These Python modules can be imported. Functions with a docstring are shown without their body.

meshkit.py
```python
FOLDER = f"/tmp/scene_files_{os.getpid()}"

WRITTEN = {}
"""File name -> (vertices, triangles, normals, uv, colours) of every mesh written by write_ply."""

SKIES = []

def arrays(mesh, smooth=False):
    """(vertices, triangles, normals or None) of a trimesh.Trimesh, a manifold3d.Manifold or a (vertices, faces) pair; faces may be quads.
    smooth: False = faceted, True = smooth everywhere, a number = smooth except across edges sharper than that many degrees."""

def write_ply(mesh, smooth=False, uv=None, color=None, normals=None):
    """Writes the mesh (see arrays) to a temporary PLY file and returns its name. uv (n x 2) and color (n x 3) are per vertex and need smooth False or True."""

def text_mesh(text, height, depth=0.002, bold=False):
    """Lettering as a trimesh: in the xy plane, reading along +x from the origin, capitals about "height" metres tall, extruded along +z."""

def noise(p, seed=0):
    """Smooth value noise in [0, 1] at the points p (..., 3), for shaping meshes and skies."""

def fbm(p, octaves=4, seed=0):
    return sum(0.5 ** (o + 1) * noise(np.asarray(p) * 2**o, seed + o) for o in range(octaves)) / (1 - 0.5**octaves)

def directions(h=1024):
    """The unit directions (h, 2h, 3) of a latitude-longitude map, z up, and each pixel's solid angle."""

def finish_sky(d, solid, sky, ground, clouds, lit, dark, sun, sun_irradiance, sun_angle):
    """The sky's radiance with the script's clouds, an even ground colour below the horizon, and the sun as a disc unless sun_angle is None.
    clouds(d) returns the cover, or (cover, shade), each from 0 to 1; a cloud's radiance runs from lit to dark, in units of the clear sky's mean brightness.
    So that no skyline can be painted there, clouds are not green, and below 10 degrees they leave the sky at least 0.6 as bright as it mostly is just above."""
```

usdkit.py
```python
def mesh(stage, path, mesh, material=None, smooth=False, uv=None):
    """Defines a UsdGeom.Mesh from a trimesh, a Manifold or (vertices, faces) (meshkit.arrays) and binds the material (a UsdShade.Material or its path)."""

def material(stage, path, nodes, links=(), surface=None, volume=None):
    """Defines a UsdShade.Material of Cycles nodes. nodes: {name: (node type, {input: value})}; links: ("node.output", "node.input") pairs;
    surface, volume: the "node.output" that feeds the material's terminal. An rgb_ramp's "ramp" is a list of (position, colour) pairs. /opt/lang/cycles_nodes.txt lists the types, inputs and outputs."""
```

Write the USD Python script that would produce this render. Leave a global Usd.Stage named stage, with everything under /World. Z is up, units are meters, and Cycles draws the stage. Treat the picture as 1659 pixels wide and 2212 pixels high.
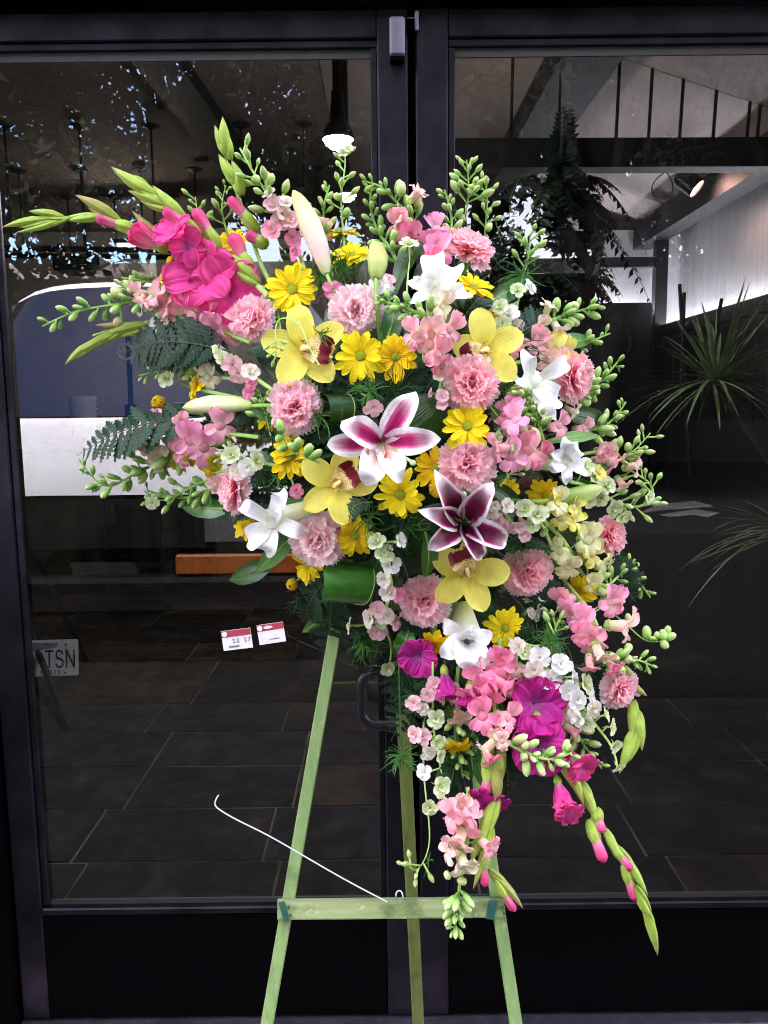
import math, random
import numpy as np
import trimesh
import usdkit, meshkit
from shapely.geometry import Polygon, box as sbox
from pxr import Usd, UsdGeom, UsdLux, UsdShade, Gf, Sdf, Vt

stage = Usd.Stage.CreateInMemory()
UsdGeom.SetStageUpAxis(stage, UsdGeom.Tokens.z)
UsdGeom.SetStageMetersPerUnit(stage, 1.0)
UsdGeom.Xform.Define(stage, '/World')
UsdGeom.Scope.Define(stage, '/World/Looks')

# ---------------------------------------------------------------- camera, sky, sun, exposure
PITCH, ROLL, EYE = math.radians(7.5), math.radians(0.65), np.array([0.0, -1.80, 1.50])
FPX, CX, CY = 1724.0, 829.5, 1106.0            # focal length and centre in pixels of a 1659 x 2212 picture
FWD = np.array([0, math.cos(PITCH), -math.sin(PITCH)])
UP0 = np.array([0, math.sin(PITCH), math.cos(PITCH)])
RT0 = np.array([1.0, 0, 0])
RT = RT0 * math.cos(ROLL) - UP0 * math.sin(ROLL)
UPV = UP0 * math.cos(ROLL) + RT0 * math.sin(ROLL)
cam = UsdGeom.Camera.Define(stage, '/World/camera')
cam.CreateHorizontalApertureAttr(36.0)
cam.CreateFocalLengthAttr(36.0 * FPX / 1659.0)
cam.CreateExposureAttr(4.95)
M = Gf.Matrix4d(*RT, 0, *UPV, 0, *(-FWD), 0, *EYE, 1)
cam.AddTransformOp().Set(M)

SUN_EL, SUN_AZ = math.radians(58), math.radians(-14)      # behind the shop's roof, towards +y
sun = UsdLux.DistantLight.Define(stage, '/World/sun')
sun.CreateIntensityAttr(0.38); sun.CreateAngleAttr(10.0); sun.CreateColorAttr(Gf.Vec3f(1.0, 0.95, 0.9)); sun.CreateNormalizeAttr(True)
sd = np.array([math.sin(SUN_AZ) * math.cos(SUN_EL), math.cos(SUN_AZ) * math.cos(SUN_EL), math.sin(SUN_EL)])
zx = np.cross([0, 0, 1.0], sd); zx /= np.linalg.norm(zx); zy = np.cross(sd, zx)
sun.AddTransformOp().Set(Gf.Matrix4d(*zx, 0, *zy, 0, *sd, 0, 0, 0, 0, 1))
usdkit.material(stage, '/World/Looks/sky_look', {
    's': ('sky_texture', {'sky_type': 'single_scattering', 'sun_disc': False, 'sun_elevation': SUN_EL, 'sun_rotation': SUN_AZ, 'aerosol_density': 0.2, 'ozone_density': 3.2}),
    'tc': ('texture_coordinate', {}), 'n': ('noise_texture', {'scale': 2.2, 'detail': 6, 'roughness': 0.55}), 'r': ('map_range', {'from_min': 0.40, 'from_max': 0.62, 'to_min': 0.0, 'to_max': 0.75, 'clamp': True}),
    'm': ('mix', {'mix_type': 'mix', 'color2': (5.3, 4.25, 3.45)}),      # thin cloud over the blue
    'b': ('background_shader', {'strength': 0.06})}, [('tc.generated', 'n.vector'), ('n.fac', 'r.value'), ('r.result', 'm.fac'), ('s.color', 'm.color1'), ('m.color', 'b.color')], surface='b.background')
sky = UsdLux.DomeLight.Define(stage, '/World/sky')
UsdShade.MaterialBindingAPI.Apply(sky.GetPrim()).Bind(UsdShade.Material.Get(stage, '/World/Looks/sky_look'))
sky.GetPrim().SetCustomDataByKey('kind', 'structure')

# ---------------------------------------------------------------- helpers
def ray(px, py):
    return FWD + RT * (px - CX) / FPX - UPV * (py - CY) / FPX
def at(px, py, y):
    d = ray(px, py); return EYE + d * (y - EYE[1]) / d[1]
def at_z(px, py, z):
    d = ray(px, py); return EYE + d * (z - EYE[2]) / d[2]
def at_x(px, py, x):
    d = ray(px, py); return EYE + d * (x - EYE[0]) / d[0]
def pxm(p):                                    # pixels (1659-wide) per metre at point p
    return FPX / float(np.dot(p - EYE, FWD))
used = {}
def numbered(parent, name):
    k = (str(parent), name); n = used.get(k, 0); used[k] = n + 1
    return f'{parent}/{name}' if n == 0 else f'{parent}/{name}_{n:03d}'
def thing(name, label, cat, group=None, kind=None, loc=(0, 0, 0)):
    x = UsdGeom.Xform.Define(stage, numbered('/World', name))
    if any(loc): x.AddTranslateOp().Set(Gf.Vec3d(*map(float, loc)))
    p = x.GetPrim()
    tag(p, label, cat, group, kind)
    LOC[str(p.GetPath())] = np.array(loc, float)
    return p
LOC = {}
def tag(p, label=None, cat=None, group=None, kind=None):
    for k, v in (('label', label), ('category', cat), ('group', group), ('kind', kind)):
        if v: p.SetCustomDataByKey(k, v)
def obj(name, m, material, parent=None, smooth=False, uv=None, label=None):
    base = '/World' if parent is None else str(parent.GetPath())
    top = '/World/' + base.split('/')[2] if parent is not None else None
    off = LOC.get(top) if top else None
    if isinstance(m, tuple) and len(m) == 3: m, uv = (m[0], m[1]), m[2]
    if off is not None and off.any():
        if isinstance(m, tuple): m = (np.asarray(m[0]) - off, m[1])
        else: m = m.copy(); m.apply_translation(-off)
    mm = usdkit.mesh(stage, numbered(base, name), m, '/World/Looks/' + material, smooth=smooth, uv=uv)
    if label: mm.GetPrim().SetCustomDataByKey('label', label)
    return mm.GetPrim()
def box(x0, x1, y0, y1, z0, z1, bevel=0.0):
    lo, hi = np.minimum([x0, y0, z0], [x1, y1, z1]), np.maximum([x0, y0, z0], [x1, y1, z1])
    if bevel <= 0 or bevel * 2.2 > (hi - lo).min():
        b = trimesh.creation.box(hi - lo); b.apply_translation((lo + hi) / 2); return b
    pts = []
    for sx in (0, 1):
        for sy in (0, 1):
            for sz in (0, 1):
                c = np.where([sx, sy, sz], hi, lo); s = np.where([sx, sy, sz], -1, 1) * bevel
                for k in range(3):
                    q = c + s; q[k] = c[k]; pts.append(q)
    return trimesh.convex.convex_hull(np.array(pts))
def cat(*ms):
    ms = [m for m in ms if m is not None]
    return trimesh.util.concatenate([m if isinstance(m, trimesh.Trimesh) else trimesh.Trimesh(m[0], m[1], process=False) for m in ms])
def crom(pts, n):
    P = np.asarray(pts, float)
    if len(P) == 2: return P[0] + (P[1] - P[0]) * np.linspace(0, 1, n)[:, None]
    t = np.r_[0, np.cumsum(np.linalg.norm(np.diff(P, axis=0), axis=1) + 1e-9)]
    from scipy.interpolate import PchipInterpolator, CubicSpline
    f = CubicSpline(t, P, bc_type='natural') if len(P) > 2 else None
    return f(np.linspace(0, t[-1], n))
def frames(P):
    T = np.gradient(P, axis=0); T /= np.linalg.norm(T, axis=1)[:, None] + 1e-12
    ref = np.array([0.13, 0.9, 0.2]) if abs(T[0] @ np.array([0, 1, 0])) < .9 else np.array([1.0, 0, 0])
    N = []
    for t in T:
        n = ref - t * (ref @ t); n /= np.linalg.norm(n) + 1e-12; N.append(n); ref = n
    N = np.array(N); return T, N, np.cross(T, N)
def tube(pts, r, sides=8, n=None, smooth_path=True, caps=True):
    P = crom(pts, n or max(2, 5 * (len(pts) - 1) + 1)) if smooth_path and len(pts) > 2 else np.asarray(pts, float)
    k = len(P); R = np.interp(np.linspace(0, 1, k), np.linspace(0, 1, np.size(r)), np.ravel(r)) if np.size(r) > 1 else np.full(k, float(r))
    T, N, B = frames(P)
    a = np.linspace(0, 2 * np.pi, sides, endpoint=False)
    V = (P[:, None] + R[:, None, None] * (np.cos(a)[None, :, None] * N[:, None] + np.sin(a)[None, :, None] * B[:, None])).reshape(-1, 3)
    i, j = np.meshgrid(np.arange(k - 1), np.arange(sides), indexing='ij'); i, j = i.ravel(), j.ravel(); j2 = (j + 1) % sides
    A, Bq, C, D = i * sides + j, i * sides + j2, (i + 1) * sides + j2, (i + 1) * sides + j
    F = np.vstack([np.c_[A, Bq, C], np.c_[A, C, D]])
    if caps:
        V = np.vstack([V, P[:1], P[-1:]]); c0, c1 = len(V) - 2, len(V) - 1
        jj = np.arange(sides); jn = (jj + 1) % sides
        F = np.vstack([F, np.c_[np.full(sides, c0), jn, jj], np.c_[np.full(sides, c1), (k - 1) * sides + jj, (k - 1) * sides + jn]])
    return trimesh.Trimesh(V, F, process=False)
def lathe(prof, sides=20, origin=(0, 0, 0)):
    prof = np.asarray(prof, float); a = np.linspace(0, 2 * np.pi, sides, endpoint=False); k = len(prof)
    V = np.stack([prof[:, :1] * np.cos(a), prof[:, :1] * np.sin(a), np.repeat(prof[:, 1:], sides, 1)], -1).reshape(-1, 3) + np.asarray(origin)
    i, j = np.meshgrid(np.arange(k - 1), np.arange(sides), indexing='ij'); i, j = i.ravel(), j.ravel(); j2 = (j + 1) % sides
    A, B, C, D = i * sides + j, i * sides + j2, (i + 1) * sides + j2, (i + 1) * sides + j
    return trimesh.Trimesh(V, np.vstack([np.c_[A, B, C], np.c_[A, C, D]]), process=False)
def prism(poly, y0, y1):                       # shapely polygon in (x, z), extruded along y
    m = trimesh.creation.extrude_polygon(poly, abs(y1 - y0), engine='earcut')
    v = m.vertices; m.vertices = np.c_[v[:, 0], min(y0, y1) + v[:, 2], v[:, 1]]; m.invert(); return m

# ---------------------------------------------------------------- materials
def mat(name, color, rough=0.5, spec=0.5, vary=0.15, scale=20.0, metallic=0.0, bump=0.0, bscale=None, coat=0.0, emit=None, dark=None, stretch=None, detail=4):
    """Principled with fine noise in colour and relief, in object space."""
    c = np.array(color, float); d = np.clip(c * (1 - vary), 0, 1) if dark is None else np.array(dark, float); l = np.clip(c * (1 + vary), 0, 1)
    nodes = {'tc': ('texture_coordinate', {}), 'mp': ('mapping', {'scale': stretch or (1, 1, 1)}),
             'n': ('noise_texture', {'scale': scale, 'detail': detail, 'roughness': 0.6}),
             'r': ('rgb_ramp', {'ramp': [(0.3, tuple(d)), (0.7, tuple(l))]}),
             'p': ('principled_bsdf', {'roughness': rough, 'specular_ior_level': spec, 'metallic': metallic, 'coat_weight': coat})}
    links = [('tc.object', 'mp.vector'), ('mp.vector', 'n.vector'), ('n.fac', 'r.fac'), ('r.color', 'p.base_color')]
    if emit:
        nodes['p'][1].update({'emission_strength': emit[0], 'emission_color': emit[1]})
    if bump:
        nodes['n2'] = ('noise_texture', {'scale': bscale or scale * 3, 'detail': 4}); nodes['b'] = ('bump', {'strength': bump, 'distance': 0.01})
        links += [('mp.vector', 'n2.vector'), ('n2.fac', 'b.height'), ('b.normal', 'p.normal')]
    return usdkit.material(stage, '/World/Looks/' + name, nodes, links, surface='p.BSDF')
def emat(name, color, strength):
    return usdkit.material(stage, '/World/Looks/' + name, {'e': ('emission', {'color': color, 'strength': strength})}, [], surface='e.emission')
def petal_mat(name, ramp_u, ramp_v=None, edge=None, vary=0.10, transl=0.3, rough=0.55, veins=0.0, vein_scale=26.0, spots=None, mask=None, sheen=0.0, nscale=60.0, spec=0.25, uwarp=0.0):
    """Petal or leaf pigment along (u) and across (v) the blade, read from its own UVs. ramp_v lies over ramp_u with the mask ramp along u."""
    N = {'tc': ('texture_coordinate', {}), 'sx': ('separate_xyz', {}), 'ru': ('rgb_ramp', {'ramp': ramp_u}), 'n': ('noise_texture', {'scale': nscale, 'detail': 3}),
         'nm': ('map_range', {'from_min': 0.25, 'from_max': 0.75, 'to_min': 1 - vary, 'to_max': 1 + vary, 'clamp': True}),
         'oi': ('object_info', {}), 'om': ('map_range', {'from_min': 0.0, 'from_max': 1.0, 'to_min': 1 - vary * .7, 'to_max': 1 + vary * .5}),
         'mm': ('math', {'math_type': 'multiply'}), 'cc': ('combine_xyz', {}), 'mx': ('mix', {'mix_type': 'multiply', 'fac': 1.0, 'use_clamp': True}),
         'p': ('principled_bsdf', {'roughness': rough, 'specular_ior_level': spec, 'sheen_weight': sheen}), 't': ('translucent_bsdf', {}), 'o': ('mix_closure', {'fac': transl})}
    L = [('tc.UV', 'sx.vector'), ('sx.x', 'ru.fac') if not uwarp else ('ua.value', 'ru.fac'), ('tc.object', 'n.vector'), ('n.fac', 'nm.value'), ('oi.random', 'om.value'), ('nm.result', 'mm.value1'), ('om.result', 'mm.value2'),
         ('mm.value', 'cc.x'), ('mm.value', 'cc.y'), ('mm.value', 'cc.z'), ('cc.vector', 'mx.color2'), ('p.BSDF', 'o.closure1'), ('t.BSDF', 'o.closure2'), ('mx.color', 'p.base_color'), ('mx.color', 't.color')]
    src = 'ru.color'
    if uwarp:
        N['un'] = ('noise_texture', {'scale': 260.0, 'detail': 2}); N['um'] = ('math', {'math_type': 'multiply_add', 'value2': uwarp, 'value3': -uwarp / 2}); N['ua'] = ('math', {'math_type': 'add'})
        L += [('tc.object', 'un.vector'), ('un.fac', 'um.value1'), ('um.value', 'ua.value1'), ('sx.x', 'ua.value2')]
    # distance from the mid line, 0..1
    N['v0'] = ('math', {'math_type': 'subtract', 'value2': 0.5}); N['v1'] = ('math', {'math_type': 'absolute'}); N['v2'] = ('math', {'math_type': 'multiply', 'value2': 2.0})
    L += [('sx.y', 'v0.value1'), ('v0.value', 'v1.value1'), ('v1.value', 'v2.value1')]
    if ramp_v:                                  # colour by distance from the mid line, mixed in by the mask along u
        N['rv'] = ('rgb_ramp', {'ramp': ramp_v}); N['rm'] = ('rgb_ramp', {'ramp': mask}); N['mv'] = ('mix', {'mix_type': 'mix'})
        # the mid-line band narrows and wavers a little
        N['wn'] = ('noise_texture', {'scale': 45.0, 'detail': 2}); N['wa'] = ('math', {'math_type': 'multiply_add', 'value2': 0.35, 'value3': -0.17}); N['ws'] = ('math', {'math_type': 'add'})
        L += [('tc.object', 'wn.vector'), ('wn.fac', 'wa.value1'), ('v2.value', 'ws.value1'), ('wa.value', 'ws.value2'), ('ws.value', 'rv.fac'), ('sx.x', 'rm.fac'), ('rm.color', 'mv.fac'), (src, 'mv.color1'), ('rv.color', 'mv.color2')]
        src = 'mv.color'
    if spots:
        N['vo'] = ('voronoi_texture', {'scale': spots[0]}); N['vr'] = ('math', {'math_type': 'less_than', 'value2': spots[1]}); N['sm'] = ('rgb_ramp', {'ramp': spots[3]}); N['sk'] = ('math', {'math_type': 'multiply'}); N['sp'] = ('mix', {'mix_type': 'mix', 'color2': spots[2]})
        L += [('tc.object', 'vo.vector'), ('vo.distance', 'vr.value1'), ('sx.x', 'sm.fac'), ('vr.value', 'sk.value1'), ('sm.color', 'sk.value2'), ('sk.value', 'sp.fac'), (src, 'sp.color1')]
        src = 'sp.color'
    L.append((src, 'mx.color1'))
    if veins:
        N['wv'] = ('math', {'math_type': 'multiply', 'value2': vein_scale}); N['wsn'] = ('math', {'math_type': 'sine'}); N['bp'] = ('bump', {'strength': veins, 'distance': 0.002})
        L += [('v2.value', 'wv.value1'), ('wv.value', 'wsn.value1'), ('wsn.value', 'bp.height'), ('bp.normal', 'p.normal'), ]
    return usdkit.material(stage, '/World/Looks/' + name, N, L, surface='o.closure')
# ================================================================= surfaces
rng = np.random.default_rng(7)
mat('frame_metal', (0.015, 0.014, 0.019), 0.38, 0.5, 0.55, 9, bump=0.04, bscale=500, metallic=0.9)
mat('frame_black_and_shade', (0.0006, 0.0006, 0.0008), 0.6, 0.015, 0.25, 40)  # black frame paint; on the bottom rails it stands for their shade
mat('gasket', (0.004, 0.004, 0.004), 0.6)
mat('brushed', (0.12, 0.105, 0.14), 0.42, 0.5, 0.2, 90, metallic=0.7, stretch=(1, 1, 0.05), bump=0.05)
mat('handle_metal', (0.004, 0.004, 0.005), 0.35, 0.25)
mat('threshold_metal', (0.05, 0.05, 0.06), 0.4, 0.5, 0.4, 30, metallic=0.5)
mat('wall_render', (0.16, 0.14, 0.15), 0.85, 0.2, 0.3, 14, bump=0.3)
mat('concrete', (0.30, 0.26, 0.26), 0.9, 0.2, 0.35, 9, bump=0.4, bscale=120)
mat('asphalt', (0.004, 0.004, 0.0042), 0.95, 0.05, 0.3, 25, bump=0.4)
for i, c in enumerate([(0.022, 0.017, 0.013), (0.032, 0.024, 0.016), (0.017, 0.016, 0.015), (0.044, 0.031, 0.019), (0.025, 0.021, 0.018)]):
    nd = {'tc': ('texture_coordinate', {}), 'n': ('noise_texture', {'scale': 3.5 + i * .4, 'detail': 9, 'roughness': .65, 'distortion': .6}), 'n2': ('noise_texture', {'scale': 14.0, 'detail': 6}), 'r': ('rgb_ramp', {'ramp': [(.30, tuple(np.array(c) * .30)), (.50, tuple(np.array(c) * .75)), (.62, tuple(np.array(c) * 1.4)), (.72, tuple(np.array(c) * 3.4))]}),
          'r2': ('map_range', {'from_min': .4, 'from_max': .62, 'to_min': .6, 'to_max': .85}), 'b': ('bump', {'strength': .4, 'distance': .01}), 'p': ('principled_bsdf', {'specular_ior_level': .08})}
    usdkit.material(stage, f'/World/Looks/slate_{"abcde"[i]}', nd, [('tc.object', 'n.vector'), ('tc.object', 'n2.vector'), ('n.fac', 'r.fac'), ('r.color', 'p.base_color'), ('n2.fac', 'r2.value'), ('r2.result', 'p.roughness'), ('n2.fac', 'b.height'), ('b.normal', 'p.normal')], surface='p.BSDF')
mat('grout', (0.14, 0.12, 0.09), 0.9, 0.1, 0.5, 2.2, dark=(0.006, 0.005, 0.004))
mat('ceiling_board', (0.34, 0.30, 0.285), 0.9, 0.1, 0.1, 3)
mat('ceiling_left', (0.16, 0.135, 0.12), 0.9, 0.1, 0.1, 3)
mat('beam_black', (0.012, 0.012, 0.015), 0.6, 0.3)
mat('plaster', (0.33, 0.31, 0.29), 0.9, 0.1, 0.12, 2.5)
mat('steel_panel', (0.48, 0.48, 0.50), 0.55, 0.5, 0.16, 3, metallic=0.5, stretch=(1, 9, 0.6))
mat('black_plastic', (0.008, 0.008, 0.009), 0.4, 0.4)
mat('counter_wood', (0.10, 0.085, 0.055), 0.6, 0.3, 0.4, 6)
mat('bucket_white', (0.85, 0.82, 0.76), 0.5, 0.4, 0.12, 12)
mat('bucket_maroon', (0.12, 0.02, 0.025), 0.5)
mat('paper', (0.42, 0.41, 0.47), 0.8, 0.2, 0.1)
mat('label_grey', (0.12, 0.12, 0.13), 0.8)
mat('wire_black', (0.010, 0.010, 0.010), 0.5)
mat('terracotta', (0.10, 0.03, 0.025), 0.7)
mat('pot_dark', (0.012, 0.012, 0.013), 0.5)
mat('tree_bark', (0.012, 0.010, 0.008), 0.9, 0.1, 0.4, 30)
mat('bark', (0.09, 0.07, 0.045), 0.9, 0.1, 0.4, 30, bump=0.5)
mat('dark_leaf', (0.016, 0.032, 0.018), 0.5, 0.4, 0.4, 12)
mat('palm_leaf', (0.22, 0.30, 0.13), 0.5, 0.4, 0.4, 15)
mat('tree_leaf', (0.007, 0.009, 0.005), 0.8, 0.1, 0.5, 3)
mat('plate_white', (0.82, 0.80, 0.80), 0.5, 0.4, 0.12, 25, bump=0.05)
mat('plate_ink', (0.035, 0.04, 0.06), 0.5)
mat('plate_blue', (0.24, 0.27, 0.33), 0.6, 0.3, 0.5, 20)
mat('sticker_white', (0.62, 0.60, 0.60), 0.6, 0.3, 0.08, 60)
mat('sticker_red', (0.30, 0.028, 0.05), 0.6)
mat('sticker_ink', (0.10, 0.09, 0.09), 0.7)
mat('van_paint', (0.52, 0.52, 0.58), 0.55, 0.25, 0.03, 3)
mat('van_glass', (0.009, 0.026, 0.075), 0.07, 0.6, 0.05, 2, metallic=1.0)
mat('van_trim', (0.003, 0.003, 0.0035), 0.7, 0.05)
mat('amber_lens', (0.13, 0.035, 0.006), 0.2, 0.5, 0.25, 18, coat=0.5)
mat('lamp_lens', (0.035, 0.04, 0.045), 0.15, 0.6, 0.3, 20, coat=0.6)
mat('tyre', (0.02, 0.02, 0.02), 0.9)
emat('bulb_white', (0.80, 0.90, 1.0), 30.0)
emat('tube_white', (1.0, 0.88, 0.74), 8.0)
emat('spot_warm', (1.0, 0.58, 0.46), 6.0)
emat('washer_white', (0.95, 0.95, 1.0), 2.6)
usdkit.material(stage, '/World/Looks/glass_pane', {
    'f': ('fresnel', {'IOR': 2.05}), 't': ('transparent_bsdf', {'color': (0.62, 0.62, 0.64)}), 'g': ('glossy_bsdf', {'color': (1, 1, 1), 'roughness': 0.0}),
    'm': ('mix_closure', {}), 'tc': ('texture_coordinate', {}), 'mp': ('mapping', {'scale': (1.0, 1.0, 0.45)}), 'n': ('noise_texture', {'scale': 5.0, 'detail': 9, 'roughness': 0.72}),
    'r': ('map_range', {'from_min': 0.60, 'from_max': 0.90, 'to_min': 0.0, 'to_max': 0.020, 'clamp': True}), 'd': ('diffuse_bsdf', {'color': (0.5, 0.5, 0.55)}), 'mm': ('mix_closure', {})},
    [('f.fac', 'm.fac'), ('t.BSDF', 'm.closure1'), ('g.BSDF', 'm.closure2'), ('tc.object', 'mp.vector'), ('mp.vector', 'n.vector'), ('n.fac', 'r.value'), ('r.result', 'mm.fac'), ('m.closure', 'mm.closure1'), ('d.BSDF', 'mm.closure2')], surface='mm.closure')
usdkit.material(stage, '/World/Looks/vase_glass', {'f': ('fresnel', {'IOR': 1.6}), 't': ('transparent_bsdf', {'color': (0.8, 0.84, 0.84)}), 'g': ('glossy_bsdf', {'roughness': 0.05}), 'm': ('mix_closure', {})},
    [('f.fac', 'm.fac'), ('t.BSDF', 'm.closure1'), ('g.BSDF', 'm.closure2')], surface='m.closure')

# ================================================================= ground outside
gz = -0.02
g = trimesh.Trimesh([[-90, -90, gz - .15], [90, -90, gz - .15], [90, -2.2, gz - .15], [-90, -2.2, gz - .15]], [[0, 1, 2], [0, 2, 3]], process=False)
tag(obj('road', g, 'asphalt'), kind='structure')
mat('sill_stone', (0.62, 0.47, 0.49), 0.9, 0.1, 0.35, 12, bump=0.4, bscale=90)
mat('wet_paving', (0.018, 0.015, 0.014), 0.8, 0.15, 0.4, 7, bump=0.3, bscale=60)
tag(obj('pavement', box(-14, 14, -2.2, -0.30, gz - .16, gz, 0.01), 'wet_paving'), kind='structure')
tag(obj('door_sill', box(-14, 14, -0.297, -0.06, gz - .16, gz + .004, 0.01), 'sill_stone'), kind='structure')

# ================================================================= shop front: doors, frame, wall
def X(px, py, y=0.0): return float(at(px, py, y)[0])
def Z(px, py, y=0.0): return float(at(px, py, y)[2])
xc = (X(893, 100) + X(884, 700)) / 2             # the gap between the two doors
zt = Z(850, 28); zl_t = Z(700, 96); zr_t = Z(1300, 83); zl_b = Z(400, 1961); zr_b = Z(1400, 1946); 
zg_t, zg_b = (zl_t + zr_t) / 2, (zl_b + zr_b) / 2
xl = X(22, 900); xlr = (X(817, 300) + X(836, 1900)) / 2; xrl = (X(965, 300) + X(968, 1900)) / 2
print('door', xc, 'top', zt, 'glass', zl_t, zr_t, zl_b, zr_b, 'x', xl, X(95, 1950), xlr, xrl)
ST = xc - 0.006 - xlr                             # stile width
SF = -0.022                                       # outer face of the stiles
def leaf(label, gx0, gx1, ox0, ox1, zt_glass, ztop):
    d = thing('glass_door', label, 'door', 'pair of glazed shop doors')
    z0 = 0.022
    obj('stile', box(ox0, gx0, SF, 0.022, z0, ztop, 0.003), 'frame_metal', d); obj('stile', box(gx1, ox1, SF, 0.022, z0, ztop, 0.003), 'frame_metal', d)
    obj('top_rail', box(gx0 + .0005, gx1 - .0005, SF + .002, 0.022, zt_glass, ztop - .0006, 0.003), 'frame_metal', d)
    obj('bottom_rail', box(gx0 + .0005, gx1 - .0005, SF + .002, 0.022, z0 + .001, zg_b - 0.004, 0.003), 'frame_black_and_shade', d)  # same paint as the stiles, with the shade put into its colour
    # stepped glazing beads round the pane
    t = 0.016
    bead = [('glazing_bead', box(gx0 + .001, gx1 - .001, SF + .008, -0.004, zt_glass - t, zt_glass - .0005, .002), 'frame_metal'), ('glazing_bead', box(gx0 + .001, gx1 - .001, SF - .003, -0.004, zg_b - .0035, zg_b + t * .9, .003), 'frame_metal'),
            ('glazing_bead', box(gx0 + .001, gx0 + t, SF + .008, -0.004, zg_b + t, zt_glass - t - .001, .002), 'frame_metal'), ('glazing_bead', box(gx1 - t, gx1 - .001, SF + .008, -0.004, zg_b + t, zt_glass - t - .001, .002), 'frame_metal')]
    for n, m, k in bead: obj(n, m, k, d)
    obj('gasket', cat(box(gx0 + t, gx1 - t, -0.006, -0.001, zt_glass - t - .018, zt_glass - t), box(gx0 + t, gx1 - t, -0.006, -0.001, zg_b + t * .9, zg_b + t * .9 + .012)), 'gasket', d)
    v = [[gx0 + .004, 0, zg_b], [gx1 - .004, 0, zg_b], [gx1 - .004, 0, zt_glass - .004], [gx0 + .004, 0, zt_glass - .004]]
    obj('glass_pane', trimesh.Trimesh(v, [[0, 1, 2], [0, 2, 3]], process=False), 'glass_pane', d)
    return d
zd = zt
door_l = leaf('left glazed door with dark metal frame, two date stickers and a looped black handle', xl, xlr, xl - ST, xc - .007, zg_t, zd)
door_r = leaf('right glazed door with dark metal frame, palm and fern seen through it', xrl, xrl + (xlr - xl), xc + .010, xrl + (xlr - xl) + ST, zg_t, zd)
# latch covers on the tops of the meeting stiles
def pxbox(name, parent, material, px0, py0, px1, py1, y0, y1, bevel=.002):
    a, b = at(px0, py0, y0), at(px1, py1, y0)
    return obj(name, box(a[0], b[0], y0, y1, b[2], a[2], bevel), material, parent)
pxbox('latch_cover', door_l, 'brushed', 841, 33, 875, 118, -0.05, SF + .001, .004)
pxbox('latch_cover_foot', door_l, 'frame_black_and_shade', 843, 119, 874, 130, -0.045, SF + .001)
pxbox('stop_plate', door_r, 'brushed', 896, 22, 905, 66, -0.036, SF + .001, .002)
# pull handle: a bent round bar
hb = [at(867, 1452, -.025), at(855, 1452, -.07), at(800, 1452, -.085), at(783, 1470, -.085), at(782, 1510, -.085), at(783, 1545, -.085), at(800, 1563, -.085), at(855, 1560, -.07), at(867, 1558, -.025)]
obj('pull_handle', tube(hb, 0.0125, 12, 60), 'handle_metal', door_l, smooth=40)
for px_, py_ in ((862, 1440), (862, 1572)):
    q_ = at(px_, py_, SF - .002); d_ = trimesh.creation.cylinder(.017, .006, sections=20); d_.apply_transform(trimesh.transformations.rotation_matrix(math.pi / 2, [1, 0, 0])); d_.apply_translation(q_); obj('handle_rose', d_, 'handle_metal', door_l)
q_ = at(930, 1420, SF - .002); d_ = trimesh.creation.cylinder(.015, .006, sections=20); d_.apply_transform(trimesh.transformations.rotation_matrix(math.pi / 2, [1, 0, 0])); d_.apply_translation(q_); obj('lock_cylinder', d_, 'threshold_metal', door_r)
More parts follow.
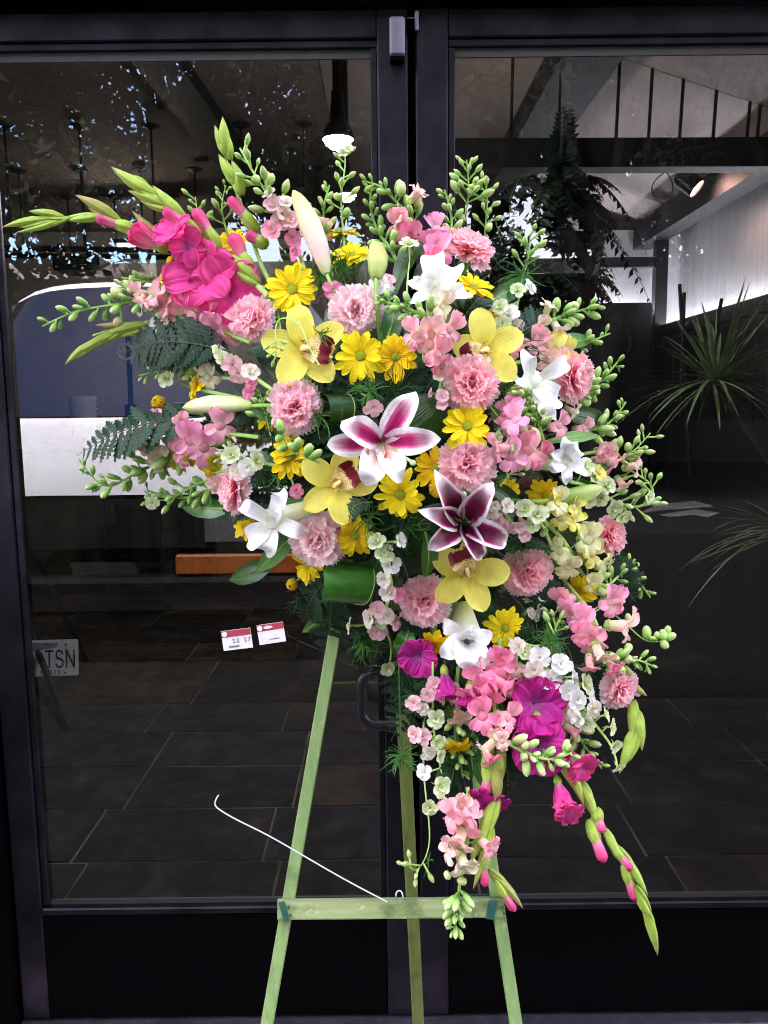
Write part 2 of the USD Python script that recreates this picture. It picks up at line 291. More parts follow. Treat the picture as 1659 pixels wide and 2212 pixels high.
# date stickers on the left pane
def sticker(x0, y0, w, h, tilt, digits, band, parent):
    c = at(x0, y0, -0.0006); s = 1 / pxm(c); w *= s; h *= s
    def place(m, dy):
        m = m.copy(); v = m.vertices; ca, sa = math.cos(tilt), math.sin(tilt)
        m.vertices = np.c_[c[0] + v[:, 0] * ca - v[:, 1] * sa, np.full(len(v), c[1] + dy) - v[:, 2] * 1, c[2] + v[:, 0] * sa + v[:, 1] * ca]; m.invert(); return m
    q = trimesh.creation.extrude_polygon(sbox(-w / 2, -h / 2, w / 2, h / 2), 0.0008, engine='earcut')
    st = obj('date_sticker', place(q, 0.0), 'sticker_white', parent)
    band_p = sbox(-w / 2 + .0004, h / 2 - h * .33, w / 2 - .0004, h / 2 - .0004)
    obj('red_band', place(trimesh.creation.extrude_polygon(band_p, 0.0004, engine='earcut'), -0.0010), 'sticker_red', st)
    from shapely.geometry import Point
    obj('round_emblem', place(trimesh.creation.extrude_polygon(Point(-w * .39, h * .33).buffer(h * .13), 0.0003, engine='earcut'), -0.0016), 'sticker_white', st)
    if digits:
        for tx, xx in (('12', -w * .17), ('17', w * .22)):
            t = meshkit.text_mesh(tx, h * .21, 0.0003); t.apply_translation([xx, -h * .15, 0]); obj('date_digits', place(t, -0.0010), 'sticker_ink', st)
        obj('small_print', place(cat(*[trimesh.creation.extrude_polygon(sbox(-w * .3 + k * w * .045, -h * .38, -w * .3 + k * w * .045 + w * .03, -h * .29), .0003, engine='earcut') for k in range(8)]), -0.0010), 'sticker_ink', st)
    else:
        obj('small_print', place(trimesh.creation.extrude_polygon(sbox(-w * .1, -h * .3, w * .28, -h * .26), .0003, engine='earcut'), -0.0010), 'label_grey', st)
        obj('torn_paper', place(trimesh.creation.extrude_polygon(Polygon([(-w * .25, h * .36), (-w * .1, h * .42), (w * .05, h * .38), (w * .1, h * .30), (-w * .05, h * .26), (-w * .22, h * .28)]), .0003, engine='earcut'), -0.0016), 'sticker_white', st)
for a in ((512, 1381, 64, 44, math.radians(6.5), True), (586, 1368, 58, 44, math.radians(8), False)): sticker(*a, None, door_l)

fr = thing('door_frame', 'black metal frame and threshold around the two glazed doors', 'door frame')
ox0, ox1 = xl - ST - .008, xrl + (xlr - xl) + ST + .008
obj('head_bar', box(ox0 - .06, ox1 + .06, -0.06, 0.05, zd + .012, zd + .25, .004), 'frame_black_and_shade', fr)
obj('jamb', box(ox0 - .06, ox0, -0.045, 0.05, 0.0, zd + .011, .003), 'frame_black_and_shade', fr); obj('jamb', box(ox1, ox1 + .06, -0.045, 0.05, 0.0, zd + .011, .003), 'frame_black_and_shade', fr)
obj('center_stop', box(xc - .02, xc + .02, 0.024, 0.05, 0.02, zd), 'frame_black_and_shade', fr)
obj('threshold', box(ox0, ox1, -0.055, 0.05, -0.018, 0.014, .005), 'threshold_metal', fr)
wl = thing('shop_wall', 'rendered street wall of the shop around the glazed doors', 'wall')
obj('pier', box(-6, ox0 - .062, -0.10, 0.10, gz - .1, 3.75, .004), 'wall_render', wl); obj('pier', box(ox1 + .062, 6, -0.10, 0.10, gz - .1, 3.75, .004), 'wall_render', wl)
obj('lintel', box(ox0 - .0615, ox1 + .0615, -0.10, 0.10, zd + .252, 3.75, .004), 'frame_black_and_shade', wl)
obj('roof', box(-6.3, 6.3, -0.12, 9.3, 3.76, 3.9), 'concrete', wl)

# ================================================================= interior shell
RX, LX, BY = 2.05, -4.6, 7.2
flo = UsdGeom.Xform.Define(stage, '/World/floor').GetPrim(); tag(flo, kind='structure')
obj('floor_bed', box(LX, RX + .8, 0.06, BY, -0.06, -0.006), 'grout', flo)
tw, td, y0, x0 = 0.645, 0.36, 0.70, -1.005
for j in range(-2, 16):
    ya = y0 + j * td; 
    if ya + td < 0.07: continue
    sh = 0.0 if j % 3 else rng.uniform(-.22, .22)
    for i in range(-5, 6):
        xa = x0 + i * tw + sh
        if xa > RX + .1 or xa + tw < LX: continue
        gp = .005
        m = box(xa + gp, xa + tw - gp, max(ya, .065) + gp, ya + td - gp, -0.02, 0.0 + rng.uniform(-.0025, .0015), .003)
        v = m.vertices.copy(); v[v[:, 2] > -.01, 2] += (v[v[:, 2] > -.01, 0] - xa) * rng.uniform(-.004, .004); m.vertices = v
        obj('slate_tile', m, 'slate_' + 'abcde'[rng.integers(5)], flo)
cl = UsdGeom.Xform.Define(stage, '/World/ceiling').GetPrim(); tag(cl, kind='structure')
def slab(pts, th=0.03):
    p = np.array(pts, float); q = p + [0, 0, th]
    return trimesh.convex.convex_hull(np.vstack([p, q]))
XR, ZR = -0.35, 3.50
for k, (ya, yb) in enumerate([(0.12, 2.0), (2.0, 3.6), (3.6, 5.2), (5.2, BY)]):
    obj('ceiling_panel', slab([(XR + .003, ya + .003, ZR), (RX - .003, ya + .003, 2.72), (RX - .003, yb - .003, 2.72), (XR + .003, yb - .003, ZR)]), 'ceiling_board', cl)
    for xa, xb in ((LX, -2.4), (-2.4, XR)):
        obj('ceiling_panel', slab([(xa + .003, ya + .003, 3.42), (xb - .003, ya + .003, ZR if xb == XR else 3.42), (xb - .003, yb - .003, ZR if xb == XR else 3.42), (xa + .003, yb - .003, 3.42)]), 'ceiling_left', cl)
def wall(name, m, material): tag(obj(name, m, material), kind='structure')
wall('wall_right', box(RX, RX + .1, 0.11, BY, -.05, 3.4), 'plaster')
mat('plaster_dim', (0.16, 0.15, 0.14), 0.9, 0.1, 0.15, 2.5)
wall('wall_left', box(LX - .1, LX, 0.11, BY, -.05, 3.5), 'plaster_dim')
wall('wall_back', box(LX, RX, BY, BY + .1, -.05, 3.7), 'plaster')

def beam(label, a, b, w, h, name='ceiling_beam', group=None):
    """A straight black timber between two points, w wide and h deep."""
    a, b = np.array(a, float), np.array(b, float); t = (b - a) / np.linalg.norm(b - a); s = np.cross(t, [0, 0, 1.0]); s /= np.linalg.norm(s); u = np.cross(s, t)
    P = [p + s * i * w / 2 + u * j * h / 2 for p in (a, b) for i in (-1, 1) for j in (-1, 1)]
    p = obj(name, trimesh.convex.convex_hull(np.array(P)), 'beam_black'); tag(p, label, 'beam', group); return p
beam('black sloping ceiling beam behind the dark fern, running away from the door', (0.90, 1.2, 3.00), (0.80, BY - .02, 3.02), .26, .14)
beam('dark ceiling beam at upper left running away above the pendant rods', (-1.25, 1.2, 3.37), (-1.0, BY - .02, 3.37), .24, .10)
beam('black crossbeam at right that carries the thin hanging rods', (at(900, 338, 2.0)), at(1700, 335, 2.0), .10, .125)
beam('black purlin along the top of the right wall above the spotlight', (RX - .20, 1.6, 2.66), (RX - .20, BY - .02, 2.66), .13, .15)
# thin rods from ceiling to the crossbeam, each its own thing
for k, px in enumerate((1103, 1330, 1400, 1467, 1539, 1612, 1634)):
    p = at(px, 312, 2.0); zc = 3.5 - (p[0] - XR) * .325 + .02
    r = obj('hanging_rod', tube([(p[0], 2.0, p[2] - .01), (p[0] + .01, 2.0, zc)], 0.008, 6), 'beam_black')
    tag(r, ['first', 'second', 'third', 'fourth', 'fifth', 'sixth', 'seventh'][k] + ' thin black rod from the left above the right crossbeam', 'rod', 'black rods above the crossbeam')
# rods with round ceiling plates, left
for j, (yy, pxs, py) in enumerate([(3.9, (8, 170, 325, 521, 655), 265), (4.9, (40, 173, 302, 420, 684), 366), (5.7, (145, 246, 330, 372), 416)]):
    for i_, px in enumerate(pxs):
        p = at(px, py, yy); r = thing('pendant_rod', ['first', 'second', 'third', 'fourth', 'fifth'][i_] + ' black rod from the left in the ' + ['nearest and highest', 'middle', 'farthest and lowest'][j] + ' row of ceiling plates', 'rod', 'black rods under the left ceiling', loc=(p[0], p[1], 3.41))
        zb = at(px, 540, yy)[2]
        obj('ceiling_plate', lathe([(0, 3.408), (.062, 3.408), (.062, 3.399), (.024, 3.386), (.010, 3.376), (0, 3.376)], 18, (p[0], p[1], 0)), 'beam_black', r, smooth=30)
        obj('rod', tube([(p[0], p[1], 3.38), (p[0], p[1], zb)], .008, 6), 'beam_black', r)
for k, (py, yy) in enumerate(((536, 4.4), (551, 5.2))):
    a, b = at(-60, py, yy), at(760, py + 8, yy)
    tag(obj('track_rail', tube([a, b], .022, 8), 'beam_black'), ['upper black rail crossing the left door view below the rods', 'lower black rail just behind the box heater'][k], 'rail')
h = thing('box_heater', 'black box heater hanging from rails at far left', 'heater', loc=at(160, 565, 4.5))
a, b = at(111, 552, 4.5), at(215, 582, 4.5)
obj('casing', box(a[0], b[0], 4.5, 4.8, b[2], a[2], .01), 'black_plastic', h)
for px in (130, 192):
    q = at(px, 552, 4.6); obj('hanger', box(q[0] - .02, q[0] + .02, 4.6, 4.64, q[2] - .01, q[2] + .09), 'beam_black', h)
obj('grille', cat(*[box(a[0] + .03, b[0] - .03, 4.488, 4.499, z, z + .006) for z in np.linspace(b[2] + .015, a[2] - .015, 5)]), 'beam_black', h)
t = thing('strip_light', 'white fluorescent strip light shining behind the pink gladiolus tips', 'light', loc=at(300, 533, 5.6))
a, b = at(255, 532, 5.6), at(345, 536, 5.6)
obj('tube', box(a[0], b[0], 5.57, 5.63, a[2] - .02, a[2] + .016, .005), 'tube_white', t); obj('housing', box(a[0] - .03, b[0] + .03, 5.56, 5.64, a[2] + .018, a[2] + .06, .005), 'black_plastic', t)

# pendants hanging close behind the left pane
def pendant(px, py, y, r, label):
    p = at(px, py, y); t = thing('pendant_lamp', label, 'lamp', loc=p)
    def L(prof, s=24): return lathe([(a * r, p[2] + b * r) for a, b in prof], s, (p[0], p[1], 0))
    obj('shade', L([(1.0, 0), (1.02, .12), (.95, .5), (.70, .9), (.50, 1.15), (.46, 1.9), (.40, 2.2), (.38, 2.9), (0.2, 3.0), (.2, 2.9), (.36, 2.1), (.42, 1.2), (.62, .88), (.88, .5), (.95, .1), (1.0, 0)]), 'black_plastic', t, smooth=35)
    obj('bulb', L([(0, -.62), (.45, -.55), (.8, -.28), (.92, .05), (.8, .3), (.5, .6), (0, .7)]), 'bulb_white', t, smooth=40)
    obj('stem', tube([(p[0], p[1], p[2] + 2.9 * r), (p[0], p[1], 3.42)], .016, 8), 'black_plastic', t)
def bulb_light(px, py, y, power, radius=.03):
    p = at(px, py, y); l = UsdLux.SphereLight.Define(stage, numbered('/World', 'pendant_bulb_light')); l.CreateRadiusAttr(radius); l.CreateIntensityAttr(power); l.CreateColorAttr(Gf.Vec3f(1.0, .82, .62)); l.AddTranslateOp().Set(Gf.Vec3d(*map(float, p - [0, 0, .06])))
bulb_light(738, 302, 1.1, 11); bulb_light(746, 424, 2.2, 18)
pendant(730, 302, 1.1, 0.054, 'dark pendant lamp with bright white bulb above the thin larkspur tip')
pendant(748, 422, 2.2, 0.050, 'lower pendant lamp glowing behind the thin larkspur stem')

# spotlight on the right purlin
p = at(1506, 408, 2.6); t = thing('spotlight', 'black spotlight with warm glowing face at upper right', 'lamp', loc=p)
ax = np.array([.60, -.36, -.60]); ax /= np.linalg.norm(ax); s = np.cross(ax, [0, 1, 0.]); s /= np.linalg.norm(s); T4 = np.eye(4); T4[:3, 0] = s; T4[:3, 1] = np.cross(ax, s); T4[:3, 2] = ax; T4[:3, 3] = p
can = lathe([(0, -.13), (.035, -.13), (.05, -.10), (.053, 0), (.048, 0), (.045, -.015)], 20); can.apply_transform(T4); obj('can', can, 'black_plastic', t, smooth=35)
fc = lathe([(0, -.012), (.045, -.012)], 20); fc.invert(); fc.apply_transform(T4); obj('lens', fc, 'spot_warm', t)
obj('bracket', tube([p - ax * .09, np.array([p[0] + .02, p[1] + .03, p[2] + .24])], .02, 8), 'black_plastic', t)
def loop_cord(pts, y, r, label):
    tag(obj('cord', tube([at(a, b, y) for a, b in pts], r, 6), 'wire_black'), label, 'cord')
loop_cord([(1437, 330), (1434, 360), (1448, 385), (1453, 415), (1444, 430), (1420, 428), (1408, 412), (1412, 395), (1428, 378), (1452, 362), (1490, 352)], 2.5, .003, 'thin black cord looping beside the spotlight')

# ---- right hand back area: steel clad walls lit from a trough, post frame, black cabinet
YB = 4.05
zs = at(1500, 690, 3.47)[2]
pf = thing('post_frame', 'black square post and crossbar left of the bright steel wall', 'frame', loc=at(1432, 720, 3.72))
a, b = at(1300, 555, 3.72), at(1424, 576, 3.72)
px0, px1 = at(1417, 600, 3.72)[0], at(1443, 600, 3.72)[0]
obj('post', box(px0, px1, 3.72, 3.80, 0.0, at(1430, 440, 3.72)[2], .004), 'black_plastic', pf); obj('crossbar', box(a[0] - .35, px0 - .001, 3.73, 3.79, b[2], a[2], .004), 'black_plastic', pf)
sp = thing('steel_cladding', 'brushed pale wall panels glowing with white light at right', 'wall panel', loc=(RX, 3.4, 0))
for k in range(4): obj('panel', box(RX - .035, RX - .012, 1.75 + k * .57, 2.316 + k * .57, zs - .1, 2.66), 'steel_panel', sp)
xb0 = at(1100, 600, YB)[0]; wb = (RX - .05 - xb0) / 2
for k in range(2): obj('panel', box(xb0 + k * wb, xb0 + (k + 1) * wb - .004, YB, YB + .03, 0.9, 2.72 if k else 2.9), 'steel_panel', sp)
ws = thing('wall_washer', 'hidden white trough lamp along the steel wall panels', 'lamp', loc=(RX - .12, 3.2, zs))
obj('strip', box(RX - .10, RX - .06, 1.8, 4.0, zs - .045, zs - .04), 'washer_white', ws); obj('channel', box(RX - .16, RX - .04, 1.78, 4.02, zs - .09, zs - .046), 'black_plastic', ws); obj('lip', box(RX - .16, RX - .15, 1.78, 4.02, zs - .045, zs - .01), 'black_plastic', ws)
zb = at(1360, 664, 4.0)[2]
obj('strip', box(xb0 + .1, RX - .2, YB - .08, YB - .04, zb - .05, zb - .045), 'washer_white', ws); obj('channel', box(xb0 + .1, RX - .2, YB - .12, YB - .02, zb - .09, zb - .051), 'black_plastic', ws)
dk = thing('dark_side_cabinet', 'long black cabinet along the right wall below the glowing panels', 'cabinet', loc=(RX - .1, 3.0, 0))
obj('carcass', box(RX - .155, RX - .005, 1.7, 4.03, 0.02, zs - .092, .006), 'black_plastic', dk)
for k in range(4): obj('door', box(RX - .168, RX - .157, 1.72 + k * .575, 2.285 + k * .575, 0.08, zs - .11, .003), 'black_plastic', dk)
cb = thing('black_cabinet', 'tall black cabinet with small grey label behind the flowers at right', 'cabinet', loc=at(1310, 900, 3.6))
a, b = at(1180, 655, 3.5), at(1411, 655, 3.5)
obj('carcass', box(a[0], b[0], 3.52, 3.70, 0.02, a[2], .006), 'black_plastic', cb)
for s0, s1 in ((0, .5), (.5, 1)):
    obj('door', box(a[0] + (b[0] - a[0]) * s0 + .004, a[0] + (b[0] - a[0]) * s1 - .004, 3.495, 3.518, 0.06, a[2] - .01, .004), 'black_plastic', cb)
l0, l1 = at(1253, 729, 3.49), at(1278, 756, 3.49); obj('label_card', box(l0[0], l1[0], 3.489, 3.494, l1[2], l0[2]), 'label_grey', cb)
k = at(1358, 742, 3.48); obj('handle', tube([k + [0, .015, .05], k + [0, -.02, .04], k + [0, -.02, -.04], k + [0, .015, -.05]], .008, 8), 'brushed', cb)

# ---- table with papers at right
tb = thing('dark_table', 'low dark table behind the right door with papers on it', 'table', loc=(1.25, 2.0, 0))
zt_ = at_x(1480, 1120, 1.0)[2]
yt = 1.75; zt_ = at(1500, 1150, yt)[2]
tx0, tx1 = at(1180, 1150, yt)[0], RX - .12
obj('tabletop', box(tx0, tx1, yt, yt + .75, zt_ - .035, zt_, .005), 'black_plastic', tb)
for xx in (tx0 + .05, tx1 - .09):
    for yy in (yt + .04, yt + .67): obj('leg', box(xx, xx + .04, yy, yy + .04, 0, zt_ - .036), 'black_plastic', tb)
obj('apron', box(tx0 + .1, tx1 - .1, yt + .05, yt + .07, zt_ - .15, zt_ - .037), 'black_plastic', tb)
def sheet(name, corners, z, material, label, thick=.002):
    P = np.array([at_z(a, b, z) for a, b in corners]); m = trimesh.creation.extrude_polygon(Polygon(P[:, :2]), thick, engine='earcut'); m.apply_translation([0, 0, z - thick / 2]); tag(obj(name, m, material), label, 'paper')
sheet('paper_sheet', [(1380, 1110), (1418, 1090), (1500, 1082), (1543, 1094), (1500, 1098), (1430, 1102)], zt_ + .004, 'paper', 'long pale paper lying furthest back on the dark table')
sheet('paper_sheet', [(1425, 1112), (1500, 1100), (1555, 1108), (1530, 1117), (1500, 1112), (1448, 1117)], zt_ + .008, 'paper', 'pale paper with a notched edge lying nearest on the dark table')
bx = thing('grey_crate', 'plain grey crate standing under the dark table at right', 'crate', loc=(at(1560, 1190, 2.0)))
a, b = at(1508, 1142, 2.3), at(1640, 1196, 2.3)
obj('body', box(a[0], b[0], 2.3, 2.6, b[2], a[2], .01), 'label_grey', bx); obj('rim', box(a[0] - .01, b[0] + .01, 2.29, 2.61, a[2], a[2] + .02, .004), 'label_grey', bx)

# ---- far left: counter, buckets, stand
ct = thing('work_counter', 'olive brown work counter along the back at left', 'counter', loc=(-2, 5.2, 0))
a, b = at(40, 908, 5.0), at(330, 908, 5.0)
obj('top', box(LX + .3, b[0] + .8, 5.0, 5.8, a[2] - .28, a[2] - .24, .004), 'counter_wood', ct); obj('back_board', box(LX + .3, b[0] + .8, 5.78, 5.82, a[2] - .239, a[2] + .02), 'counter_wood', ct)
obj('front_panel', box(LX + .3, b[0] + .8, 5.04, 5.07, 0.0, a[2] - .281), 'counter_wood', ct)
ztop = a[2] - .24
def bucket(px, y, z0, r, hgt, material, label, n=1):
    p = at(px, 900, y); t = thing('bucket', label, 'bucket', loc=(p[0], p[1], z0))
    obj('body', lathe([(0, z0), (r * .82, z0), (r * .97, z0 + hgt * .9), (r, z0 + hgt), (r * .94, z0 + hgt), (r * .8, z0 + .02), (0, z0 + .02)], 22, (p[0], p[1], 0)), material, t, smooth=35)
    for q in (.62, .78, .93):
        obj('rib', lathe([(r * (.80 + .17 * q), z0 + hgt * q), (r * 1.06, z0 + hgt * q), (r * 1.06, z0 + hgt * (q + .05)), (r * (.80 + .17 * q), z0 + hgt * (q + .05))], 22, (p[0], p[1], 0)), material, t)
zb_top = at(180, 857, 5.35)[2]
hb = (zb_top - ztop) / 1.45
bucket(180, 5.35, ztop, .115, hb, 'bucket_white', 'white ribbed bucket on the work counter, bottom of the stack')
bucket(180, 5.35, ztop + hb * .45, .116, hb, 'bucket_white', 'white ribbed bucket stacked on top of another bucket')
bucket(140, 5.2, ztop, .16, .08, 'bucket_maroon', 'low maroon tub on the work counter beside the white buckets')
st = thing('display_stand', 'thin dark stand with a pale ring behind the fern at left', 'stand', loc=at(282, 905, 4.9))
q0, q1 = at(276, 700, 4.9), at(284, 905, 4.9)
obj('pole', tube([q0, q1], .022, 8), 'wire_black', st); obj('collar', lathe([(.022, q1[2]), (.05, q1[2]), (.05, q1[2] + .12), (.022, q1[2] + .12)], 14, (q1[0], q1[1], 0)), 'wire_black', st)
obj('base', lathe([(0, 0.0), (.2, 0.0), (.2, .02), (.03, .04), (.022, q1[2])], 18, (q1[0], q1[1], 0)), 'wire_black', st)
rc = at(270, 760, 4.85); ring = trimesh.creation.torus(.062, .010, 28, 8); ring.apply_transform(trimesh.transformations.rotation_matrix(math.pi / 2, [1, 0, 0])); ring.apply_translation(rc); obj('ring', ring, 'bucket_white', st, smooth=True)
# glass vases on the counter behind the yellow daisy
for k, (px, py) in enumerate(((350, 905), (385, 905), (428, 900))):
    p = at(px, py, 5.3); t = thing('glass_vase', ['clear glass vase at the left of the row on the counter', 'clear glass vase in the middle of the row on the counter', 'clear glass vase at the right of the row on the counter'][k], 'vase', 'clear vases on the counter', loc=(p[0], p[1], ztop))
    obj('body', lathe([(0, ztop + .001), (.07, ztop + .001), (.085, ztop + .2), (.075, ztop + .33), (.09, ztop + .37), (.086, ztop + .37), (.07, ztop + .33), (.08, ztop + .2), (.066, ztop + .015), (0, ztop + .015)], 20, (p[0], p[1], 0)), 'vase_glass', t, smooth=40)
    obj('rim', lathe([(.086, ztop + .368), (.094, ztop + .368), (.094, ztop + .378), (.086, ztop + .378)], 20, (p[0], p[1], 0)), 'bucket_white', t)

# ---- wire plant stand and black pot (left, on floor)
def wire_stand(px0, px1, pytop, pybot, y, label, potlabel):
    a, b = at(px0, pybot, y), at(px1, pybot, y); xm = (a[0] + b[0]) / 2; w = (b[0] - a[0]) / 2; zt2 = at(px0, pytop, y)[2]; z0 = 0.0
    t = thing('wire_stand', label, 'stand', loc=(xm, y + w, 0)); c = np.array([xm, y + w])
    for sx in (-1, 1):
        for sy in (-1, 1):
            obj('upright', tube([(c[0] + sx * w, c[1] + sy * w, z0), (c[0] + sx * w * .93, c[1] + sy * w * .93, zt2)], .008, 6), 'wire_black', t)
    for z in (.10, .38, zt2 - .04):
        z = min(z, zt2 - .02)
        q = [(c[0] + i * w * .96, c[1] + j * w * .96, z) for i, j in ((-1, -1), (1, -1), (1, 1), (-1, 1), (-1, -1))]; obj('hoop', tube(q, .006, 6, smooth_path=False), 'wire_black', t)
    for k in range(5):
        f = -0.75 + k * .375; obj('bar', tube([(c[0] + f * w, c[1] - w * .96, .1), (c[0] + f * w, c[1] - w * .94, zt2 - .04)], .004, 5), 'wire_black', t)
    if potlabel:
        p = thing('plant_pot', potlabel, 'pot', loc=(c[0], c[1], .11)); obj('body', lathe([(0, .108), (w * .62, .108), (w * .80, zt2 * .8), (w * .85, zt2 * .82), (w * .85, zt2 * .86), (w * .7, zt2 * .86), (0, zt2 * .80)], 22, (c[0], c[1], 0)), 'pot_dark', p, smooth=35)
        obj('rim', lathe([(w * .85, zt2 * .86), (w * .9, zt2 * .86), (w * .9, zt2 * .92), (w * .82, zt2 * .92)], 22, (c[0], c[1], 0)), 'pot_dark', p)
wire_stand(232, 352, 1072, 1288, 4.3, 'black wire stand holding a black pot, standing on the floor at left', 'black pot standing inside the wire stand')
wire_stand(375, 470, 1085, 1262, 4.7, 'second black wire stand, right of the one with the pot', 'dark pot in the second wire stand by the amber glow')
# black easel leg pieces and the number plate standing on the floor
ez = thing('black_easel', 'black wooden easel with splayed legs at the far left inside', 'easel', loc=at_z(150, 1500, 0))
f1, f2 = at_z(187, 1428, 0), at_z(150, 1580, 0)
top = at(25, 1085, 2.5)
obj('leg', tube([f1, top + (top - f1) * .15], .018, 4), 'beam_black', ez); obj('leg', tube([f2, at(25, 1262, 3.6)], .018, 4), 'beam_black', ez); obj('leg', tube([at_z(-60, 1500, 0), top + (top - f1) * .15], .018, 4), 'beam_black', ez)
pl = thing('number_plate', 'worn white number plate with dark letters standing on the floor', 'number plate', loc=at_z(120, 1462, 0))
c = at_z(120, 1462, 0); s = 1 / pxm(c); W_, H_ = 132 * s, 78 * s; xr_ = at(170, 1450, c[1])[0]
from shapely.geometry import Point
rot = math.radians(1.2)
def plate_place(m, dy, dx=0, dz=0):
    m = m.copy(); v = m.vertices; m.vertices = np.c_[xr_ - W_ + dx + v[:, 0], c[1] + dy - v[:, 2] + .10 * (v[:, 1] + dz), .002 + dz + v[:, 1] + .02 * (v[:, 0] + dx)]; m.invert(); return m
pp = sbox(.01, .01, W_ - .01, H_ - .01).buffer(.01)
obj('plate', plate_place(trimesh.creation.extrude_polygon(pp, .002, engine='earcut'), 0), 'plate_white', pl)
obj('faded_hill_print', plate_place(trimesh.creation.extrude_polygon(Polygon([(.004, H_ * .55), (W_ * .1, H_ * .62), (W_ * .25, H_ * .72), (W_ * .32, H_ * .62), (W_ * .36, H_ * .72), (W_ * .64, H_ * .78), (W_ * .68, H_ * .9), (W_ * .3, H_ * .93), (.004, H_ * .9)]), .0002, engine='earcut'), -.0024), 'plate_blue', pl)
t = meshkit.text_mesh('TSN', H_ * .50, .0012); w_t = t.bounds[1][0] - t.bounds[0][0]; t.apply_scale([W_ * .49 / w_t, 1, 1]); obj('letters', plate_place(t, -.0022, W_ * .44, H_ * .22), 'plate_ink', pl)
t = meshkit.text_mesh('STATE', H_ * .11, .0006); t.apply_scale([1.25, 1, 1]); obj('letters', plate_place(t, -.0022, W_ * .36, H_ * .05), 'plate_ink', pl)
for dx, dz in ((.78, .08), (.80, .86)): obj('bolt', plate_place(trimesh.creation.cylinder(.006, .003, sections=10), -.003, W_ * dx, H_ * dz), 'plate_ink', pl)

# ---- big dark fern on a stand behind the right door
def frond(base, d, L, droop, n, pin, mt=None, w0=1.0, curl=0.0, seed=0):
    """Rachis and leaflets of one fern or palm frond: base point, outward unit direction, length, droop, number of leaflet pairs, leaflet length."""
    r = np.random.default_rng(seed); d = np.array(d, float); d /= np.linalg.norm(d); u = np.linspace(0, 1, n + 2)
    P = base + d * (u * L)[:, None] + np.array([0, 0, -1.0]) * (droop * L * u ** 2.2)[:, None]
    T, N, B = frames(P); side = np.cross(T, [0, 0, 1.0]); side /= np.linalg.norm(side, axis=1)[:, None] + 1e-9; nor = np.cross(side, T)
    V, F = [], []
    for i in range(1, n + 2):
        l = pin * math.sin(math.pi * min(1, .18 + .82 * u[i]) ** 1.0) ** .8 + pin * .08; l *= r.uniform(.85, 1.1)
        for s in (-1, 1):
            dirv = side[i] * s * .9 + T[i] * .55 - nor[i] * r.uniform(0, .3); dirv /= np.linalg.norm(dirv); wv = np.cross(dirv, nor[i]); w = l * .17 * w0
            o = len(V); V += [P[i], P[i] + dirv * l * .45 + wv * w, P[i] + dirv * l - nor[i] * l * .12, P[i] + dirv * l * .45 - wv * w]; F += [[o, o + 1, o + 2], [o, o + 2, o + 3]]
    rach = tube(P, [.004 * max(.5, L), .001], 4, smooth_path=False)
    return cat(rach, (np.array(V), np.array(F)))
c = at(1205, 480, 1.9); fp = thing('hanging_fern', 'large dark fern plant filling the view behind the middle of the right door', 'plant', loc=c)
r = np.random.default_rng(3)
for k in range(85):
    ph = r.uniform(0, 2 * math.pi); el = r.uniform(-.5, 1.1)
    o = c + [r.uniform(-.07, .07), r.uniform(-.07, .07), r.uniform(-.30, .22)]
    obj('frond', frond(o, (math.cos(ph) * math.cos(el), math.sin(ph) * math.cos(el), math.sin(el)), r.uniform(.22, .40), r.uniform(.5, 1.3), 15, r.uniform(.06, .085), w0=1.25, seed=k), 'dark_leaf', fp)
for k, (ex, ey) in enumerate(((1340, 500), (1345, 560), (1330, 470), (1235, 250), (1215, 245), (1090, 450), (1355, 600))):
    e = at(ex, ey, 1.85); L = np.linalg.norm(e - c); dr = 0.9 if ey > 460 else .1; dd = e + np.array([0, 0, dr * L * .75]) - c
    obj('frond', frond(c + [0, 0, .05], dd, np.linalg.norm(dd) * .98, dr * .8, 20, .075, w0=1.4, seed=100 + k), 'dark_leaf', fp)
obj('pot', lathe([(0, c[2] - .32), (.16, c[2] - .32), (.21, c[2] - .08), (.0, c[2] - .08)], 18, (c[0], c[1], 0)), 'pot_dark', fp); obj('hanger', tube([(c[0], c[1], c[2]), (c[0], c[1], 3.05)], .006, 5), 'wire_black', fp)
# lower leafy mass under the fern
c2 = at(1120, 600, 1.8); fp2 = thing('leafy_plant', 'dark leafy pot plant below the big fern, partly hidden by flowers', 'plant', loc=c2)
for k in range(60):
    ph = r.uniform(0, 2 * math.pi); el = r.uniform(-.3, 1.2)
    obj('frond', frond(c2 + r.uniform(-.09, .09, 3), (math.cos(ph) * math.cos(el), math.sin(ph) * math.cos(el), math.sin(el)), r.uniform(.2, .34), r.uniform(.3, 1.0), 10, .06, w0=1.8, seed=300 + k), 'dark_leaf', fp2)
obj('pot', lathe([(0, 0.76), (.14, .76), (.18, c2[2] - .1), (0, c2[2] - .1)], 18, (c2[0], c2[1], 0)), 'pot_dark', fp2)
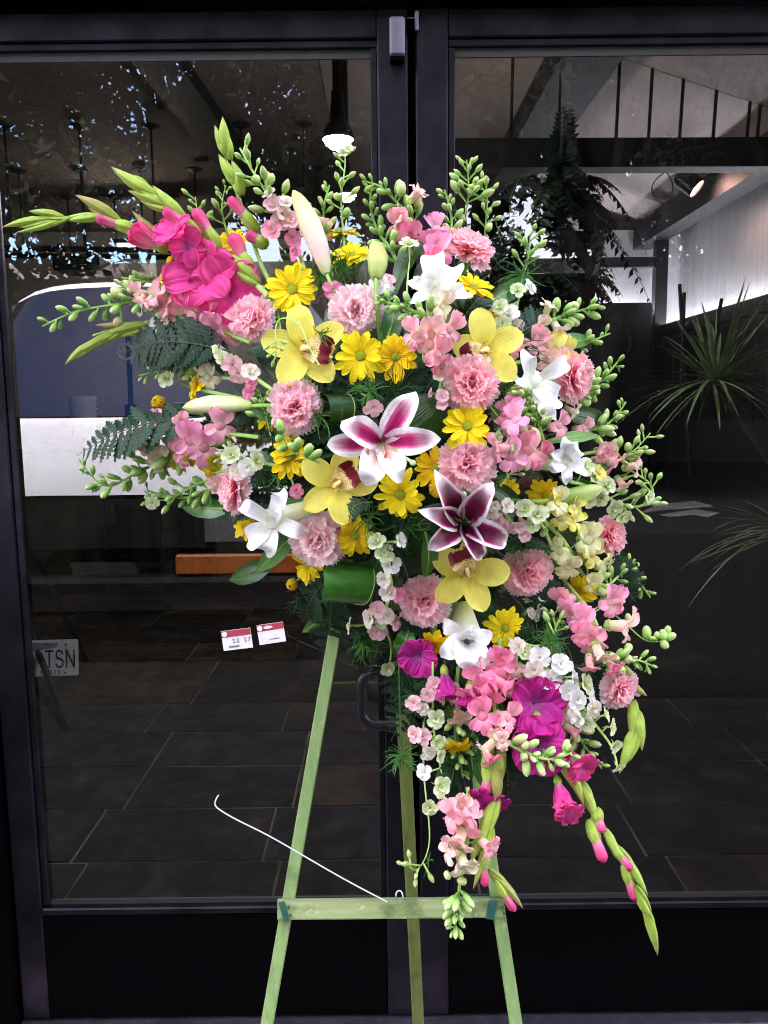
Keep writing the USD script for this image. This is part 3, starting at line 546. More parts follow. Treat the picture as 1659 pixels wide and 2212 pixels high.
# spiky palm at the right edge
def strap(base, d, L, w, droop, n=9):
    d = np.array(d, float); d /= np.linalg.norm(d); u = np.linspace(0, 1, n); P = base + d * (u * L)[:, None] + np.array([0, 0, -1.0]) * (droop * L * u ** 2)[:, None]
    T, N, B = frames(P); side = np.cross(T, [0, 0, 1.0]); side /= np.linalg.norm(side, axis=1)[:, None] + 1e-9; ww = w * np.sin(np.pi * np.clip(u * .9 + .1, 0, 1)) ** .7
    nor = np.cross(side, T)
    V = np.stack([P - side * ww[:, None], P - nor * ww[:, None] * .35, P + side * ww[:, None]], 1).reshape(-1, 3); F = []
    for i in range(n - 1):
        for j in range(2):
            a_ = i * 3 + j; F += [[a_, a_ + 1, a_ + 4], [a_, a_ + 4, a_ + 3]]
    return trimesh.Trimesh(V, np.array(F), process=False)
y_p = 1.15; hd = at(1545, 825, y_p); hd2 = at(1700, 1150, y_p); pm = thing('palm_plant', 'spiky palm with a bare leaning trunk at the right edge', 'plant', loc=at_z(1790, 1500, 0))
obj('trunk', tube([at(1545, 832, y_p), at(1580, 880, y_p), at(1650, 975, y_p), at(1720, 1080, y_p), at(1790, 1280, y_p) * [1, 1, 0] + [0, 0, .25]], [.012, .018, .022, .024, .03], 10), 'bark', pm, smooth=40)
for k in range(130):
    ph = r.uniform(0, 2 * math.pi); el = r.uniform(-.3, 1.35)
    obj('leaf', strap(hd + r.uniform(-.008, .008, 3), (math.cos(ph) * math.cos(el), math.sin(ph) * math.cos(el), math.sin(el)), r.uniform(.22, .42), r.uniform(.0035, .0075), r.uniform(0, .6)), 'palm_leaf', pm)
for k in range(22):
    ph = r.uniform(1.8, 4.6); obj('leaf', strap(hd2 + r.uniform(-.02, .02, 3), (math.cos(ph), math.sin(ph) * .5, r.uniform(-.2, .7)), r.uniform(.25, .42), .006, r.uniform(.2, .7)), 'palm_leaf', pm)
obj('pot', lathe([(0, 0), (.14, 0), (.19, .28), (.0, .28)], 18, tuple((at(1790, 1280, y_p) * [1, 1, 0]))), 'terracotta', pm)
for k, (a_, b_, c_, d_) in enumerate(((1468, 614, 1474, 720), (1478, 632, 1476, 700), (1559, 645, 1548, 700))):
    e0, e1 = at(a_, b_, 1.7), at(c_, d_, 1.7); tag(obj('bamboo_cane', tube([e0, e1 + (e1 - e0) * 3.0], .008, 6), 'beam_black'), ['tallest thin black cane rising above the palm', 'thin black cane close beside the tallest cane', 'thin leaning black cane right of the other two'][k], 'cane')

# ================================================================= outside, seen mirrored in the panes: van and trees
# the van's nose faces the doors; u runs along x, mirrored picture position -> real position
VD = 3.15                                        # the nose stands this far in front of the panes
def mir(px, py, dy=0.0): p = at(px, py, VD + dy); return np.array([p[0], -p[1], p[2]])
vx0, vx1 = mir(-85, 1000)[0], mir(650, 1000)[0]; vc = (vx0 + vx1) / 2; z_roof = mir(330, 612, .9)[2] + .02; z_belt, z_low = mir(100, 904)[2], mir(100, 1071)[2]; z_am0, z_am1 = mir(500, 1240)[2], mir(500, 1196)[2]
print('van', vx0, vx1, 'roof', z_roof, 'belt', z_belt, z_low, z_am0, z_am1)
vn = thing('delivery_van', 'white delivery van standing behind the photographer, mirrored in the left door', 'van', loc=(vc, -VD, gz - .15))
def vprof(y, z): return [(-y_, z_) for y_, z_ in zip(y, z)]
def loft(secs):                                  # sections of (x half width bottom, top, y, z) joined as a hull chain
    return trimesh.util.concatenate([trimesh.convex.convex_hull(np.vstack([secs[i], secs[i + 1]])) for i in range(len(secs) - 1)])
hw = (vx1 - vx0) / 2
def rrect(z, y, half, n=1):  # bar of width 2*half at (y,z)
    return np.array([[vc - half, y, z], [vc + half, y, z]])
Y0 = -VD
# bonnet panel: nearly upright white face
def plate(x0, x1, pts, th=.03):                  # strip following (y, z) points, thickness inward (-y)
    p = np.array(pts); V = []
    for yy, zz in p: V += [[x0, yy, zz], [x1, yy, zz], [x1, yy - th, zz], [x0, yy - th, zz]]
    F = []
    for i in range(len(p) - 1):
        for j in range(4):
            a_, b_ = i * 4 + j, i * 4 + (j + 1) % 4; F += [[a_, b_, b_ + 4], [a_, b_ + 4, a_ + 4]]
    F += [[0, 2, 1], [0, 3, 2]]; o = 4 * (len(p) - 1); F += [[o, o + 1, o + 2], [o, o + 2, o + 3]]
    return trimesh.Trimesh(np.array(V), np.array(F), process=False)
obj('bonnet', plate(vc - hw, vc + hw, [(Y0 + .005, z_low), (Y0 + .012, z_low + .1), (Y0 + .0, (z_low + z_belt) / 2), (Y0 - .03, z_belt - .05), (Y0 - .06, z_belt)], .04), 'van_paint', vn, smooth=30)
n_ = 17; xs = np.linspace(-1, 1, n_)
def top_curve(s): return 1 - .09 * np.abs(s) ** 6 - .02 * s ** 2
V, F = [], []
for k, s_ in enumerate(xs):                      # windscreen: raked, rounded at its upper corners
    for q in range(6):
        f = q / 5; zt2 = z_belt + .012 + (z_roof - .085 - z_belt) * top_curve(s_) * f; xx = vc + s_ * (hw * .985 - .07 * f ** 1.5); V.append([xx, Y0 - .065 - .62 * f - .06 * s_ ** 4, zt2])
for k in range(n_ - 1):
    for q in range(5):
        a_ = k * 6 + q; F += [[a_, a_ + 6, a_ + 7], [a_, a_ + 7, a_ + 1]]
obj('windscreen', trimesh.Trimesh(np.array(V), np.array(F), process=False), 'van_glass', vn, smooth=True)
V, F = [], []
for k, s_ in enumerate(xs):                      # roof band over the windscreen
    zt2 = z_belt + .012 + (z_roof - .085 - z_belt) * top_curve(s_)
    for dy, dz in ((.0, -.004), (-.05, .040), (-.2, .058), (-1.2, .065), (-3.6, .06)): V.append([vc + s_ * (hw * .985 - .07), Y0 - .685 - .06 * s_ ** 4 + dy, zt2 + dz * (1 - .4 * s_ ** 6)])
for k in range(n_ - 1):
    for q in range(4):
        a_ = k * 5 + q; F += [[a_, a_ + 5, a_ + 6], [a_, a_ + 6, a_ + 1]]
obj('roof', trimesh.Trimesh(np.array(V), np.array(F), process=False), 'van_paint', vn, smooth=True)
for s_ in (-1, 1):
    prof = Polygon([(Y0 - .06, z_belt), (Y0 - .72, z_roof - .18), (Y0 - 4.2, z_roof - .14), (Y0 - 4.3, .25), (Y0 - .1, .25), (Y0 - .02, z_low)])
    m = trimesh.creation.extrude_polygon(prof, .03, engine='earcut'); v = m.vertices; m.vertices = np.c_[vc + s_ * (hw * .985) - .015 + v[:, 2], v[:, 0], v[:, 1]]; obj('side_panel', m, 'van_paint', vn)
    w = trimesh.creation.cylinder(.33, .2, sections=28); w.apply_transform(trimesh.transformations.rotation_matrix(math.pi / 2, [0, 1, 0]))
    for yy in (Y0 - .75, Y0 - 3.4):
        q = w.copy(); q.apply_translation([vc + s_ * (hw - .13), yy, gz - .15 + .33]); obj('wheel', q, 'tyre', vn, smooth=30)
obj('cargo_shade', box(vc - hw * .95, vc + hw * .95, Y0 - 4.2, Y0 - 1.3, .3, z_roof - .25), 'van_trim', vn)
obj('grille', box(vc - hw * .96, vc + hw * .96, Y0 - .06, Y0 - .012, z_am1 + .03, z_low - .004, .01), 'van_trim', vn)
for s_ in (-1, 1):
    if s_ < 0: continue
    xa_, xb_ = vc + s_ * hw * .42, vc + s_ * hw * .72
    obj('headlight', box(min(xa_, xb_), max(xa_, xb_), Y0 - .03, Y0 + .012, z_am1 + .08, z_low - .05, .02), 'lamp_lens', vn)
    xa_, xb_ = vc + s_ * hw * .24, vc + s_ * hw * .98
    obj('turn_signal', box(min(xa_, xb_), max(xa_, xb_), Y0 - .03, Y0 + .03, z_am0, z_am1, .012), 'amber_lens', vn)
obj('plate_holder', box(vc - .25, vc + .25, Y0 - .01, Y0 + .016, z_am0 - .16, z_am0 - .05), 'van_trim', vn)
obj('bumper', box(vc - hw, vc + hw, Y0 - .1, Y0 + .06, .22, z_am0 - .01, .03), 'van_trim', vn)
for s_ in (-1, 1):
    q = np.array([vc + s_ * (hw + .12), Y0 - .45, z_belt + .25]); obj('mirror', box(q[0] - .09, q[0] + .09, q[1] - .04, q[1] + .04, q[2] - .14, q[2] + .14, .02), 'van_trim', vn)

def tree(c, hgt, cr, n, label, seed, zlo=.35):
    r = np.random.default_rng(seed); c = np.array(c, float); t = thing('street_tree', label, 'tree', 'trees across the road', loc=c)
    limbs = [tube([c, c + [.1, .05, hgt * .3], c + [r.uniform(-.3, .3), r.uniform(-.3, .3), hgt * .6], c + [0, 0, hgt * .85]], [.24, .2, .12, .04], 8)]
    tips = []
    for k in range(9):
        ph = r.uniform(0, 6.28); e = c + [math.cos(ph) * cr * .75, math.sin(ph) * cr * .75, hgt * r.uniform(.5, .95)]; s0 = c + [0, 0, hgt * r.uniform(.25, .5)]
        limbs.append(tube([s0, (s0 + e) / 2 + [0, 0, .3], e], [.1, .06, .02], 6)); tips.append(e)
    obj('trunk', cat(*limbs), 'tree_bark', t)
    cl_ = []
    for k in range(26):
        e = tips[r.integers(len(tips))] + r.normal(0, cr * .28, 3); cl_.append((e, cr * r.uniform(.22, .42)))
    which = r.integers(len(cl_), size=n); cc = np.array([q[0] for q in cl_])[which]; rr = np.array([q[1] for q in cl_])[which]
    d = r.normal(size=(n, 3)); d /= np.linalg.norm(d, axis=1)[:, None]; P = cc + d * (rr * r.random(n) ** .4)[:, None]
    P = P[P[:, 2] > c[2] + hgt * zlo]; n = len(P)
    a_ = r.normal(size=(n, 3)); a_ /= np.linalg.norm(a_, axis=1)[:, None]; b_ = np.cross(a_, r.normal(size=(n, 3))); b_ /= np.linalg.norm(b_, axis=1)[:, None]
    l = r.uniform(.08, .15, n)[:, None]; w = l * .4
    V = np.stack([P - a_ * l, P + b_ * w, P + a_ * l, P - b_ * w], 1).reshape(-1, 3); o = np.arange(n)[:, None] * 4
    F = np.vstack([o + [0, 1, 2], o + [0, 2, 3]])
    obj('crown', trimesh.Trimesh(V, F, process=False), 'tree_leaf', t)
for k, (x, y, hgt, cr) in enumerate([(-6.5, -11, 9.5, 3.0), (-3.2, -12.5, 11, 3.3), (0.2, -11.5, 10, 3.0), (3.6, -12, 11.5, 3.4), (7.4, -11, 10, 3.2), (-1.4, -16, 13, 3.6), (2.0, -16.5, 13, 3.6), (-9.8, -12, 10, 3.2), (11, -13, 12, 3.5), (-5, -17, 13, 3.6), (5.6, -17, 13, 3.6), (-8, -9.5, 8, 2.6), (-13, -11, 9, 3.5), (9.5, -9.5, 9, 2.8), (15, -12, 10, 3.5)]):
    tree((x, y, gz - .15), hgt, cr, (19000 if k < 5 else 12000) if x < 0.1 else 34000, 'tall dark leafy street tree across the road from the shop', 40 + k)

fw = thing('far_building', 'unseen low brick building added behind the street trees to block the low sky', 'building', loc=(0, -21, 0))  # added to keep the bright low sky out of the panes
mat('dark_brick', (0.010, 0.008, 0.008), 0.9, 0.2, 0.4, 8)
obj('wall', box(-40, 40, -24, -21, gz - .2, 5.4), 'dark_brick', fw); obj('parapet', box(-40.2, 40.2, -21.001, -20.85, 5.1, 5.5), 'concrete', fw)
for k in range(9): 
    w_ = obj('window', box(-18 + k * 4.4, -15.6 + k * 4.4, -21.03, -20.99, 1.2, 3.6), 'van_trim', fw); obj('frame', box(-18.1 + k * 4.4, -15.5 + k * 4.4, -21.05, -20.985, 1.05, 1.19), 'van_trim', w_)
# ================================================================= flowers: pigments
def P3(*s): return [(p, c) for p, c in s]
YEL = (0.97, 0.76, 0.006); YEL2 = (0.98, 0.82, 0.010)
petal_mat('daisy_yellow', P3((0, (0.80, 0.44, 0.005)), (.25, YEL), (1, YEL2)), vary=.10, veins=.35, vein_scale=14, rough=.6, transl=.25)
petal_mat('daisy_deep', P3((0, (0.75, 0.36, 0.004)), (.4, (0.96, 0.68, 0.004)), (1, (0.97, 0.74, 0.006))), vary=.12, veins=.35, vein_scale=14, rough=.6, transl=.25)
mat('daisy_disc', (0.42, 0.50, 0.02), .8, .2, .35, 700, bump=.9, bscale=900, dark=(0.30, 0.36, 0.012))
mat('daisy_disc_gold', (0.55, 0.42, 0.015), .8, .2, .35, 700, bump=.9, bscale=900)
PK = (0.90, 0.40, 0.44); PKL = (0.93, 0.60, 0.62)
petal_mat('carnation_pink', P3((0, (0.93, 0.20, 0.25)), (.40, (0.99, 0.46, 0.53)), (.80, (0.99, 0.61, 0.67)), (1, (0.99, 0.77, 0.80))), vary=.06, rough=.85, transl=.58, spec=.1, nscale=120)
petal_mat('carnation_coral', P3((0, (0.93, 0.18, 0.20)), (.40, (0.99, 0.42, 0.46)), (.80, (0.99, 0.56, 0.60)), (1, (0.99, 0.74, 0.75))), vary=.06, rough=.85, transl=.58, spec=.1, nscale=120)
petal_mat('carnation_pale', P3((0, (0.95, 0.30, 0.35)), (.40, (0.98, 0.60, 0.63)), (.80, (0.99, 0.73, 0.75)), (1, (0.99, 0.84, 0.84))), vary=.06, rough=.85, transl=.58, spec=.1, nscale=120)
ORC = (0.80, 0.66, 0.12)
petal_mat('orchid_yellow', P3((0, (0.60, 0.50, 0.05)), (.3, (0.94, 0.84, 0.13)), (1, (0.95, 0.88, 0.17))), vary=.10, rough=.5, veins=.14, vein_scale=30, transl=.35)
petal_mat('orchid_lip', P3((0, (0.85, 0.72, 0.30)), (.45, (0.88, 0.72, 0.32)), (.54, (0.84, 0.62, 0.24)), (.59, (0.16, 0.008, 0.014)), (.90, (0.13, 0.005, 0.010)), (.94, (0.8, 0.6, 0.15)), (1, (0.86, 0.68, 0.22))), uwarp=.22, spots=(420, .32, (0.22, 0.01, 0.015), [(0.25, (0, 0, 0)), (.4, (1, 1, 1)), (.55, (1, 1, 1)), (.58, (0, 0, 0))]), vary=.1, transl=.15)
petal_mat('orchid_side_lobe', P3((0, (0.82, 0.60, 0.16)), (.6, (0.85, 0.64, 0.2)), (1, (0.80, 0.55, 0.15))), spots=(330, .42, (0.20, 0.008, 0.012), [(0.35, (0, 0, 0)), (.5, (1, 1, 1)), (.93, (1, 1, 1)), (1, (0, 0, 0))]), vary=.1, transl=.15)
mat('orchid_column', (0.86, 0.70, 0.28), .5, .3, .1, 60)
WH = (0.90, 0.89, 0.88)
petal_mat('stargazer', P3((0, (0.45, 0.25, 0.16)), (.12, (0.75, 0.45, 0.5)), (.3, (0.88, 0.80, 0.80)), (1, WH)), ramp_v=P3((0, (0.34, 0.006, 0.09)), (.25, (0.42, 0.012, 0.13)), (.46, (0.66, 0.10, 0.27)), (.60, (0.88, 0.66, 0.70)), (.68, WH), (1, WH)),
          mask=[(0, (.3,) * 3), (.12, (1,) * 3), (.55, (1,) * 3), (.76, (.55,) * 3), (.88, (0,) * 3)], spots=(300, .20, (0.22, 0.0, 0.04), [(.12, (0,) * 3), (.2, (1,) * 3), (.45, (1,) * 3), (.55, (0,) * 3)]), vary=.07, veins=.22, vein_scale=22, transl=.25, rough=.5)
petal_mat('stargazer_dark', P3((0, (0.10, 0.005, 0.03)), (.35, (0.16, 0.01, 0.06)), (.7, (0.85, 0.6, 0.66)), (1, WH)), ramp_v=P3((0, (0.10, 0.002, 0.028)), (.52, (0.15, 0.004, 0.045)), (.68, (0.42, 0.02, 0.14)), (.78, (0.86, 0.62, 0.68)), (.84, WH), (1, WH)),
          mask=[(0, (1,) * 3), (.60, (1,) * 3), (.78, (.7,) * 3), (.9, (0,) * 3)], vary=.06, veins=.15, transl=.12, rough=.5)
petal_mat('stargazer_pale', P3((0, (0.55, 0.15, 0.18)), (.25, (0.86, 0.62, 0.62)), (.55, (0.90, 0.86, 0.84)), (1, WH)), ramp_v=P3((0, (0.85, 0.25, 0.30)), (.18, (0.88, 0.55, 0.56)), (.4, (0.90, 0.86, 0.85)), (1, WH)),
          mask=[(0, (.4,) * 3), (.15, (1,) * 3), (.45, (.8,) * 3), (.7, (0,) * 3)], vary=.05, transl=.2, rough=.5)
petal_mat('lily_white', P3((0, (0.55, 0.66, 0.30)), (.18, (0.82, 0.84, 0.66)), (.4, (0.91, 0.91, 0.90)), (1, (0.92, 0.92, 0.93))), vary=.04, veins=.15, vein_scale=14, transl=.25, rough=.5)
petal_mat('lily_tube', P3((0, (0.50, 0.60, 0.12)), (.35, (0.78, 0.80, 0.40)), (.8, (0.90, 0.90, 0.78)), (1, (0.92, 0.92, 0.9))), vary=.05, veins=.2, vein_scale=12, transl=.2, rough=.5)
mat('anther_dark', (0.02, 0.008, 0.012), .8); mat('anther_rust', (0.35, 0.11, 0.02), .9); mat('filament', (0.62, 0.66, 0.38), .5); mat('pistil_green', (0.58, 0.62, 0.30), .45); mat('stigma', (0.35, 0.45, 0.22), .6)
petal_mat('bud_lily_green', P3((0, (0.22, 0.38, 0.05)), (.3, (0.40, 0.55, 0.12)), (1, (0.62, 0.70, 0.30))), vary=.1, transl=.1, rough=.45)
petal_mat('bud_lily_pale', P3((0, (0.35, 0.48, 0.12)), (.25, (0.58, 0.64, 0.32)), (.7, (0.70, 0.72, 0.44)), (1, (0.62, 0.66, 0.24))), vary=.06, transl=.15, rough=.45)
petal_mat('bud_lily_pink', P3((0, (0.52, 0.60, 0.25)), (.2, (0.74, 0.50, 0.44)), (.42, (0.74, 0.58, 0.44)), (.65, (0.72, 0.66, 0.36)), (1, (0.62, 0.56, 0.16))), vary=.07, transl=.15, rough=.45)
petal_mat('bud_lily_olive', P3((0, (0.30, 0.40, 0.08)), (.4, (0.50, 0.53, 0.17)), (.85, (0.50, 0.50, 0.18)), (1, (0.68, 0.68, 0.42))), vary=.08, transl=.1, rough=.45)
petal_mat('glad_sheath', P3((0, (0.22, 0.33, 0.035)), (.35, (0.36, 0.50, 0.07)), (.8, (0.40, 0.54, 0.10)), (.92, (0.40, 0.42, 0.12)), (1, (0.42, 0.30, 0.16))), vary=.15, veins=.25, vein_scale=20, transl=.12, rough=.42)
petal_mat('glad_sheath_old', P3((0, (0.25, 0.33, 0.05)), (.4, (0.36, 0.38, 0.08)), (.85, (0.40, 0.33, 0.12)), (1, (0.48, 0.30, 0.2))), vary=.15, veins=.25, vein_scale=20, transl=.12, rough=.45)
petal_mat('glad_pink', P3((0, (0.66, 0.50, 0.42)), (.3, (0.85, 0.30, 0.42)), (.7, (0.83, 0.09, 0.26)), (1, (0.80, 0.07, 0.24))), vary=.12, veins=.3, vein_scale=16, transl=.25)
petal_mat('glad_magenta', P3((0, (0.75, 0.35, 0.58)), (.2, (0.80, 0.14, 0.48)), (.5, (0.86, 0.06, 0.33)), (1, (0.88, 0.10, 0.34))), vary=.16, veins=.3, vein_scale=18, transl=.3, rough=.55)
petal_mat('glad_violet', P3((0, (0.60, 0.22, 0.50)), (.3, (0.50, 0.035, 0.32)), (.7, (0.58, 0.02, 0.28)), (1, (0.62, 0.03, 0.28))), vary=.18, veins=.3, vein_scale=18, transl=.3, rough=.55)
def snap(name, base, mid, tip): petal_mat('snap_' + name, P3((0, base), (.45, mid), (1, tip)), vary=.12, transl=.3, rough=.6)
snap('pink', (0.90, 0.74, 0.56), (0.95, 0.48, 0.53), (0.95, 0.38, 0.48)); snap('hot', (0.92, 0.58, 0.56), (0.94, 0.30, 0.44), (0.94, 0.24, 0.43)); snap('blush', (0.86, 0.80, 0.50), (0.94, 0.66, 0.56), (0.94, 0.56, 0.54))
snap('dusty', (0.84, 0.60, 0.50), (0.86, 0.40, 0.43), (0.87, 0.35, 0.42)); snap('cream', (0.62, 0.68, 0.25), (0.84, 0.76, 0.52), (0.88, 0.72, 0.58)); snap('yellow', (0.72, 0.74, 0.25), (0.84, 0.80, 0.28), (0.84, 0.76, 0.06)); snap('lemon', (0.70, 0.74, 0.35), (0.86, 0.86, 0.50), (0.87, 0.85, 0.42)); snap('olive', (0.42, 0.42, 0.04), (0.50, 0.46, 0.03), (0.50, 0.44, 0.02))
snap('orchidpink', (0.93, 0.7, 0.70), (0.94, 0.46, 0.58), (0.93, 0.36, 0.57))
petal_mat('lark_pale', P3((0, (0.62, 0.70, 0.35)), (.35, (0.84, 0.80, 0.64)), (1, (0.89, 0.74, 0.70))), vary=.1, transl=.3); petal_mat('lark_green', P3((0, (0.45, 0.58, 0.18)), (.5, (0.66, 0.76, 0.40)), (1, (0.80, 0.83, 0.60))), vary=.1, transl=.3)
petal_mat('lark_white', P3((0, (0.60, 0.68, 0.34)), (.3, (0.86, 0.86, 0.76)), (1, (0.90, 0.88, 0.86))), vary=.07, transl=.3); petal_mat('lark_pink', P3((0, (0.75, 0.72, 0.5)), (.3, (0.86, 0.60, 0.58)), (1, (0.86, 0.50, 0.56))), vary=.12, transl=.3); petal_mat('lark_rose', P3((0, (0.85, 0.72, 0.70)), (.3, (0.80, 0.36, 0.46)), (1, (0.76, 0.18, 0.36))), vary=.14, transl=.3)
petal_mat('bud_green', P3((0, (0.16, 0.34, 0.05)), (.5, (0.30, 0.52, 0.11)), (1, (0.58, 0.72, 0.30))), vary=.15, transl=.15, rough=.5); petal_mat('bud_lime', P3((0, (0.22, 0.42, 0.06)), (.5, (0.42, 0.62, 0.18)), (1, (0.66, 0.76, 0.36))), vary=.12, transl=.15, rough=.5)
petal_mat('bud_blush', P3((0, (0.26, 0.44, 0.08)), (.4, (0.62, 0.66, 0.28)), (1, (0.86, 0.60, 0.46))), vary=.12, transl=.2, rough=.5); petal_mat('bud_cream', P3((0, (0.24, 0.44, 0.07)), (.4, (0.62, 0.70, 0.28)), (1, (0.82, 0.80, 0.45))), vary=.12, transl=.2, rough=.5)
petal_mat('bud_daisy', P3((0, (0.12, 0.22, 0.03)), (.4, (0.40, 0.36, 0.03)), (.5, (0.82, 0.50, 0.01)), (1, (0.86, 0.54, 0.01))), vary=.1, veins=.6, vein_scale=40)
mat('stem_green', (0.20, 0.36, 0.06), .5, .4, .2, 40); mat('stem_light', (0.32, 0.50, 0.12), .5, .4, .18, 40); mat('stem_dark', (0.035, 0.075, 0.015), .5, .4, .2, 40); mat('calyx_green', (0.10, 0.22, 0.035), .5, .4, .2, 60); mat('calyx_bright', (0.10, 0.36, 0.03), .45, .4, .2, 60)
petal_mat('leaf_gloss', P3((0, (0.010, 0.045, 0.006)), (.5, (0.016, 0.066, 0.008)), (1, (0.020, 0.075, 0.009))), ramp_v=P3((0, (0.07, 0.18, 0.03)), (.06, (0.016, 0.066, 0.008)), (1, (0.016, 0.066, 0.008))), mask=[(0, (1,) * 3), (1, (1,) * 3)], vary=.15, veins=.18, vein_scale=60, transl=.10, rough=.27, spec=.5)
petal_mat('leaf_bright', P3((0, (0.020, 0.10, 0.008)), (.5, (0.034, 0.150, 0.010)), (1, (0.030, 0.13, 0.010))), vary=.25, veins=.03, vein_scale=44, transl=.10, rough=.30, spec=.5)
petal_mat('leaf_lily', P3((0, (0.05, 0.16, 0.02)), (1, (0.08, 0.22, 0.04))), vary=.12, veins=.3, vein_scale=30, transl=.15, rough=.4, spec=.5)
petal_mat('leaf_pale', P3((0, (0.22, 0.42, 0.12)), (1, (0.26, 0.46, 0.15))), vary=.1, veins=.3, vein_scale=20, transl=.2, rough=.45)
petal_mat('fern_green', P3((0, (0.006, 0.030, 0.010)), (1, (0.010, 0.046, 0.014))), vary=.3, veins=.2, vein_scale=8, transl=.10, rough=.45, spec=.3)
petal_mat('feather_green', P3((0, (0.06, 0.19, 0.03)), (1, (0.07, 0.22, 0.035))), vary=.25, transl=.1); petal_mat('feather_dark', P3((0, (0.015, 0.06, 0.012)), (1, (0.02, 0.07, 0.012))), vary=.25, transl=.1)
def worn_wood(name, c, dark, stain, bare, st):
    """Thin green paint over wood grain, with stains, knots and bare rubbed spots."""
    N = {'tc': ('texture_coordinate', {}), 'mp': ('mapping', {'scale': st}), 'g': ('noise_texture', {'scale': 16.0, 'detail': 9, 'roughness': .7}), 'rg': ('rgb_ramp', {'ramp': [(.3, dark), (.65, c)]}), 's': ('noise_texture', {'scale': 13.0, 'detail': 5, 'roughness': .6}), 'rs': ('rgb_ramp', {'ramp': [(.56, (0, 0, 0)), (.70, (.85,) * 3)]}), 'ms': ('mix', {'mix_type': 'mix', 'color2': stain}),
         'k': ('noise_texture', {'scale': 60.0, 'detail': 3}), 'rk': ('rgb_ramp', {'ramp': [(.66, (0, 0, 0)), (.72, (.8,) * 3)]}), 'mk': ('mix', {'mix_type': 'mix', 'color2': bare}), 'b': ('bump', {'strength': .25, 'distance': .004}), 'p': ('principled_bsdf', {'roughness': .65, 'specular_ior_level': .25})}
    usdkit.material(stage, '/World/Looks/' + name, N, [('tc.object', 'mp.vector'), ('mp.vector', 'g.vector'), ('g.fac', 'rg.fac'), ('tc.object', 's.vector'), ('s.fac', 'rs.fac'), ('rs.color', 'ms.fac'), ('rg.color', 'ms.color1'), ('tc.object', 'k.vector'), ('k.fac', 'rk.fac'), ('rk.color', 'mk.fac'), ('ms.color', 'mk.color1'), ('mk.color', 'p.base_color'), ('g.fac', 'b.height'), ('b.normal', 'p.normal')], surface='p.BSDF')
worn_wood('easel_wood', (0.19, 0.27, 0.10), (0.11, 0.18, 0.055), (0.07, 0.12, 0.035), (0.28, 0.31, 0.17), (5, 5, .4)); worn_wood('easel_bar_wood', (0.26, 0.31, 0.15), (0.15, 0.20, 0.07), (0.06, 0.09, 0.025), (0.38, 0.38, 0.24), (.4, 5, 5)); worn_wood('easel_wood_painted_shade', (0.10, 0.125, 0.03), (0.06, 0.08, 0.018), (0.05, 0.05, 0.015), (0.14, 0.15, 0.06), (5, 5, .4))
mat('green_tape', (0.012, 0.055, 0.042), .4, .4, .2, 40); mat('white_wire', (0.55, 0.55, 0.60), .35, .5, .03); mat('foam_green', (0.012, 0.03, 0.012), .95, .1, .3, 60, bump=.5)

# ================================================================= flower shapes
def prof_fn(kind):
    K = {'daisy': ([0, .15, .4, .7, .88, .96, 1], [.42, .55, .85, 1, .82, .52, .22]), 'broad': ([0, .1, .3, .55, .8, .93, 1], [.30, .50, .88, 1, .82, .5, .16]), 'lance': ([0, .15, .38, .55, .78, .93, 1], [.30, .50, .93, 1, .62, .22, .02]),
         'fan': ([0, .3, .6, .85, 1], [.10, .30, .66, .95, 1.0]), 'round': ([0, .2, .5, .75, .92, 1], [.28, .55, .92, 1, .72, .25]), 'strap': ([0, .1, .5, .9, 1], [.9, 1, 1, .95, .8]), 'leaf': ([0, .12, .38, .6, .85, 1], [.12, .5, 1, .95, .5, .03]), 'lobe': ([0, .25, .6, .85, 1], [.5, .7, 1, .9, .35])}[kind]
    from scipy.interpolate import PchipInterpolator
    return PchipInterpolator(*K)
PROF = {k: prof_fn(k) for k in ('daisy', 'broad', 'lance', 'fan', 'round', 'strap', 'leaf', 'lobe')}
def grid_faces(nu, nv):
    i, j = np.meshgrid(np.arange(nu - 1), np.arange(nv - 1), indexing='ij'); a = (i * nv + j).ravel()
    return np.vstack([np.c_[a, a + nv, a + nv + 1], np.c_[a, a + nv + 1, a + 1]])
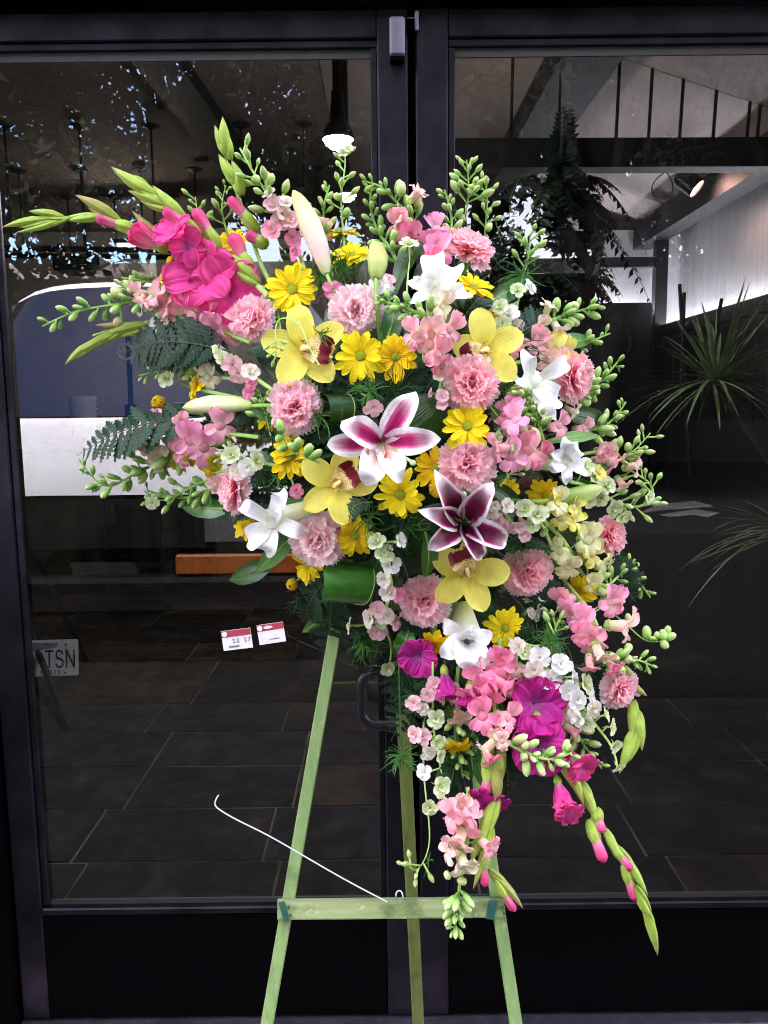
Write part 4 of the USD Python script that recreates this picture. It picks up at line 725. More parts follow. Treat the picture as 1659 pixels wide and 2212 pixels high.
def petal(L, W, prof='daisy', th0=.2, th1=0., k=1.5, cup=0., ruf=0., rf=5., ph=0., az=0., r0=0., z0=0., nu=7, nv=5, serr=0., notch=0., rpow=1.5, twist=0., bend=0.):
    """One petal in the flower's frame (axis +z): grows outward along azimuth az, rising by th0 at its base to th1 at its tip."""
    u = np.linspace(0, 1, nu); v = np.linspace(-1, 1, nv); th = th0 + (th1 - th0) * u ** k
    ds = L / (nu - 1); mid = (th[1:] + th[:-1]) / 2
    r = r0 + np.r_[0, np.cumsum(np.cos(mid) * ds)]; z = z0 + np.r_[0, np.cumsum(np.sin(mid) * ds)]
    w = W / 2 * np.asarray(PROF[prof](u)); U, Vv = np.meshgrid(u, v, indexing='ij')
    nr, nz = -np.sin(th), np.cos(th)
    lift = cup * w[:, None] * Vv ** 2 + ruf * L * U ** rpow * (np.sin(rf * Vv + ph) * .6 + np.sin(rf * 2.3 * Vv + ph * 1.7) * .4) * (.35 + .65 * np.abs(Vv))
    ext = np.zeros_like(U)
    if serr: ext = U ** 6 * serr * L * np.where(np.arange(nv) % 2, 1, -1)[None]
    if notch: ext = ext - U ** 6 * notch * L * np.exp(-(Vv / .3) ** 2)
    ext = ext - U ** 3 * L * .10 * Vv ** 2 if prof == 'fan' else ext
    tr, tz = np.cos(th), np.sin(th)
    R = r[:, None] + nr[:, None] * lift + tr[:, None] * ext; Z = z[:, None] + nz[:, None] * lift + tz[:, None] * ext; S = Vv * w[:, None] + bend * L * U ** 2
    if twist: Z = Z + twist * Vv * w[:, None] * U
    V = np.stack([R, S, Z], -1).reshape(-1, 3); c, s = math.cos(az), math.sin(az)
    V = np.c_[V[:, 0] * c - V[:, 1] * s, V[:, 0] * s + V[:, 1] * c, V[:, 2]]
    return V, grid_faces(nu, nv), np.c_[U.ravel(), Vv.ravel() * .5 + .5]
def blade(pts, W, prof='lance', face=None, cup=0., ruf=0., rf=4., ph=0., nu=14, nv=7, roll=0.):
    """A tepal or leaf along 3-D points, its upper side turned towards face."""
    Pc = crom(pts, nu); u = np.linspace(0, 1, nu); v = np.linspace(-1, 1, nv); T = np.gradient(Pc, axis=0); T /= np.linalg.norm(T, axis=1)[:, None] + 1e-12
    f = (-FWD if face is None else np.asarray(face, float)); S = np.cross(T, f); n_ = np.linalg.norm(S, axis=1); 
    for i in range(len(S)):
        if n_[i] < .15 and i: S[i] = S[i - 1]
    S /= np.linalg.norm(S, axis=1)[:, None] + 1e-12; Nn = np.cross(S, T)
    if roll: S, Nn = S * math.cos(roll) + Nn * math.sin(roll), Nn * math.cos(roll) - S * math.sin(roll)
    w = W / 2 * np.asarray(PROF[prof](u)); U, Vv = np.meshgrid(u, v, indexing='ij'); L = np.linalg.norm(np.diff(Pc, axis=0), axis=1).sum()
    lift = cup * w[:, None] * Vv ** 2 + ruf * L * np.abs(Vv) ** 1.5 * np.sin(rf * 2 * np.pi * U + ph + (Vv > 0) * 1.3) * np.sin(np.pi * U) ** .5
    V = Pc[:, None] + S[:, None] * (Vv * w[:, None])[..., None] + Nn[:, None] * lift[..., None]
    return V.reshape(-1, 3), grid_faces(nu, nv), np.c_[U.ravel(), Vv.ravel() * .5 + .5]
def spindle(p0, p1, w, prof=None, sides=10, n=9, lobes=0, lobe=0.08, flat=1.0, side=None, bow=0.0):
    """A closed bud from p0 to p1, w thick."""
    p0, p1 = np.asarray(p0, float), np.asarray(p1, float); ax = p1 - p0; L = np.linalg.norm(ax); ax /= L
    s = np.cross(ax, -FWD if side is None else side); s /= np.linalg.norm(s) + 1e-9; t = np.cross(ax, s)
    u = np.linspace(0, 1, n); pr = np.interp(u, *(prof or ([0, .08, .35, .6, .85, 1], [.15, .55, 1, .95, .45, .03]))) * w / 2
    a = np.linspace(0, 2 * np.pi, sides, endpoint=False); rr = pr[:, None] * (1 + lobe * np.cos(lobes * a)[None]) if lobes else np.repeat(pr[:, None], sides, 1)
    V = p0 + ax * (u * L)[:, None, None] + s * (rr * np.cos(a))[..., None] + t * (rr * np.sin(a) * flat)[..., None] + s * (bow * L * np.sin(np.pi * u))[:, None, None]
    i, j = np.meshgrid(np.arange(n - 1), np.arange(sides), indexing='ij'); i, j = i.ravel(), j.ravel(); j2 = (j + 1) % sides
    A, B, C, D = i * sides + j, i * sides + j2, (i + 1) * sides + j2, (i + 1) * sides + j
    uv = np.stack([np.repeat(u[:, None], sides, 1), np.repeat((a / (2 * np.pi))[None], n, 0)], -1).reshape(-1, 2)
    return V.reshape(-1, 3), np.vstack([np.c_[A, B, C], np.c_[A, C, D]]), uv
def join(parts):
    V, F, U, o = [], [], [], 0
    for v, f, uv in parts: V.append(v); F.append(np.asarray(f) + o); U.append(uv); o += len(v)
    return np.vstack(V), np.vstack(F), np.vstack(U)
def xf(part, R, p): return (part[0] @ R.T + p, part[1], part[2])
def orient(nx, ny, roll=0.):
    """Columns: right, up and outward axis of a flower that looks towards (nx, ny) of the view, 0 0 being straight at the camera."""
    q = nx * nx + ny * ny; nx, ny = (nx, ny) if q <= .98 else (nx * .99 / q ** .5, ny * .99 / q ** .5); nz = math.sqrt(max(0.02, 1 - nx * nx - ny * ny))
    n = nx * RT + ny * UPV - nz * FWD; n /= np.linalg.norm(n); x = RT - n * (RT @ n)
    if np.linalg.norm(x) < .2: x = np.cross(UPV, n)
    x /= np.linalg.norm(x); y = np.cross(n, x); c, s = math.cos(roll), math.sin(roll)
    return np.stack([x * c + y * s, y * c - x * s, n], 1)
def depth(px, py):
    r2 = ((px - 850) / 480) ** 2 + ((py - 960) / 470) ** 2
    y = -0.40 - 0.20 * max(0.0, 1 - r2)
    if py > 1250: y = min(y, -0.40 - .12 * min(1, (py - 1250) / 150) - .14 * min(1, max(0, py - 1400) / 500)) if px > 860 else y
    return y
def spot(px, py, dy=0.0): return at(px, py, depth(px, py) + dy)
HUB = [(850, 1000)]
def stem_to_hub(p, n, r=.0022, L=.16):
    hub = at(850, 1000, -0.30); e = p - n * .05; d = hub - e; d = d / (np.linalg.norm(d) + 1e-9) * min(L, np.linalg.norm(d)); return tube([p - n * .004, e, e + d * .6 - n * .02, e + d], r, 6)

R_ = random.Random(5)
def daisy(px, py, d, f, label, seed, dy=0., deep=False, n=14, roll=None, stem=None, gold=False, curl=0.):
    r = random.Random(seed); c = spot(px, py, dy); s = d / 2 / pxm(c); Q = orient(*f, roll if roll is not None else r.uniform(0, 6)); t = thing('yellow_daisy', label, 'flower', 'yellow daisies', loc=c)
    m = 'daisy_deep' if deep else 'daisy_yellow'
    for ring, (k, L, th, w) in enumerate(((n + 1, .90, .08, .31), (n - 3, .74, .34, .29))):
        for i in range(k):
            if r.random() < .04: continue
            az = (i + .5 * ring + r.uniform(-.26, .26)) * 2 * math.pi / k; l = s * L * r.uniform(.80, 1.10)
            obj('petal', xf(petal(l, s * w * r.uniform(.85, 1.15), 'daisy', th + r.uniform(-.12, .16) + curl * .3, th - .30 + r.choice((r.uniform(-.3, .2), r.uniform(-.3, .2), r.uniform(-.9, .7))) - curl, cup=.30 * r.uniform(.3, 1.3), twist=r.uniform(-.3, .3), az=az, r0=s * .12, z0=.001 * ring, notch=r.uniform(0, .07), bend=r.uniform(-.06, .06)), Q, c), m, t, smooth=True)
    a = np.linspace(0, math.pi / 2, 6); dome = lathe(np.c_[s * .205 * np.cos(a), s * .03 + s * .10 * np.sin(a)], 16); dome.vertices = dome.vertices @ Q.T + c; obj('disc', dome, 'daisy_disc_gold' if gold else 'daisy_disc', t, smooth=True)
    cal = lathe([(0, -s * .26), (s * .16, -s * .22), (s * .24, -s * .08), (s * .2, 0)], 12); cal.vertices = cal.vertices @ Q.T + c; obj('calyx', cal, 'calyx_green', t, smooth=True)
    obj('stem', tube([spot(*q) if len(q) == 2 else at(*q) for q in stem], .0032, 7) if stem else stem_to_hub(c, Q[:, 2]), 'stem_green' if stem else 'stem_dark', t, smooth=40)
    return t
def daisy_bud(px, py, d, f, label, stem=None, dy=0.):
    c = spot(px, py, dy); s = d / pxm(c); n = orient(*f)[:, 2]; t = thing('daisy_bud', label, 'flower bud', 'yellow daisy buds', loc=c)
    obj('bud', spindle(c - n * s * .45, c + n * s * .5, s, ([0, .1, .4, .75, .95, 1], [.3, .75, 1, .98, .6, .2]), 16, 10, 8, .05), 'bud_daisy', t, smooth=True)
    cal = lathe([(0, -s * .5), (s * .3, -s * .46), (s * .5, -s * .1), (s * .46, .02 * s)], 12); cal.vertices = cal.vertices @ orient(*f).T + c; obj('calyx', cal, 'calyx_green', t, smooth=True)
    obj('stem', tube([spot(*q) for q in stem], .0025, 6) if stem else stem_to_hub(c, n), 'stem_green', t, smooth=40)
def carnation(px, py, d, f, label, seed, dy=0., pal='pink', oval=1.0):
    r = random.Random(seed); op = r.uniform(-.14, .22); pal = r.choice((pal, pal, 'pale', 'coral', 'pink')); c = spot(px, py, dy); s = d * r.uniform(1.02, 1.16) / 2 / pxm(c); Q = orient(*f, r.uniform(0, 6)); t = thing('pink_carnation', label, 'flower', 'pink carnations', loc=c)
    for ring, (k, L, th, W, z) in enumerate(((9, 1.02, .02, .98, 0.0), (9, .98, .30, .96, .03), (9, .88, .56, .90, .05), (8, .78, .80, .82, .07), (6, .70, 1.02, .72, .09), (4, .62, 1.28, .6, .10))):
        for i in range(k):
            az = (i + .5 * (ring % 2) + r.uniform(-.25, .25)) * 2 * math.pi / k; l = s * L * r.uniform(.86, 1.10); th_ = th * (1 - op) + r.uniform(-.18, .18)
            obj('petal', xf(petal(l, s * W * r.uniform(.85, 1.15), 'fan', th_ + .35, th_ - .35 + .1 * ring, k=1.2, cup=r.uniform(-.1, .22), ruf=r.uniform(.09, .17), rf=r.uniform(4.5, 7), ph=r.uniform(0, 6), az=az, r0=s * .03, z0=-s * .22 + z * s, nu=7, nv=15, serr=.045 * r.uniform(.6, 1.3), twist=r.uniform(-.2, .2), rpow=1.3), Q, c), 'carnation_' + (pal if ring else ('pale' if pal == 'pink' else pal)), t, smooth=True)
    cal = lathe([(0, -s * 1.0), (s * .2, -s * .98), (s * .24, -s * .6), (s * .28, -s * .2), (s * .2, -s * .15)], 12); cal.vertices = cal.vertices @ Q.T + c; obj('calyx', cal, 'calyx_bright', t, smooth=True)
    obj('stem', stem_to_hub(c - Q[:, 2] * s * .95, Q[:, 2], .0026), 'stem_dark', t); return t
def orchid(px, py, d, f, lip, label, seed, dy=0., sizes=(1, 1, 1, 1, 1)):
    r = random.Random(seed); c = spot(px, py, dy); s = d / 2 / pxm(c); lip = math.radians(lip); Q = orient(*f, lip); t = thing('yellow_orchid', label, 'flower', 'yellow orchids', loc=c)
    for i, (a, kk) in enumerate(((180, 'sepal'), (108, 'petal'), (-108, 'petal'), (36, 'sepal'), (-36, 'sepal'))):
        obj(kk, xf(petal(s * 1.10 * sizes[i], s * (.72 if kk == 'petal' else .70) * r.uniform(.95, 1.08), 'broad', .35 + r.uniform(-.1, .15), -.15 + r.uniform(-.25, .25), cup=.16, ruf=.02, az=math.radians(a) + r.uniform(-.08, .08), r0=s * .05, z0=-.002 if kk == 'sepal' else .001, nu=12, nv=9, twist=r.uniform(-.15, .15), bend=r.uniform(-.04, .04)), Q, c), 'orchid_yellow', t, smooth=True)
    obj('lip', xf(petal(s * .84, s * .74, 'lobe', .95, -.85, k=1.6, cup=.30, ruf=.10, rf=8, az=0, r0=s * .02, z0=s * .05, nu=16, nv=11, serr=.02), Q, c), 'orchid_lip', t, smooth=True)
    for sg in (-1, 1): obj('side_lobe', xf(petal(s * .42, s * .36, 'lobe', 1.15, 1.45, cup=.5, ruf=.05, rf=6, az=sg * 1.05, r0=s * .05, z0=s * .04, nu=9, nv=7, twist=sg * .4, serr=.03), Q, c), 'orchid_side_lobe', t, smooth=True)
    col = tube([c + Q @ (np.array(q) * s) for q in ((-.06, 0, .02), (-.04, 0, .2), (.06, 0, .34), (.17, 0, .36))], [s * .07, s * .075, s * .085, s * .05], 10); obj('column', col, 'orchid_column', t, smooth=40)
    obj('stem', stem_to_hub(c, Q[:, 2], .003), 'stem_dark', t); return t
def fwd(px, py, dz=0.0, dy=0.0):               # a point near the bouquet's surface, dz metres nearer to the camera
    p = spot(px, py, dy); v = EYE - p; return p + v / np.linalg.norm(v) * dz
def lily(name, label, group, c, tips, mats, w, seed, tube_from=None, throat=.02, stamens=None, pistil=None, anth='anther_rust', dy=0., cup=.28, recurve=.012, tube_w=30, tubemat='lily_tube', ruf=.012):
    """Six tepals from the throat c to the listed tips (px, py, how far forward); each arches towards the camera and curls back at its tip."""
    r = random.Random(seed); C = fwd(*c, -throat, dy); t = thing(name, label, 'flower', group, loc=C)
    for i, tip in enumerate(tips):
        px, py, dz, ww = (list(tip) + [1.0])[:4] if len(tip) == 3 else tip[:4]
        e = fwd(px, py, dz, dy); v = EYE - e; v /= np.linalg.norm(v); m1 = C + (e - C) * .38 + v * (.016 + .3 * throat); m2 = C + (e - C) * .76 + v * (.016 + max(0, dz) * .25)
        base = C if tube_from is None else C
        obj('tepal', blade([base, m1, m2, e - v * recurve * 1.6], w * ww, 'lance', cup=cup * r.uniform(.7, 1.2), ruf=ruf * r.uniform(.5, 1.5), rf=2.2, ph=r.uniform(0, 6), nu=18, nv=11, roll=r.uniform(-.35, .35)), mats[i % len(mats)], t, smooth=True)
    if tube_from is not None:
        b = fwd(*tube_from, -.01, dy); k = pxm(C)
        obj('trumpet', spindle(b, C + (C - b) * .12, tube_w / k * 1.25, ([0, .1, .5, .85, 1], [.25, .42, .72, 1.0, 1.05]), 18, 12, 3, .07), tubemat, t, smooth=True)
    for sx, sy, dz in (stamens or []):
        e = fwd(sx, sy, dz, dy); st = obj('stamen', tube([C, (C + e) / 2 + (e - C)[[0, 1, 2]] * 0 + (EYE - e) * .004, e], .0011, 5), 'filament', t)
        d = np.array([r.uniform(-1, 1), 0, r.uniform(-1, 1)]); d /= np.linalg.norm(d); obj('anther', spindle(e - d * .006, e + d * .006, .0042, sides=7, n=6), anth, st, smooth=True)
    if pistil:
        e = fwd(*pistil, dy=dy) if len(pistil) == 3 else fwd(pistil[0], pistil[1], .03, dy); pi = obj('pistil', tube([C, (C + e) / 2 + (EYE - e) * .006, e], [.0018, .0022, .0026], 7), 'pistil_green', t, smooth=40)
        sg = trimesh.creation.icosphere(1, .0048); sg.apply_translation(e); obj('stigma', sg, 'stigma' if anth != 'anther_dark' else 'anther_dark', pi, smooth=True)
    return t
def lily_bud(a, b, w, material, label, dy=0., stem=True):
    p0, p1 = spot(*a, dy), spot(*b, dy); t = thing('lily_bud', label, 'flower bud', 'closed lily buds', loc=p0)
    obj('bud', spindle(p0, p1, w / pxm(p0), ([0, .06, .3, .6, .85, .95, 1], [.28, .55, .9, 1.0, .72, .42, .12]), 24, 16, 3, .10, bow=.02), material, t, smooth=True)
    d = (p1 - p0) / np.linalg.norm(p1 - p0)
    obj('stem', tube([p0 + d * .002, p0 - d * .04, p0 - d * .07 + (at(850, 1000, -.3) - p0) * .25], .003, 7), 'stem_green', t, smooth=40)
    return t
def bloom_parts(c, s, Q, material, t, seed, n=6, name='petal', open_=.0, W=.98):
    r = random.Random(seed)
    for i in range(n):
        az = i * 2 * math.pi / n + r.uniform(-.15, .15); inner = i % 2
        obj(name, xf(petal(s * 1.18 * r.uniform(.92, 1.08), s * W * r.uniform(.9, 1.1), 'round', 1.15 - open_, -.25 + r.uniform(-.3, .3) - open_ * .5, k=.9, cup=.12, ruf=.12, rf=6.5, ph=r.uniform(0, 6), az=az, r0=s * .03, z0=-s * .45 + (.004 if inner else 0), nu=16, nv=17, twist=r.uniform(-.25, .25), bend=r.uniform(-.08, .08)), Q, c), material, t, smooth=True)
def pink_bud(p0, p1, w, seed):                # rolled petals pushing out of a bud
    r = random.Random(seed); p0, p1 = np.asarray(p0), np.asarray(p1); v, f, uv = spindle(p0, p1, w, ([0, .15, .5, .8, .93, 1], [.45, .7, .92, 1.0, .9, .35]), 12, 10, 5, .08)
    return v, f, uv
def crumple(p0, p1, w, material, t, seed, name='petal'):   # half opened bloom: tube that flares into frilled lobes
    ax = p1 - p0; L = np.linalg.norm(ax); ax /= L; x = np.cross(ax, -FWD); x /= np.linalg.norm(x); Q = np.stack([x, np.cross(ax, x), ax], 1); r = random.Random(seed)
    for i in range(5):
        az = i * 2 * math.pi / 5 + r.uniform(-.2, .2)
        obj(name, xf(petal(L * r.uniform(.92, 1.05), w * .95, 'round', 1.38, .95 + r.uniform(-.55, .30), k=2.6, cup=.40, ruf=.10, rf=5, ph=r.uniform(0, 6), az=az, r0=w * .10, nu=11, nv=9), Q, p0), material, t, smooth=True)
def gladiolus(label, pts, items, seed, dy=0., blooms=(), r0=.0042, stem='stem_light', half=()):
    P = [spot(q[0], q[1], dy + (q[2] if len(q) > 2 else 0)) for q in pts]; t = thing('gladiolus_spike', label, 'flower', 'gladiolus spikes', loc=P[0])
    obj('stem', tube(P, [r0, r0 * .8, r0 * .35], 8, 8 * len(P)), stem, t, smooth=40)
    for i, (x0, y0, x1, y1, w, kind) in enumerate(items):
        a, b = spot(x0, y0, dy - .004), spot(x1, y1, dy - .004); w = w / pxm(a); d = (b - a); s = np.cross(d, FWD); s /= np.linalg.norm(s)
        if kind in 'go':
            m = 'glad_sheath' if kind == 'g' else 'glad_sheath_old'; side = R_.choice((-1, 1))
            bd = obj('bud', spindle(a, b, w, ([0, .1, .35, .6, .85, 1], [.30, .62, 1, .9, .42, .02]), 10, 12, bow=.03 * side), m, t, smooth=True)
            obj('bract', spindle(a - d * .03 + s * w * .22 - FWD * w * .1, a + d * .68 + s * w * .36, w * .62, ([0, .1, .4, .8, 1], [.3, .8, 1, .5, .02]), 8, 8, bow=-.03), m, bd, smooth=True)
        else:
            m = {'p': 'glad_pink', 'm': 'glad_magenta', 'v': 'glad_violet'}[kind.lower()[0]]
            bd = obj('bud', pink_bud(a + d * .25, b, w * .92, seed * 31 + i), m, t, smooth=True)
            obj('bract', spindle(a, a + d * .72, w * 1.02, ([0, .1, .45, .75, 1], [.3, .7, 1, .72, .05]), 10, 9, bow=.02), 'glad_sheath', bd, smooth=True); obj('bract', spindle(a - d * .02 + s * w * .25, a + d * .55 + s * w * .42, w * .5, None, 8, 7), 'glad_sheath', bd, smooth=True)
    for i, (px, py, d, nx, ny, m, *o) in enumerate(blooms):
        c = spot(px, py, dy - (o[1] if len(o) > 1 else .02)); s = d / 2 / pxm(c); bloom_parts(c, s, orient(nx, ny, i * .5 + seed), m, t, seed * 17 + i, open_=o[0] if o else 0.)
    for i, (x0, y0, x1, y1, w, m) in enumerate(half):
        a, b = spot(x0, y0, dy - .012), spot(x1, y1, dy - .02); crumple(a, b, w / pxm(a), m, t, seed * 13 + i); obj('bract', spindle(a - (b - a) * .30, a + (b - a) * .28, w * .42 / pxm(a), None, 9, 8), 'glad_sheath', t, smooth=True)
    return t
def snap_floret(c, s, Q, seed, closed=0.):
    r = random.Random(seed); parts = []
    for az, W, L, a, b in ((66, 1.05, 1.25, 1.35, -.25), (114, 1.05, 1.25, 1.35, -.25), (212, .75, .95, 1.0, -.9), (270, .80, 1.05, .9, -1.05), (328, .75, .95, 1.0, -.9)):
        parts.append(petal(s * 1.15 * L * r.uniform(.9, 1.1), s * W * 1.05, 'round', a + closed * .3, b + closed * 1.1 + r.uniform(-.2, .2), k=1.1, cup=.25, ruf=.13, rf=5.5, notch=.08, ph=r.uniform(0, 6), az=math.radians(az) + r.uniform(-.1, .1), r0=s * .16, z0=-s * .25, nu=8, nv=7, twist=r.uniform(-.2, .2)))
    tb = lathe([(s * .22, -s * 1.25), (s * .34, -s * .9), (s * .36, -s * .5), (s * .40, -s * .1), (s * .33, s * .03), (s * .18, s * .10), (0, s * .12)], 10); uv = np.c_[np.interp(tb.vertices[:, 2], [-s * 1.25, s * .12], [0, .5]), np.full(len(tb.vertices), .4)]; parts.append((tb.vertices, tb.faces, uv))
    return xf(join(parts), Q, c)
def lark_floret(c, s, Q, seed):
    r = random.Random(seed); parts = []; a0 = r.uniform(0, 6)
    for i in range(5): parts.append(petal(s * r.uniform(.9, 1.1), s * .92, 'round', .55 + r.uniform(-.15, .2), -.15 + r.uniform(-.4, .3), cup=.2, ruf=.07, rf=5, ph=r.uniform(0, 6), az=a0 + i * 1.2566 + r.uniform(-.12, .12), r0=s * .05, nu=7, nv=7, notch=r.uniform(0, .1)))
    for i in range(4): parts.append(petal(s * .58, s * .5, 'round', 1.2, .6 + r.uniform(-.4, .4), cup=.3, ruf=.1, rf=6, ph=r.uniform(0, 6), az=a0 + .6 + i * 1.57, r0=s * .03, z0=s * .04, nu=5, nv=5))
    v, f, uv = spindle([0, 0, 0.0], [s * .2, -s * .3, -s * 1.0], s * .22, ([0, .5, 1], [1, .6, .1]), 6, 5, side=np.array([0, 1.0, 0])); parts.append((v, f, uv * [0, 1]))
    return xf(join(parts), Q, c)
def needles(c, n, L, seed, d=None, spread=1.0, r0=.0007):
    """A tuft of thread-like leaves."""
    r = np.random.default_rng(seed); ms = []
    for k in range(n):
        v = r.normal(size=3); v = v / np.linalg.norm(v) * spread + (np.array(d, float) if d is not None else 0); v /= np.linalg.norm(v) + 1e-9; v[1] = -abs(v[1]) * .6 if r.random() < .7 else v[1]; l = L * r.uniform(.5, 1.1); q = c + v * l * .55 + r.normal(0, L * .06, 3); e = c + v * l + r.normal(0, L * .14, 3) - [0, 0, l * .1]
        ms.append(tube([c + r.normal(0, L * .03, 3), q, e], [r0 * 1.2, r0, r0 * .5], 4, 7, caps=False))
        if r.random() < .6: ms.append(tube([q, q + (e - q) * .5 + r.normal(0, L * .1, 3)], [r0, r0 * .5], 4, caps=False))
    m = cat(*ms); return np.asarray(m.vertices), np.asarray(m.faces), np.tile([.5, .4], (len(m.vertices), 1))
def spike(kind, label, pts, florets=(), buds=None, seed=0, dy=0., stem='stem_green', r0=.0034, colors=None, tuft=(), group=None, budmat='bud_green', budlist=(), auto=None):
    """A stem with florets placed one by one and buds that grow smaller towards its tip.
    buds: (from, to, count, size at from, size at to, material); auto: (from, to, count, size, [materials]) for florets all round the stem."""
    P = np.array([spot(q[0], q[1], dy + (q[2] if len(q) > 2 else 0)) for q in pts]); n = 60; Pc = crom(P, n); T, _, _ = frames(Pc); r = random.Random(seed * 7 + 1)
    name = {'snap': 'snapdragon_stem', 'lark': 'larkspur_stem'}[kind]; t = thing(name, label, 'flower', group or {'snap': 'snapdragon stems', 'lark': 'larkspur stems'}[kind], loc=P[0]); k = pxm(P.mean(0))
    obj('stem', tube(P, [r0, r0 * .85, r0 * .45], 8, n // 2), stem, t, smooth=40)
    def out_at(f, phi):
        i = min(n - 1, int(f * (n - 1))); s = np.cross(T[i], -FWD); s /= np.linalg.norm(s) + 1e-9; w = np.cross(s, T[i]); w = w if w @ FWD < 0 else -w
        return Pc[i], s * math.sin(phi) + w * math.cos(phi), T[i]
    fl = snap_floret if kind == 'snap' else lark_floret
    for i, (px, py, d, nx, ny, m, *o) in enumerate(florets):
        c = spot(px, py, dy - (.018 if kind == 'snap' else .014)); s = d * (1.10 if kind == 'snap' else 1.08) / 2 / k; Q = orient(nx * 1.5 + r.uniform(-.45, .45), ny + r.uniform(-.42, .30) * (kind == 'snap'), o[0] if o else (r.uniform(-.4, .4) if kind == 'snap' else r.uniform(0, 6)))
        a = {'snap_floret': None}; ff = obj('floret', fl(c, s, Q, seed * 97 + i), m, t, smooth=True)
        j = np.argmin(np.linalg.norm(Pc - c, axis=1)); b = c - Q[:, 2] * s * (1.15 if kind == 'snap' else .35)
        if np.linalg.norm(b - Pc[j]) < .09: obj('pedicel', tube([Pc[j], (Pc[j] + b) / 2 + [0, 0, -.001], b], [.0012, .0018], 5), stem, ff)
        if kind == 'snap':
            cal = lathe([(0, -s * 1.4), (s * .32, -s * 1.25), (s * .45, -s * .95), (s * .36, -s * .98), (0, -s * 1.2)], 7); cal.vertices = cal.vertices @ Q.T + c; obj('calyx', cal, 'stem_light', ff)
    if auto:
        f0, f1, cnt, size, ms = auto
        for i in range(cnt):
            f = f0 + (f1 - f0) * (i + .5) / cnt; p, o, tt = out_at(f, (i * 2.399 + r.uniform(-.3, .3)) % 6.28 if r.random() < .45 else r.uniform(-1.5, 1.5)); d = o * .85 + tt * .25 - FWD * .35; d /= np.linalg.norm(d); s = size / 2 / k * r.uniform(.8, 1.15)
            nx, ny = d @ RT, d @ UPV; c = p + o * s * 1.2; Q = orient(nx, ny, r.uniform(-.4, .4) if kind == 'snap' else r.uniform(0, 6))
            ff = obj('floret', fl(c, s, Q, seed * 89 + i), ms[int(len(ms) * i / cnt)], t, smooth=True); obj('pedicel', tube([p, c - Q[:, 2] * s * .3], [.0012, .0016], 5), stem, ff)
    if buds:
        f0, f1, cnt, s0, s1 = buds[:5]; bm = buds[5] if len(buds) > 5 else budmat
        for i in range(cnt):
            q = (i + .5) / cnt; f = f0 + (f1 - f0) * q; phi = (-1.25, 1.2, .1, -.7, .8, 2.2, -2.2)[i % 7] + r.uniform(-.25, .25); p, o, tt = out_at(f, phi); s = (s0 + (s1 - s0) * q) * 1.22 * r.uniform(.68, 1.18) / k; d = o + np.array([r.uniform(-.25, .25), r.uniform(-.25, .25), r.uniform(-.25, .25)]) * (.85 - .35 * q) + tt * (.6 + .3 * q); d /= np.linalg.norm(d)
            ped = (.35 if kind == 'snap' else .9) * s; a = p + o * r0 * .5; b0 = a + d * ped; wd = s * (.52 if kind == 'snap' else .50) * r.uniform(.85, 1.15)
            pr = ([0, .12, .5, .8, .95, 1], [.35, .8, 1.0, .80, .48, .12]) if kind == 'snap' else ([0, .2, .55, .8, 1], [.2, .8, 1, .7, .1])
            bb = obj('bud', spindle(b0, b0 + d * s, wd, pr, 9, 8, 3 if kind == 'snap' else 5, .06), bm, t, smooth=True)
            obj('pedicel', tube([p, b0 + d * s * .1], [.0012, wd * .22], 5), stem, bb)
            if kind == 'snap' and i % 3 == 0: obj('leaflet', blade([p, p + (o * .7 + tt * .3) * s * .7, p + (o * .8 - np.array([0, 0, .25])) * s * 1.25], s * .32, 'lance', cup=.2, nu=6, nv=3), 'leaf_lily', bb, smooth=True)
            if kind == 'snap': obj('calyx', spindle(b0 - d * s * .05, b0 + d * s * .5 + o * wd * .3, wd * .75, ([0, .3, .7, 1], [.4, 1, .7, .05]), 6, 5), 'bud_green', bb, smooth=True)
    for i, (x0, y0, x1, y1, w, m) in enumerate(budlist):
        a, b = spot(x0, y0, dy - .006), spot(x1, y1, dy - .008); bb = obj('bud', spindle(a, b, w / k, ([0, .12, .5, .8, .95, 1], [.4, .85, 1.0, .82, .5, .15]), 10, 9, 3, .06), m, t, smooth=True)
        j = np.argmin(np.linalg.norm(Pc - a, axis=1)); obj('pedicel', tube([Pc[j], a + (b - a) * .05], [.0014, .002], 5), stem, bb)
    for i, (px, py, cnt, L, *m) in enumerate(tuft): obj('thread_leaves', needles(spot(px, py, dy), cnt, L / k, seed * 11 + i, d=-T[min(n - 1, 5)] * .1), m[0] if m else 'feather_green', t)
    return t
def leaf(label, pts, w, material='leaf_gloss', dy=0., cup=.15, roll=0., ruf=.0, prof='leaf', name='broad_leaf', cat_='leaf', group='glossy broad leaves'):
    P = [spot(q[0], q[1], dy + (q[2] if len(q) > 2 else 0)) for q in pts]; L = blade(P, w / pxm(P[1]), prof, cup=cup, ruf=ruf, nu=22, nv=9, roll=roll)
    t = thing(name, label, cat_, group, loc=P[0]); obj('leaf_blade', L, material, t, smooth=True)
    obj('midrib', tube([p for p in crom(P, 12)] if False else P, [.0018, .0012, .0005], 6, 20), 'stem_dark' if material == 'leaf_gloss' else 'stem_green', t, smooth=40); return t
